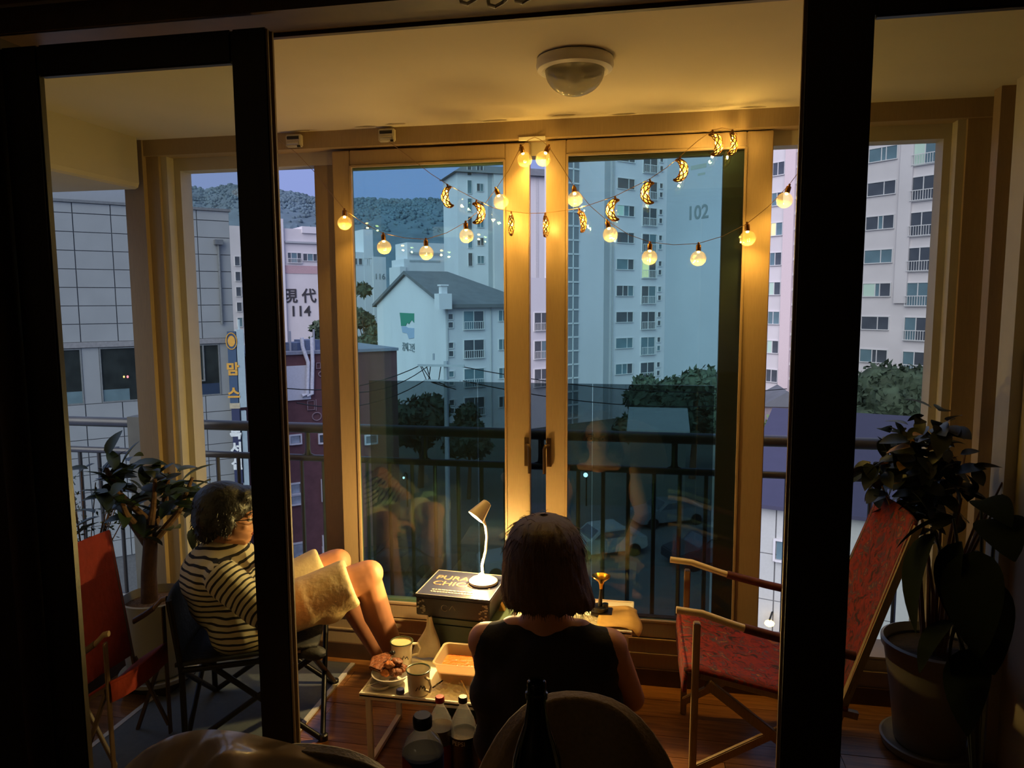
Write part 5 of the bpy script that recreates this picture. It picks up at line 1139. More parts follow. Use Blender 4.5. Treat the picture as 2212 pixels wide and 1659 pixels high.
mb = MB(); mb.prism([(-0.572, dz_+0.009), (-0.545, dz_+0.009), (-0.563, dz_+0.042)], 'y', 2.685, 2.715); part('cheese_wedge', mb, mat('cheese', rgb(214, 170, 84), 0.5, var=0.05), t, bevel=0.002)
t = thing('tall_bottle', 'slim amber bottle catching the lamp light, half hidden behind the dark bob', 'bottle', (-0.545, 2.78, T2))
mb = MB(); mb.lathe([(0.026, 0), (0.028, 0.004), (0.028, 0.13), (0.022, 0.155), (0.011, 0.175), (0.011, 0.205)], (-0.478, 2.80, T2), 22); part('bottle_body', mb, glass('amber_glass', (0.75, 0.30, 0.10, 1), 1.0, 0.04, 0.12, (0.6, 0.25, 0.1, 1)), t, smooth=True)
mb = MB(); mb.lathe([(0.013, 0.200), (0.013, 0.222), (0.011, 0.224)], (-0.478, 2.80, T2), 16); part('cap', mb, WHITEP, t, smooth=True)
t = thing('small_bowl', 'small pale green bowl in front of the black dish', 'bowl', (-0.46, 2.66, T2))
mb = MB(); mb.lathe([(0.018, 0), (0.022, 0.002), (0.036, 0.024), (0.0345, 0.025), (0.018, 0.004)], (-0.455, 2.675, T2), 26); part('bowl_body', mb, mat('pale_green_glaze', rgb(176, 176, 140), 0.25), t, smooth=True)
# kraft paper sheet curling over the right end of the side table
P = []
for i in range(14):
    u = i/13
    for j in range(8):
        v_ = j/7; x = -0.19+0.155*u; y = 2.63+0.19*v_; z = T2+0.007+0.010*abs(math.sin(u*4+v_*2))*u
        if u > 0.7: z -= 0.10*(u-0.7)**1.5*(1.4-v_)*1.6
        x += 0.012*math.sin(v_*5)*u
        P.append((x, y, max(z, T2-0.06) if x > -0.058 else max(z, T2+0.004)))
mb = MB(); mb.grid(P, 8, 14); o = solo('kraft_paper', mb, mat('kraft_paper', rgb(206, 166, 96), 0.8, var=0.08, scale=25), 'sheet of tan wrapping paper curling over the right end of the side table', 'paper', True)
md = o.modifiers.new('thick', 'SOLIDIFY'); md.thickness = 0.0015

# ------------------------------------------------------------------ drink bottles
def pet(name, label, c, prof, mb_m, cap_m, cap_z, cap_r, liq=None, label_m=None, lz=None, cat='bottle'):
    t = thing(name, label, cat, c)
    mb = MB(); mb.lathe(prof, c, 32); part('bottle_body', mb, mb_m, t, smooth=True)
    mb = MB(); mb.lathe([(cap_r*0.95, cap_z), (cap_r, cap_z+0.001), (cap_r, cap_z+0.015), (cap_r*0.85, cap_z+0.019)], c, 24); part('cap', mb, cap_m, t, smooth=True)
    if liq:
        pr = [(r*0.95, z+0.002) for r, z in prof if z < liq[0]]; pr.append((pr[-1][0], liq[0])); mb = MB(); mb.lathe(pr, c, 28); part('drink', mb, liq[1], t, smooth=True)
    if label_m:
        r = max(r for r, z in prof)*1.008; mb = MB(); mb.lathe([(r, lz[0]), (r, lz[1])], c, 32, cap0=False, cap1=False); lo_ = part('label_sleeve', mb, label_m, t, smooth=True)
    return t, (lo_ if label_m else None)
P15 = [(0.030, 0), (0.043, 0.012), (0.046, 0.03), (0.046, 0.20), (0.044, 0.225), (0.034, 0.262), (0.020, 0.292), (0.0125, 0.305), (0.0125, 0.325)]
COLA = mat('cola', rgb(26, 12, 8), 0.1, var=0.05)
pet('soda_bottle', 'large cola bottle with a red cap standing on the floor before the tray table', (-0.655, 2.165, 0), P15, CLEARP, mat('red_cap', rgb(170, 30, 30), 0.4, var=0.03), 0.316, 0.0150, (0.235, COLA), mat('red_label', rgb(120, 18, 20), 0.4, var=0.04), (0.09, 0.19))
tb, lb_ = pet('soda_bottle', 'large cola bottle with a black cap and black label, beside the red capped one', (-0.582, 2.178, 0), P15, CLEARP, mat('dark_cap', rgb(26, 28, 44), 0.4, var=0.03), 0.316, 0.0150, (0.205, COLA), mat('black_label', rgb(16, 16, 22), 0.4, var=0.03), (0.10, 0.215))
def wrap_text(name, body, size, c, r, z, ang, parent, m):
    me = textmesh(body, size, 0.0004); 
    for v in me.vertices:
        a = ang+v.co.x/r; rr = r+0.0012+v.co.z; y = v.co.y; v.co = (c[0]+rr*math.sin(a), c[1]-rr*math.cos(a), z+y)
    me.materials.clear(); me.materials.append(m); return link(name, me, parent)
LETW = mat('letter_white', rgb(210, 210, 212), 0.5)
wrap_text('lettering', 'PEPSI', 0.020, (-0.582, 2.178, 0), 0.0466, 0.200, -0.10, lb_, LETW)
# the round dining table the viewer stands at (only its bottles reach the picture)
t = thing('dining_table', 'dark dining table under the green bottle in the living room', 'table', (-0.25, 0.72, 0))
mb = MB(); mb.box((-0.365, 0.22, 0.70), (0.42, 1.085, 0.73)); part('tabletop', mb, DOORF, t, bevel=0.006)
for x in (-0.32, 0.37):
    for y in (0.27, 0.90): mb = MB(); mb.bar((x, y, 0.70), (x, y, -0.01), 0.05, 0.05); part('leg', mb, DOORF, t)
P5 = [(0.022, 0), (0.030, 0.008), (0.0325, 0.02), (0.0325, 0.158), (0.0315, 0.166), (0.026, 0.180), (0.015, 0.192), (0.0125, 0.196), (0.0125, 0.21)]
pb = (-0.345, 1.045, 0.73)
tb, lb_ = pet('soda_bottle', 'small clear soda bottle with a dark cap and blue label in the foreground', pb, P5, CLEARP, mat('dark_blue_cap', rgb(36, 38, 52), 0.35, var=0.03), 0.202, 0.0152, (0.135, mat('cola_blue', rgb(24, 22, 44), 0.1)), mat('blue_label', rgb(36, 50, 110), 0.4, var=0.03), (0.04, 0.160))
# round red, white and blue emblem
for k, (m_, za, zb_) in enumerate(((mat('emblem_red', rgb(176, 42, 44), 0.4), 0.004, 0.024), (LETW, -0.005, 0.004), (mat('emblem_blue', rgb(40, 70, 150), 0.4), -0.024, -0.005))):
    P = []; Fs = []
    R_ = 0.024; n = 14
    for i in range(n+1):
        x = R_*(2*i/n-1); hh = math.sqrt(max(R_*R_-x*x, 0)); wv = 0.004*math.sin(x/R_*2.5)
        lo2, hi2 = max(-hh, min(hh, za+wv if za > -0.02 else -hh)), max(-hh, min(hh, zb_+wv if zb_ < 0.02 else hh))
        for q in (lo2, hi2):
            a = -0.75+x/0.0330; P.append((pb[0]+0.0335*math.sin(a), pb[1]-0.0335*math.cos(a), pb[2]+0.138+q))
    Fs = [(2*i, 2*i+2, 2*i+3, 2*i+1) for i in range(n)]
    mb = MB(); mb.add(P, Fs); part('emblem', mb, m_, lb_)
gb = (-0.163, 1.035, 0.73)
t = thing('beer_bottle', 'dark green glass bottle standing open in the foreground before the round chair', 'bottle', gb)
mb = MB(); mb.lathe([(0.033, 0), (0.037, 0.004), (0.038, 0.02), (0.038, 0.155), (0.036, 0.178), (0.028, 0.205), (0.019, 0.232), (0.0155, 0.26), (0.0140, 0.272), (0.0168, 0.274), (0.0168, 0.281), (0.0140, 0.283), (0.0140, 0.298), (0.0125, 0.300), (0.0100, 0.298), (0.0100, 0.27), (0.012, 0.24), (0.033, 0.17), (0.033, 0.01)], gb, 40, cap1=False); part('bottle_body', mb, GREENB, t, smooth=True)
# ------------------------------------------------------------------ living room chairs in the foreground
def shell_chair(label, c, face, m, z1=0.85, w=0.42, sh=None):
    """upholstered tub chair: seat shell with a round back; faces 'face' radians"""
    t = thing('tub_chair', label, 'chair', (c[0], c[1], -0.01)); cf, sf = math.cos(face), math.sin(face)
    def W(x, y, z): return (c[0]+x*sf+y*cf, c[1]-x*cf+y*sf, z)   # x to its right, y forward
    nu, nv = 21, 12
    def surf(o_):
        P = []
        for i in range(nv):
            v_ = i/(nv-1)
            for j in range(nu):
                u = 2*j/(nu-1)-1; a = u*1.15
                top = z1-0.46*(abs(u)**2.6)*0.55-0.05*u*u
                z = 0.44+(top-0.44)*v_
                r = w/2*(1.02+0.10*v_)-o_*1.0
                k = 1.0-0.10*(1-v_)
                P.append(W(math.sin(a)*r*1.05*k, -math.cos(a)*r*0.72*k-0.05*v_, z+(0.0 if v_ < 1 else 0)))
        return P
    A = surf(0.0); B = surf(0.045); mb = MB(); n = nu*nv
    mb.grid(A, nu, nv); mb.grid(B, nu, nv)
    Fs = []
    rim = []
    for j in range(nu-1): Fs.append(((nv-1)*nu+j, (nv-1)*nu+j+1, n+(nv-1)*nu+j+1, n+(nv-1)*nu+j)); Fs.append((j, j+1, n+j+1, n+j))
    for i in range(nv-1): Fs.append((i*nu, (i+1)*nu, n+(i+1)*nu, n+i*nu)); Fs.append((i*nu+nu-1, (i+1)*nu+nu-1, n+(i+1)*nu+nu-1, n+i*nu+nu-1))
    mb.f += Fs; mb.m += [0]*len(Fs)
    ob = part('backrest', mb, m, t, smooth=True); md = ob.modifiers.new('soft', 'BEVEL'); md.width = 0.016; md.segments = 3; md.limit_method = 'ANGLE'
    mb = MB(); mb.lathe([(0.17, 0.41), (0.205, 0.42), (0.21, 0.455), (0.19, 0.475), (0.02, 0.48)], W(0, 0.02, 0), 30); part('seat', mb, m, t, smooth=True)
    for sx in (-1, 1):
        for sy_ in (-1, 1):
            mb = MB(); mb.tube([W(sx*0.13, 0.02+sy_*0.13, 0.415), W(sx*0.20, 0.02+sy_*0.19, -0.01)], [0.014, 0.009], 10); part('leg', mb, BLACKM, t, smooth=True)
    return t
BROWNF = mat('brown_grey_fabric', rgb(136, 118, 92), 0.95, var=0.12, scale=120, bump=0.3, sheen=0.3)
OLIVEF = mat('olive_fabric', rgb(104, 92, 64), 0.95, var=0.12, scale=120, bump=0.3, sheen=0.3)
shell_chair('rounded grey brown chair back directly behind the green bottle', (-0.125, 1.13), -PI/2, BROWNF, 0.845, 0.44)
shell_chair('dark olive rounded chair just behind the film covered one', (-0.545, 1.300), PI/2, OLIVEF, 0.845, 0.44)
# chair wrapped in clear plastic film
def film_chair(c):
    t = thing('wrapped_chair', 'chair back wrapped in wrinkled brownish plastic film at the lower edge of the picture', 'chair', (c[0], c[1], -0.01))
    nu, nv = 61, 40; g = np.random.default_rng(3); P = []
    ph = g.uniform(0, 6, 8)
    for i in range(nv):
        v_ = i/(nv-1)
        for j in range(nu):
            u = 2*j/(nu-1)-1
            top = 0.862-0.125*abs(u)**2.1-0.012*math.sin(3*u+0.4)
            x = 0.300*u*(1.0+0.04*math.sin(v_*5)); y = -0.02-0.40*v_+0.05*u*u
            z = top-0.02*(v_*3)**1.2 - 0.26*v_*v_
            wr = 0.017*math.sin(9*u+5*v_+ph[0]+2*math.sin(4*v_+ph[1]))+0.014*math.sin(15*v_-6*u+ph[2]+1.5*math.sin(5*u+ph[3]))+0.007*math.sin(23*u+17*v_+ph[4])
            P.append((c[0]+x, c[1]+y, z+wr*min(1, v_*5)))
    mb = MB(); mb.grid(P, nu, nv); part('plastic_film', mb, FILM, t, smooth=True)
    P2 = [(p[0], p[1], p[2]-0.028) for p in P]; mb = MB(); mb.grid(P2, nu, nv)
    mb.grid([(p[0], p[1]+0.004, p[2]-0.02) for p in P[:nu]]+[(p[0], p[1]+0.03, 0.42) for p in P[:nu]], nu, 2)
    part('backrest', mb, mat('wrapped_fabric', rgb(96, 82, 68), 0.9, var=0.12, scale=30), t, smooth=True)
    mb = MB(); mb.box((c[0]-0.2, c[1]-0.42, 0.38), (c[0]+0.2, c[1]+0.0, 0.44)); part('seat', mb, bpy.data.materials['wrapped_fabric'], t, bevel=0.02)
    for sx in (-1, 1):
        for sy_ in (-0.4, -0.03): mb = MB(); mb.cyl((c[0]+sx*0.18, c[1]+sy_, 0.40), (c[0]+sx*0.19, c[1]+sy_, -0.01), 0.014, 0.011, 10); part('leg', mb, BLACKM, t)
film_chair((-0.640, 1.105))

# ------------------------------------------------------------------ folding camp chairs
def kermit(label, seatm, padm, woodm, tipm):
    """low wooden folding chair; local frame: faces +X, origin on the floor at its middle"""
    t = thing('folding_chair', label, 'chair', (0, 0, 0))
    HW = 0.235
    for s_ in (-1, 1):
        y = s_*HW
        mb = MB(); mb.bar((0.24, y, 0.0), (0.235, y, 0.575), 0.022, 0.030); part('leg', mb, woodm, t, bevel=0.003)
        mb = MB(); mb.bar((-0.30, y, 0.0), (0.20, y, 0.375), 0.020, 0.032); part('leg', mb, woodm, t, bevel=0.003)
        mb = MB(); mb.bar((0.24, y*0.92, 0.06), (-0.22, y*0.92, 0.34), 0.018, 0.028); part('leg', mb, woodm, t, bevel=0.003)
        mb = MB(); mb.tube([(0.30, y, 0.612), (0.22, y, 0.605), (0.14, y, 0.580), (0.08, y, 0.563)], 0.0115, 10); part('arm_tip', mb, tipm, t, smooth=True)
        mb = MB(); mb.tube([(0.09, y, 0.566), (-0.05, y, 0.535), (-0.24, y, 0.500)], 0.0145, 10); part('armrest', mb, padm, t, smooth=True)
        mb = MB(); mb.bar((0.22, y*0.94, 0.395), (-0.26, y*0.94, 0.30), 0.020, 0.022); part('seat_rail', mb, woodm, t)
        mb = MB(); mb.bar((-0.20, y*0.88, 0.26), (-0.42, y*0.72, 0.90), 0.020, 0.024); part('back_post', mb, woodm, t)
    P = []; nu, nv = 9, 10
    for i in range(nv):
        v_ = i/(nv-1); x = 0.27-0.50*v_
        for j in range(nu):
            u = 2*j/(nu-1)-1; P.append((x, u*HW*0.98, 0.425-0.10*v_-0.018*(1-u*u)-0.06*max(0, 0.08-v_)))
    mb = MB(); mb.grid(P, nu, nv)
    mb.grid([P[j] for j in range(nu)]+[(P[j][0]+0.006, P[j][1], P[j][2]-0.085) for j in range(nu)], nu, 2)
    so = part('seat', mb, seatm, t, smooth=True); md = so.modifiers.new('thick', 'SOLIDIFY'); md.thickness = 0.012
    P = []
    for i in range(nv):
        v_ = i/(nv-1); x = -0.235-0.185*v_; z = 0.36+0.55*v_
        for j in range(nu):
            u = 2*j/(nu-1)-1; P.append((x-0.022*(1-u*u), u*HW*(0.90-0.16*v_), z))
    mb = MB(); mb.grid(P, nu, nv); bo = part('backrest', mb, seatm, t, smooth=True); md = bo.modifiers.new('thick', 'SOLIDIFY'); md.thickness = 0.012
    return t
REDPAT = patternmat('red_woven_pattern', [rgb(52, 32, 36), rgb(122, 28, 26), rgb(146, 40, 26), rgb(118, 36, 40), rgb(70, 66, 80), rgb(160, 92, 40)], 46)
CHW = mat('chair_beech', rgb(150, 128, 96), 0.5, var=0.12, scale=20, stretch=(10, 10, 1))
TIPM = mat('pale_arm_tip', rgb(214, 196, 160), 0.4, var=0.06)
PADR = mat('dark_red_pad', rgb(84, 34, 26), 0.7, var=0.25, scale=40)
rc = kermit('folding chair with red patterned seat and pale arm tips right of the tables', REDPAT, PADR, CHW, TIPM)
rc.location = (0.38, 2.565, 0); rc.rotation_euler = (0, 0, PI+0.02)
REDC = mat('orange_red_canvas', rgb(132, 36, 22), 0.9, var=0.12, scale=30, bump=0.3)
WOODB = mat('brown_chair_wood', rgb(84, 62, 44), 0.5, var=0.15, scale=20, stretch=(10, 10, 1))
lc = kermit('narrow folded chair with plain orange red canvas behind the left door pane', REDC, WOODB, WOODB, mat('worn_wood_tip', rgb(150, 126, 96), 0.5))
lc.location = (-1.80, 2.16, 0); lc.rotation_euler = (0, 0, 0.0); lc.scale = (0.26, 0.62, 0.86)

# ------------------------------------------------------------------ black camp chair under the man
MC = np.array((-1.46, 2.49)); ma = 0.32
def mw(x, y, z): return (MC[0]+x*math.cos(ma)-y*math.sin(ma), MC[1]+x*math.sin(ma)+y*math.cos(ma), z)
t = thing('camp_chair', 'low black camp chair with crossed tube legs under the man in stripes', 'chair', mw(0, 0, 0))
HWm = 0.20
for s_ in (-1, 1):
    y = s_*HWm
    mb = MB(); mb.tube([mw(-0.235, y, 0.0), mw(-0.235, y, 0.30), mw(-0.265, y, 0.56)], 0.011, 10); part('back_post', mb, BLACKM, t, smooth=True)
    for a, b in (((-0.235, y, 0.01), (0.235, y*0.98, 0.33)), ((0.245, y, 0.0), (-0.16, y*0.98, 0.33))):
        mb = MB(); mb.tube([mw(*a), mw(*b)], 0.0105, 10); part('leg', mb, BLACKM, t, smooth=True)
    mb = MB(); mb.lathe([(0.017, 0), (0.017, 0.02), (0.012, 0.024)], mw(0.245, y, 0.0), 14); part('foot', mb, BLACKP, t)
    mb = MB(); mb.tube([mw(0.225, y, 0.33), mw(-0.235, y, 0.30)], 0.0105, 10); part('seat_rail', mb, BLACKM, t, smooth=True)
for a, b in (((-0.235, -HWm, 0.012), (-0.235, HWm, 0.30)), ((-0.235, HWm, 0.012), (-0.235, -HWm, 0.30)), ((0.243, -HWm, 0.012), (0.22, HWm, 0.32)), ((0.243, HWm, 0.012), (0.22, -HWm, 0.32))):
    mb = MB(); mb.tube([mw(*a), mw(*b)], 0.010, 10); part('brace', mb, BLACKM, t, smooth=True)
P = []
for i in range(9):
    v_ = i/8
    for j in range(9):
        u = 2*j/8-1; P.append(mw(0.235-0.49*v_, u*HWm*1.04, 0.345-0.04*v_-0.02*(1-u*u)*math.sin(PI*v_)+(0.012 if abs(u) == 1 else 0)))
mb = MB(); mb.grid(P, 9, 9); so = part('seat', mb, NAVYC, t, smooth=True); md = so.modifiers.new('thick', 'SOLIDIFY'); md.thickness = 0.014
P = []
for i in range(8):
    v_ = i/7
    for j in range(9):
        u = 2*j/8-1; P.append(mw(-0.242-0.03*v_-0.03*(1-u*u), u*HWm*1.03, 0.30+0.25*v_))
mb = MB(); mb.grid(P, 9, 8); so = part('backrest', mb, NAVYC, t, smooth=True); md = so.modifiers.new('thick', 'SOLIDIFY'); md.thickness = 0.010
mb = MB(); mb.ell(mw(0.22, -HWm, 0.335), (0.05, 0.035, 0.025), None, 10, 7); part('seat_corner', mb, NAVYC, t, smooth=True)

# ------------------------------------------------------------------ mats on the floor
MATG = mat('grey_mat_foam', rgb(96, 102, 108), 0.8, var=0.08, scale=60)
t = thing('floor_mat', 'grey floor mat with pale edge strips under the camp chair', 'mat', (-1.62, 2.2, 0))
mb = MB(); mb.box((-1.955, 1.66, 0.0005), (-1.292, 2.93, 0.007)); part('mat_body', mb, MATG, t)
for x in (-1.975, -1.292): mb = MB(); mb.box((x, 1.66, 0.0005), (x+0.02, 2.93, 0.009)); part('edge_strip', mb, mat('pale_edge', rgb(206, 204, 200), 0.6), t)
# ------------------------------------------------------------------ plants
def leaf_mesh(L, W_, m, fold=0.25, droop=0.25, n=6, name='leaf'):
    P = []
    for i in range(n+1):
        v_ = i/n; w_ = W_/2*math.sin(PI*min(1, v_**0.8*0.98+0.01))**0.75
        if i in (0, n): w_ = W_*0.02
        x = L*v_; z = -droop*L*v_*v_
        P += [(x, -w_, z+fold*w_), (x, 0, z), (x, w_, z+fold*w_)]
    mb = MB(); mb.grid(P, 3, n+1); me = mb.mesh(name, m, True); return me
def put_leaf(parent, me, p, az, el, roll=0.0, s_=1.0, base=(0, 0, 0)):
    o = link('leaf', me, parent); o.location = tuple(p); o.rotation_euler = (Matrix.Rotation(az, 3, 'Z') @ Matrix.Rotation(-el, 3, 'Y') @ Matrix.Rotation(roll, 3, 'X')).to_euler(); o.scale = (s_, s_, s_); return o
PX, PYY = -2.015, 2.63
t = thing('potted_plant', 'thick leaved potted tree in a white pot behind the man', 'plant', (PX, PYY, 0))
mb = MB(); mb.box((PX-0.10, PYY-0.10, 0.0), (PX+0.10, PYY+0.10, 0.045)); part('plant_stand', mb, BLACKP, t, bevel=0.006)
mb = MB(); mb.lathe([(0.12, 0.047), (0.150, 0.052), (0.156, 0.070), (0.150, 0.072), (0.13, 0.060)], (PX, PYY, 0), 36); part('saucer', mb, POTW, t, smooth=True)
mb = MB(); mb.lathe([(0.105, 0.062), (0.122, 0.085), (0.132, 0.20), (0.134, 0.36), (0.136, 0.385), (0.128, 0.388), (0.124, 0.35)], (PX, PYY, 0), 40, cap1=False); part('pot', mb, POTW, t, smooth=True)
mb = MB(); mb.lathe([(0.1245, 0.352), (0.07, 0.358), (0.001, 0.362)], (PX, PYY, 0), 30, cap0=False, cap1=False); so = part('soil', mb, SOIL, t)
mb = MB()
mb.tube([(PX-0.03, PYY, 0.34), (PX-0.025, PYY, 0.48), (PX-0.01, PYY, 0.60), (PX-0.01, PYY+0.01, 0.72)], [0.034, 0.03, 0.028, 0.018], 12)
brs = []
for a, L, z0 in ((0.2, 0.26, 0.60), (2.9, 0.30, 0.58), (1.4, 0.22, 0.64), (4.4, 0.24, 0.62), (5.4, 0.22, 0.66), (3.6, 0.22, 0.70)):
    p0 = np.array((PX-0.01, PYY, z0)); p1 = p0+np.array((math.cos(a)*L*0.5, math.sin(a)*L*0.35, L*0.55)); p2 = p0+np.array((math.cos(a)*L*0.75, math.sin(a)*L*0.5, L*1.1)); brs.append((p1, p2)); mb.tube([p0, p1, p2], [0.017, 0.012, 0.007], 8)
part('trunk', mb, BARK, t, smooth=True)
lm = [leaf_mesh(0.105, 0.050, LEAF), leaf_mesh(0.085, 0.046, LEAFD), leaf_mesh(0.120, 0.044, LEAF, 0.3, 0.4)]
for i in range(120):
    p1, p2 = brs[i % len(brs)]; k = rng.uniform(0.1, 1.05); p = p1+(p2-p1)*k+rng.normal(size=3)*0.045
    if rng.random() < 0.25: p = np.array((PX, PYY, 0.74))+rng.normal(size=3)*np.array((0.10, 0.07, 0.07))
    put_leaf(t, lm[i % 3], p, rng.uniform(0, 2*PI), rng.uniform(-0.4, 1.0), rng.uniform(-.5, .5), rng.uniform(0.75, 1.25))
for x, y, az, el, s_ in ((262, 992, 0.4, 1.2, 1.2), (250, 1040, 2.0, 1.1, 1.2), (285, 985, 0.2, 0.2, 1.3), (330, 1020, 0.5, 0.9, 1.0), (355, 1050, 0.2, 0.3, 1.3), (375, 1070, 0.1, 0.0, 1.2), (205, 1090, 3.0, 0.2, 1.2), (215, 1110, 3.4, -0.3, 1.2)):
    put_leaf(t, lm[0], atY(x, y+18, 2.60), az, el, 0.2, s_)
# small feathery shrub at the far left
sx, sy = -2.40, 2.70
t = thing('feathery_shrub', 'fine leaved shrub in a dark pot at the open left end of the balcony', 'plant', (sx, sy, 0))
mb = MB(); mb.lathe([(0.08, 0.12), (0.085, 0.125), (0.11, 0.32), (0.115, 0.325), (0.10, 0.31)], (sx, sy, 0), 24); part('pot', mb, BLACKP, t, smooth=True)
mb = MB(); V = []; Fc = []
for i in range(26):
    a = rng.uniform(0, 2*PI); L = rng.uniform(0.35, 0.62); p0 = np.array((sx, sy, 0.31)); p1 = p0+np.array((math.cos(a)*0.17, math.sin(a)*0.14, L)); mb.tube([p0, (p0+p1)/2+np.array((0, 0, 0.03)), p1], 0.0025, 4)
    for k in range(22):
        q = p0+(p1-p0)*(0.3+0.7*k/22)+rng.normal(size=3)*0.012; d = rng.normal(size=3); d /= np.linalg.norm(d); e2 = np.cross(d, rng.normal(size=3)); e2 /= np.linalg.norm(e2); s_ = 0.017
        n0 = len(V); V += [q, q+d*s_*0.6+e2*s_*0.3, q+d*s_*1.3, q+d*s_*0.6-e2*s_*0.3]; Fc.append((n0, n0+1, n0+2, n0+3))
part('stem', mb, BARK, t); mb = MB(); mb.add(V, Fc); part('foliage', mb, LEAF, t, kind='stuff')
# right: bushy plant in a tall grey pot
BX, BY = 0.985, 2.72
t = thing('bushy_plant', 'dark bushy plant with some yellow leaves in the tall grey pot at the right', 'plant', (BX, BY, 0))
mb = MB(); mb.lathe([(0.13, 0.0), (0.150, 0.006), (0.158, 0.034), (0.150, 0.036), (0.13, 0.02)], (BX, BY, 0), 36); part('saucer', mb, POTG, t, smooth=True)
mb = MB(); mb.lathe([(0.105, 0.022), (0.112, 0.03), (0.132, 0.20), (0.158, 0.36), (0.168, 0.375), (0.170, 0.395), (0.160, 0.400), (0.150, 0.37)], (BX, BY, 0), 40, cap1=False); part('pot', mb, POTG, t, smooth=True)
mb = MB(); mb.lathe([(0.152, 0.36), (0.001, 0.365)], (BX, BY, 0), 30, cap0=False, cap1=False); part('soil', mb, mat('dark_soil', rgb(40, 30, 24), 0.95, var=0.4, scale=60, bump=0.8), t)
mb = MB(); tips = []
for i in range(12):
    a = i*2.4; L = rng.uniform(0.42, 0.62); p0 = np.array((BX+0.03*math.cos(a), BY+0.03*math.sin(a), 0.35)); p1 = p0+np.array((0.03*math.cos(a), 0.02*math.sin(a), L*0.55)); p2 = p0+np.array((math.cos(a)*0.16-0.03, math.sin(a)*0.11-0.05, L+0.10)); mb.tube([p0, p1, p2], [0.008, 0.006, 0.003], 6); tips.append((p1, p2))
part('stem', mb, BARK, t, smooth=True)
lmd = [leaf_mesh(0.075, 0.048, LEAFD, 0.2, 0.3), leaf_mesh(0.062, 0.044, LEAFD, 0.2, 0.2), leaf_mesh(0.06, 0.04, LEAFY, 0.2, 0.3)]
cb = np.array(atY(1985, 1015, 2.66))
for i in range(260):
    d = rng.normal(size=3); d /= np.linalg.norm(d); p = cb+d*np.array((0.17, 0.13, 0.22))*rng.uniform(0.35, 1.0)
    put_leaf(t, lmd[2 if i % 19 == 0 else i % 2], p, rng.uniform(0, 2*PI), rng.uniform(-1.0, 0.6), rng.uniform(-.6, .6), rng.uniform(0.8, 1.35))
# right: plant with very large leaves in front of it
GX, GY = 0.90, 2.12
t = thing('large_leaf_plant', 'plant with very large drooping leaves in front of the grey pot', 'plant', (GX, GY, 0))
mb = MB(); mb.lathe([(0.09, 0.0), (0.10, 0.01), (0.125, 0.22), (0.13, 0.23), (0.115, 0.21)], (GX, GY, 0), 28); part('pot', mb, BLACKP, t, smooth=True)
LEAFB = mat('big_leaf_shade', rgb(22, 28, 16), 0.9, var=0.3, scale=6, spec=0.05)  # nearly black: the shade of this corner is put into the leaf colour
lml = [leaf_mesh(0.27, 0.17, LEAFB, 0.15, 0.5, 10), leaf_mesh(0.22, 0.13, LEAFB, 0.2, 0.5, 10)]
for i, (x, y, Y, az, el, s_) in enumerate(((2020, 1150, 2.2, 3.4, -0.9, 0.95), (2075, 1170, 2.15, 3.6, -1.0, 0.95), (2110, 1190, 2.1, 4.2, -0.7, 0.9), (2060, 1120, 2.2, 2.8, -0.2, 0.7), (2130, 1250, 2.1, 4.3, -0.6, 0.8), (2060, 1340, 2.1, 3.5, -0.4, 0.7), (2110, 1400, 2.1, 4.0, -0.6, 0.75), (2100, 1310, 2.1, 3.0, -0.9, 0.8), (2150, 1120, 2.15, 4.4, 0.2, 0.7), (2120, 1080, 2.2, 4.6, 0.3, 0.7))):
    p = np.array(atY(x, y, Y)); put_leaf(t, lml[i % 2], p, az, el, 0.3, s_)
    mb = MB(); mb.tube([(GX, GY, 0.20), (GX*0.5+p[0]*0.5, GY*0.5+p[1]*0.5, 0.12+0.5*p[2]+0.12), tuple(p)], [0.008, 0.006, 0.004], 6); part('stem', mb, LEAFD, t, smooth=True)
# red bag on the floor at the lower right
mb = MB(); P = []; n1 = 18
for i in range(10):
    v_ = i/9
    for j in range(n1):
        a = 2*PI*j/n1; r = (0.13*(1-0.75*v_**1.6))*(1+0.09*math.sin(3*a+4*v_)+0.05*math.sin(7*a)); P.append((0.66+r*math.cos(a)+0.03*v_, 1.95+r*0.8*math.sin(a), 0.004+0.26*v_))
mb.grid(P, n1, 10, True); mb.add(P[:n1], [tuple(range(n1))]); t = thing('cloth_bag', 'dark red cloth bag slumped on the floor at the lower right', 'bag', (0.66, 1.95, 0)); part('bag_body', mb, mat('dark_red_cloth', rgb(110, 24, 30), 0.9, var=0.15, scale=20), t, smooth=True)
mb = MB(); mb.tube([(0.66, 1.94, 0.25), (0.68, 1.93, 0.33), (0.72, 1.94, 0.33), (0.72, 1.95, 0.25)], 0.006, 8); part('strap', mb, bpy.data.materials['dark_red_cloth'], t, smooth=True)
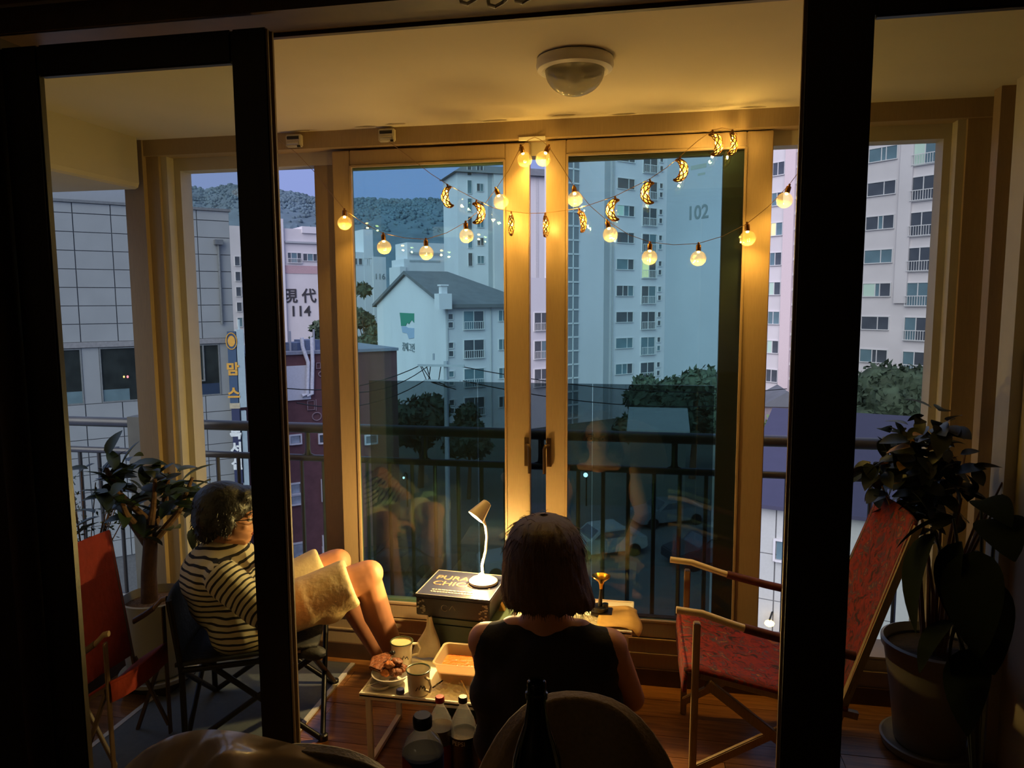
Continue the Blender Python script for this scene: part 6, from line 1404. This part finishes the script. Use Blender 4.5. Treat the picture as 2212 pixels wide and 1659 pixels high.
# ------------------------------------------------------------------ people: one continuous surface each, grown from overlapping volumes
def grow(name, mb, m, parent, voxel=0.008, smooth=6, fac=0.5, label=None):
    """joins overlapping closed volumes into one continuous skin"""
    o = link('grow_tmp', mb.mesh('grow_tmp', m, False))
    r = o.modifiers.new('r', 'REMESH'); r.mode = 'VOXEL'; r.voxel_size = voxel; r.use_smooth_shade = True
    sm = o.modifiers.new('s', 'SMOOTH'); sm.iterations = smooth; sm.factor = fac
    bpy.context.view_layer.update(); dg = bpy.context.evaluated_depsgraph_get()
    me = bpy.data.meshes.new_from_object(o.evaluated_get(dg)); bpy.data.objects.remove(o)
    me.materials.clear(); me.materials.append(m); me.name = name
    for p in me.polygons: p.use_smooth = True
    ob = link(name, me, parent)
    if label: ob['label'] = label
    return ob
def V3(*a): return np.array(a, float)
def basis(fw):
    f = np.array(fw, float); f /= np.linalg.norm(f); r = np.cross(f, (0, 0, 1.0)); r /= np.linalg.norm(r); u = np.cross(r, f); return f, r, u
def quat_of(f, r, u): return Matrix(((r[0], f[0], u[0]), (r[1], f[1], u[1]), (r[2], f[2], u[2]))).to_quaternion()
def head_vol(mb, c, fw, s=1.0):
    """head with brow, nose, lips, chin, ears; local x right, y forward, z up"""
    f, r, u = basis(fw); q = quat_of(f, r, u); c = np.array(c)
    def P(x, y, z): return c+(r*x+f*y+u*z)*s
    mb.ell(P(0, -0.012, 0.030), (0.074*s, 0.094*s, 0.082*s), q, 22, 14)      # cranium
    mb.ell(P(0, 0.030, -0.035), (0.060*s, 0.062*s, 0.074*s), q, 20, 12)      # face
    mb.ell(P(0, 0.050, -0.088), (0.036*s, 0.032*s, 0.024*s), q, 14, 10)      # chin
    mb.cap_(P(-0.045, 0.0, -0.070), P(-0.018, 0.055, -0.092), 0.020*s, 0.018*s); mb.cap_(P(0.045, 0.0, -0.070), P(0.018, 0.055, -0.092), 0.020*s, 0.018*s)
    mb.cap_(P(-0.036, 0.074, 0.012), P(0.036, 0.074, 0.012), 0.013*s, 0.013*s)   # brow
    mb.cap_(P(0, 0.084, -0.002), P(0, 0.104, -0.032), 0.008*s, 0.0125*s); mb.ell(P(-0.011, 0.092, -0.036), (0.009*s, 0.010*s, 0.007*s), q, 10, 8); mb.ell(P(0.011, 0.092, -0.036), (0.009*s, 0.010*s, 0.007*s), q, 10, 8)
    mb.cap_(P(-0.018, 0.080, -0.060), P(0.018, 0.080, -0.060), 0.0075*s, 0.0075*s); mb.cap_(P(-0.015, 0.080, -0.071), P(0.015, 0.080, -0.071), 0.008*s, 0.008*s)
    mb.ell(P(-0.038, 0.062, -0.030), (0.020*s, 0.018*s, 0.020*s), q, 12, 8); mb.ell(P(0.038, 0.062, -0.030), (0.020*s, 0.018*s, 0.020*s), q, 12, 8)
    for k in (-1, 1): mb.ell(P(k*0.076, -0.008, -0.020), (0.010*s, 0.017*s, 0.030*s), q, 12, 8)
    return P
def eyes(parent, P, s=1.0):
    for k in (-1, 1):
        mb = MB(); mb.ell(P(k*0.031, 0.078, -0.006), (0.0115*s, 0.0115*s, 0.009*s), None, 12, 8); part('eye', mb, mat('eye_white', rgb(200, 190, 180), 0.2), parent, smooth=True)
        mb = MB(); mb.ell(P(k*0.031, 0.0870, -0.006), (0.0055*s, 0.0055*s, 0.0055*s), None, 10, 6); part('iris', mb, BLACKP, parent, smooth=True)
        mb = MB(); mb.tube([P(k*0.018, 0.0870, 0.017), P(k*0.032, 0.0870, 0.021), P(k*0.048, 0.078, 0.015)], 0.0028*s, 6); part('eyebrow', mb, HAIRM, parent, smooth=True)
def hand_vol(mb, wrist, d, palm_n, curl=0.6, s=1.0, side=1):
    """palm, four unequal bent fingers and a thumb; d points along the hand, palm_n out of the palm"""
    w = np.array(wrist, float); d = np.array(d, float); d /= np.linalg.norm(d); n = np.array(palm_n, float); n -= d*(n@d); n /= np.linalg.norm(n); x = np.cross(d, n)*side
    pc = w+d*0.045*s
    for k in (-0.026, -0.009, 0.009, 0.026): mb.cap_(w+d*0.008*s+x*k*0.75*s, w+d*0.082*s+x*k*s, 0.0135*s, 0.0115*s, 10)
    for k, L in ((-0.029, 0.066), (-0.010, 0.076), (0.010, 0.071), (0.028, 0.055)):
        p = w+d*0.084*s+x*k*1.05*s; a = 0.0
        for j, fr in enumerate((0.45, 0.32, 0.23)):
            a += curl*(0.55, 0.75, 0.6)[j]; q = p+(d*math.cos(a)+n*math.sin(a))*L*fr*s; mb.cap_(p, q, (0.0088-0.0008*j)*s, (0.0082-0.0008*j)*s, 10); p = q
    p = w+d*0.022*s-x*0.026*s; q = p+(d*0.55-x*0.75+n*0.35)*0.045*s; mb.cap_(p, q, 0.0125*s, 0.0105*s, 10); q2 = q+(d*0.85-x*0.1+n*0.5)*0.034*s; mb.cap_(q, q2, 0.0100*s, 0.0085*s, 10)
def strands(mb, roots, dirs, L, r, g, bend=0.25):
    for p, d in zip(roots, dirs):
        p = np.array(p); d = np.array(d); q = p+d*L*0.5+g.normal(size=3)*L*0.06; e = p+d*L+np.array((0, 0, -bend*L))+g.normal(size=3)*L*0.12; mb.tube([p, q, e], [r, r*0.8, r*0.25], 3, cap=False)

# --- woman seen from behind
wt = thing('person', 'person seen from behind with a dark bob and black sleeveless top, sitting before the window', 'person', (-0.29, 2.0, 0))
pel = V3(-0.285, 1.985, 0.19); chest = V3(-0.285, 1.985, 0.55); nk = V3(-0.287, 1.99, 0.715); hc = V3(-0.292, 2.015, 0.868)
shL, shR = V3(-0.458, 1.985, 0.622), V3(-0.110, 1.985, 0.632)
elL, elR = V3(-0.478, 2.110, 0.445), V3(-0.045, 2.065, 0.445); wrL, wrR = V3(-0.40, 2.235, 0.345), V3(-0.110, 2.225, 0.350)
knL, knR = V3(-0.41, 2.195, 0.205), V3(-0.045, 2.165, 0.235); anL, anR = V3(-0.20, 2.19, 0.115), V3(-0.37, 2.215, 0.125)
b = MB()
P_ = head_vol(b, hc, (0.02, 1.0, -0.08), 0.98)
b.cap_(nk+V3(0, 0, -0.05), hc+V3(0, -0.012, -0.05), 0.056, 0.050)
b.cap_(shL, shR, 0.055, 0.055); b.cap_(V3(-0.38, 1.99, 0.655), V3(-0.19, 1.99, 0.66), 0.045, 0.045); b.cap_(V3(-0.32, 1.99, 0.685), V3(-0.255, 1.99, 0.685), 0.045, 0.045)
b.ell(chest+V3(0,0,-0.02), (0.165, 0.105, 0.15)); b.ell((pel+chest)/2, (0.150, 0.105, 0.17)); b.ell(pel+V3(0, 0.0, 0.02), (0.19, 0.135, 0.13))
for sh, el, wr, sd in ((shL, elL, wrL, -1), (shR, elR, wrR, 1)):
    b.cap_(sh, sh*0.35+el*0.65, 0.052, 0.043); b.cap_(sh*0.35+el*0.65, el, 0.043, 0.037); b.cap_(el, el*0.4+wr*0.6, 0.038, 0.033); b.cap_(el*0.4+wr*0.6, wr, 0.033, 0.025); hand_vol(b, wr, wr-el+V3(0, 0.03, -0.05), (0, 0.1, -1), 0.7, 0.92, -sd)
for kn, an, sg in ((knL, anL, -1), (knR, anR, 1)):
    hp = pel+V3(sg*0.10, 0.03, 0.0); b.cap_(hp, kn, 0.085, 0.062); b.cap_(kn, kn*0.5+an*0.5+V3(0, 0, -0.01), 0.058, 0.055); b.cap_(kn*0.5+an*0.5, an, 0.055, 0.036); b.cap_(an, an+V3(-sg*0.10, 0.05, -0.045), 0.034, 0.026); b.cap_(an+V3(-sg*0.10, 0.05, -0.045), an+V3(-sg*0.15, 0.09, -0.05), 0.028, 0.018)
bw = grow('body', b, SKIN, wt, 0.0065, 5)
eyes(bw, P_)
mb = MB(); mb.cap_(P_(-0.016, 0.0865, -0.066), P_(0.016, 0.0865, -0.066), 0.0045, 0.0045, 8); part('lips', mb, mat('lip_colour', rgb(150, 74, 66), 0.45), bw, smooth=True)
# black sleeveless top
b = MB(); b.cap_(V3(-0.440, 1.982, 0.617), V3(-0.125, 1.982, 0.627), 0.063, 0.063); b.cap_(V3(-0.432, 1.985, 0.56), V3(-0.140, 1.985, 0.56), 0.066, 0.066); b.cap_(V3(-0.428, 1.98, 0.47), V3(-0.145, 1.98, 0.47), 0.082, 0.082); b.cap_(V3(-0.415, 1.98, 0.33), V3(-0.145, 1.98, 0.33), 0.085, 0.085); b.cap_(V3(-0.390, 1.985, 0.640), V3(-0.185, 1.985, 0.648), 0.055, 0.055)
b.ell(chest+V3(0, -0.004, -0.03), (0.180, 0.122, 0.165)); b.ell((pel+chest)/2+V3(0, -0.004, 0), (0.172, 0.122, 0.20)); b.ell(pel+V3(0, -0.006, 0.06), (0.185, 0.140, 0.13)); b.cap_(V3(-0.40, 1.985, 0.60), V3(-0.17, 1.985, 0.60), 0.080, 0.080); b.cap_(V3(-0.42, 1.98, 0.40), V3(-0.15, 1.98, 0.40), 0.07, 0.07)
grow('sleeveless_top', b, BLACKC, wt, 0.009, 14)
b = MB()
for kn, an, sg in ((knL, anL, -1), (knR, anR, 1)):
    hp = pel+V3(sg*0.10, 0.03, 0.0); b.cap_(hp, kn, 0.097, 0.074); b.cap_(kn, kn*0.35+an*0.65, 0.070, 0.056)
b.ell(pel+V3(0.01, 0, -0.02), (0.185, 0.145, 0.12)); grow('trousers', b, BLACKC, wt, 0.010, 4)
# bob
g = np.random.default_rng(11)
levels = [(0.996, 0.012, 0.014, 0.0), (0.990, 0.045, 0.050, 0.0), (0.975, 0.074, 0.078, 0.0), (0.950, 0.096, 0.102, 0.0), (0.920, 0.108, 0.112, 0.0), (0.885, 0.114, 0.117, 0.0), (0.850, 0.117, 0.117, 0.0), (0.815, 0.119, 0.115, 0.003), (0.785, 0.120, 0.110, 0.008), (0.762, 0.116, 0.104, 0.014), (0.748, 0.108, 0.098, 0.018)]
nu = 72
def ringf(z, rx, ry, flip, shrink=0.0):
    R_ = []
    # open towards the window below the fringe
    gap = 0.0 if z > 0.955 else min(0.95, 0.35+(0.955-z)*9)
    for j in range(nu):
        a = PI/2+gap+(2*PI-2*gap)*j/(nu-1)
        k = 1+0.014*math.sin(17*a+3*z*20)+0.010*math.sin(41*a)
        fx = flip*2.0 if math.cos(a) > 0.3 else flip*0.0
        R_.append((-0.294+(rx-shrink)*k*math.cos(a)+fx*math.cos(a), 2.003+(ry-shrink)*k*math.sin(a)-(0.008 if z < 0.8 else 0), z+(0.006*math.sin(23*a) if z < 0.755 else 0)))
    return R_
P = []
for z, rx, ry, fl2 in levels: P += ringf(z, rx, ry, fl2)
mb = MB(); mb.grid(P, nu, len(levels))
P2 = []
for z, rx, ry, fl2 in levels: P2 += ringf(z-0.004, rx, ry, fl2, 0.018 if rx > 0.05 else 0.006)
mb.grid(P2, nu, len(levels)); n0 = nu*len(levels); lb = (len(levels)-1)*nu
mb.f += [(lb+j, lb+j+1, n0+lb+j+1, n0+lb+j) for j in range(nu-1)]; mb.m += [0]*(nu-1)
roots = []; dirs = []
for j in range(0, nu): 
    for q in range(3):
        p = P[(len(levels)-3+q)*nu+j]; d = np.array((p[0]+0.294, p[1]-2.003, 0)); d /= np.linalg.norm(d); roots.append(np.array(p)-d*0.004); dirs.append(d*0.32+np.array((0, 0, -0.95)))
strands(mb, roots, dirs, 0.013, 0.0016, g, 0.1)
roots = []; dirs = []
for k in range(260):
    j = g.integers(0, nu); i = g.integers(1, len(levels)-4); p = np.array(P[i*nu+j]); n_ = p-np.array((-0.294, 2.003, 0.87)); n_ /= np.linalg.norm(n_); tg = np.array((0, 0, -1.0)); tg = tg-n_*(tg@n_); tg /= np.linalg.norm(tg)+1e-6; roots.append(p-n_*0.003); dirs.append(tg)
strands(mb, roots, dirs, 0.045, 0.0012, g, 0.15)
for k in range(9):
    p = np.array((-0.335+0.02*g.normal(), 2.0+0.03*g.normal(), 0.992)); d = np.array((g.normal()*0.8-0.5, g.normal()*0.5, 0.5)); d /= np.linalg.norm(d); mb.tube([p, p+d*0.014, p+d*0.026+np.array((0, 0, -0.008))], [0.0009, 0.0007, 0.0004], 3, cap=False)
part('bob_hair', mb, HAIRW, wt, smooth=True)
mb = MB()
for k in (-1, 1): mb.tube([P_(k*0.033+0.022*math.cos(a), 0.093, -0.006+0.018*math.sin(a)) for a in np.linspace(0, 2*PI, 17)[:-1]], 0.0016, 6, closed=True); mb.tube([P_(k*0.055, 0.090, 0.0), P_(k*0.078, 0.02, 0.004), P_(k*0.080, -0.01, -0.004)], 0.0016, 6)
mb.tube([P_(-0.011, 0.095, -0.004), P_(0, 0.099, 0.0), P_(0.011, 0.095, -0.004)], 0.0016, 6); part('spectacles', mb, BLACKP, wt, smooth=True)
t = thing('floor_cushion', 'dark floor cushion under the woman in black', 'cushion', (-0.285, 1.98, 0))
mb = MB(); mb.lathe([(0.16, 0.0), (0.22, 0.015), (0.225, 0.045), (0.18, 0.07), (0.02, 0.075)], (-0.285, 1.97, 0.0), 32); part('cushion_body', mb, NAVYC, t, smooth=True)

# --- man in the camp chair
mt = thing('person', 'person in a striped shirt and beige shorts sitting in the black camp chair, facing right', 'person', (-1.46, 2.49, 0))
fd = V3(math.cos(0.50), math.sin(0.50), 0); rd = V3(math.sin(0.50), -math.cos(0.50), 0)
pel = V3(-1.515, 2.465, 0.415); chs = V3(-1.585, 2.445, 0.575); nk = V3(-1.585, 2.455, 0.680); hc = V3(-1.560, 2.468, 0.795)
shN = V3(-1.585, 2.445, 0.618)+rd*0.165+fd*0.015; shF = V3(-1.585, 2.445, 0.618)-rd*0.165+fd*0.015
elN = V3(-1.245, 2.275, 0.455); wrN = V3(-1.335, 2.400, 0.640); elF = V3(-1.500, 2.690, 0.470); wrF = V3(-1.265, 2.650, 0.500)
hpN = pel+rd*0.095+fd*0.05; hpF = pel-rd*0.095+fd*0.05
knN = V3(-1.068, 2.590, 0.548); knF = V3(-1.262, 2.735, 0.532); anN = V3(-0.985, 2.760, 0.075); anF = V3(-1.13, 2.880, 0.075)
b = MB(); P_ = head_vol(b, hc, (0.93, 0.36, -0.04), 1.0)
b.cap_(nk+V3(0.0, 0, -0.04), hc+V3(-0.01, 0, -0.05), 0.056, 0.054)
b.ell(chs, (0.13, 0.13, 0.13)); b.ell((pel+chs)/2, (0.13, 0.13, 0.13)); b.ell(pel, (0.14, 0.14, 0.10)); b.cap_(shN, shF, 0.055, 0.055)
for sh, el, wr, sd, pn in ((shN, elN, wrN, 1, (-1, 0.2, 0)), (shF, elF, wrF, -1, (0, 0, -1))):
    b.cap_(sh, el, 0.052, 0.040); b.cap_(el, el*0.5+wr*0.5, 0.041, 0.036); b.cap_(el*0.5+wr*0.5, wr, 0.036, 0.027); hand_vol(b, wr, wr-el, pn, 0.9, 1.0, sd)
for hp, kn, an in ((hpN, knN, anN), (hpF, knF, anF)):
    b.cap_(hp, kn, 0.083, 0.060); b.cap_(kn+V3(0.012, 0.002, 0.008), kn, 0.054, 0.056); sh_ = kn*0.62+an*0.38+V3(-0.014, -0.004, 0); b.cap_(kn, sh_, 0.054, 0.056); b.cap_(sh_, an, 0.054, 0.034)
    b.cap_(an+V3(-0.02, 0, -0.03), an+V3(0.0, 0, -0.03), 0.032, 0.032); b.cap_(an+V3(0, 0, -0.02), an+V3(0.15, 0.035, -0.045), 0.036, 0.026); b.cap_(an+V3(0.14, 0.03, -0.045), an+V3(0.20, 0.045, -0.052), 0.027, 0.019)
bm_ = grow('body', b, SKIN, mt, 0.0065, 5)
eyes(bm_, P_)
mb = MB(); mb.cap_(P_(-0.016, 0.0865, -0.066), P_(0.016, 0.0865, -0.066), 0.0045, 0.0045, 8); part('lips', mb, bpy.data.materials['lip_colour'], bm_, smooth=True)
SA, SBK = rgb(206, 196, 170), rgb(20, 20, 24)
spine = (nk-pel); spine /= np.linalg.norm(spine)
b = MB(); b.cap_(shN, shF, 0.066, 0.066); b.ell(chs+V3(0, 0, 0.0), (0.150, 0.155, 0.140)); b.cap_(chs+rd*0.06, chs-rd*0.06, 0.125, 0.125); b.ell((pel+chs)/2-fd*0.01, (0.150, 0.155, 0.14)); b.cap_(pel+rd*0.07+V3(0, 0, -0.01), pel-rd*0.07+V3(0, 0, -0.01), 0.128, 0.128); b.cap_(pel+rd*0.07+fd*0.05+V3(0, 0, 0.03), pel-rd*0.07+fd*0.05+V3(0, 0, 0.03), 0.105, 0.105); b.cap_(nk-V3(0, 0, 0.045)+rd*0.03, nk-V3(0, 0, 0.045)-rd*0.03, 0.068, 0.068)
grow('shirt', b, stripemat('striped_jersey', tuple(spine*1.0+fd*0.22+rd*0.05), 0.0225, SA, SBK, 0.34), mt, 0.008, 4)
for sh, el in ((shN, elN), (shF, elF)):
    d = el-sh; dn = d/np.linalg.norm(d); b = MB(); b.cap_(sh+d*0.02, sh+d*0.62, 0.069, 0.060)
    grow('sleeve', b, stripemat('striped_sleeve', tuple(dn), 0.0225, SA, SBK, 0.34), mt, 0.008, 3)
b = MB()
for hp, kn in ((hpN, knN), (hpF, knF)):
    d = kn-hp; b.cap_(hp+d*0.14, hp+d*0.45, 0.088, 0.098); e1 = hp+d*0.86; dn = d/np.linalg.norm(d); 
    b.lathe([(0.06, -0.20), (0.094, -0.19), (0.095, -0.01), (0.090, 0.004), (0.06, 0.0), (0.03, -0.01)], tuple(e1), 24, tuple(dn)); b.ell(e1-dn*0.10+V3(0, 0, -0.045), (0.085, 0.075, 0.075))
b.ell(pel+V3(0.03, 0, -0.03), (0.140, 0.150, 0.095)); grow('shorts', b, BEIGEC, mt, 0.008, 6)
# hair: full dark crop, lower at the nape
f, r, u = basis((0.93, 0.36, -0.04)); q = quat_of(f, r, u)
b = MB(); b.ell(P_(0, -0.020, 0.046), (0.092, 0.110, 0.088), q, 26, 16); b.ell(P_(0, -0.058, 0.0), (0.086, 0.076, 0.086), q, 20, 12); b.ell(P_(0, -0.072, -0.048), (0.066, 0.050, 0.055), q, 18, 10); b.ell(P_(0, 0.058, 0.080), (0.066, 0.044, 0.036), q, 16, 10)
for k in (-1, 1): b.ell(P_(k*0.072, -0.004, 0.000), (0.019, 0.040, 0.062), q, 14, 10)
ho = grow('hair', b, HAIRM, mt, 0.007, 2)
mb = MB(); g = np.random.default_rng(5); vs_ = ho.data.vertices; roots = []; dirs = []
ids = g.choice(len(vs_), 520, replace=False)
for i in ids:
    v_ = vs_[int(i)]; n_ = np.array(v_.normal); p = np.array(v_.co)
    dn = n_*0.22+np.array((0, 0, -0.75))-f*0.25*(1 if (p-hc)@f < 0.03 else -1.0); dn /= np.linalg.norm(dn); roots.append(p-n_*0.004); dirs.append(dn)
strands(mb, roots, dirs, 0.020, 0.0019, g, 0.1); part('hair_tufts', mb, HAIRM, ho)
mb = MB()
for k in (-1, 1):
    mb.tube([P_(k*0.034+0.024*math.cos(a), 0.096, -0.006+0.019*math.sin(a)) for a in np.linspace(0, 2*PI, 17)[:-1]], 0.0022, 6, closed=True); mb.tube([P_(k*0.057, 0.092, 0.0), P_(k*0.079, 0.02, 0.004), P_(k*0.081, -0.01, -0.004)], 0.0018, 6)
mb.tube([P_(-0.010, 0.098, -0.004), P_(0, 0.103, 0.0), P_(0.010, 0.098, -0.004)], 0.002, 6); part('spectacles', mb, BLACKP, mt, smooth=True)
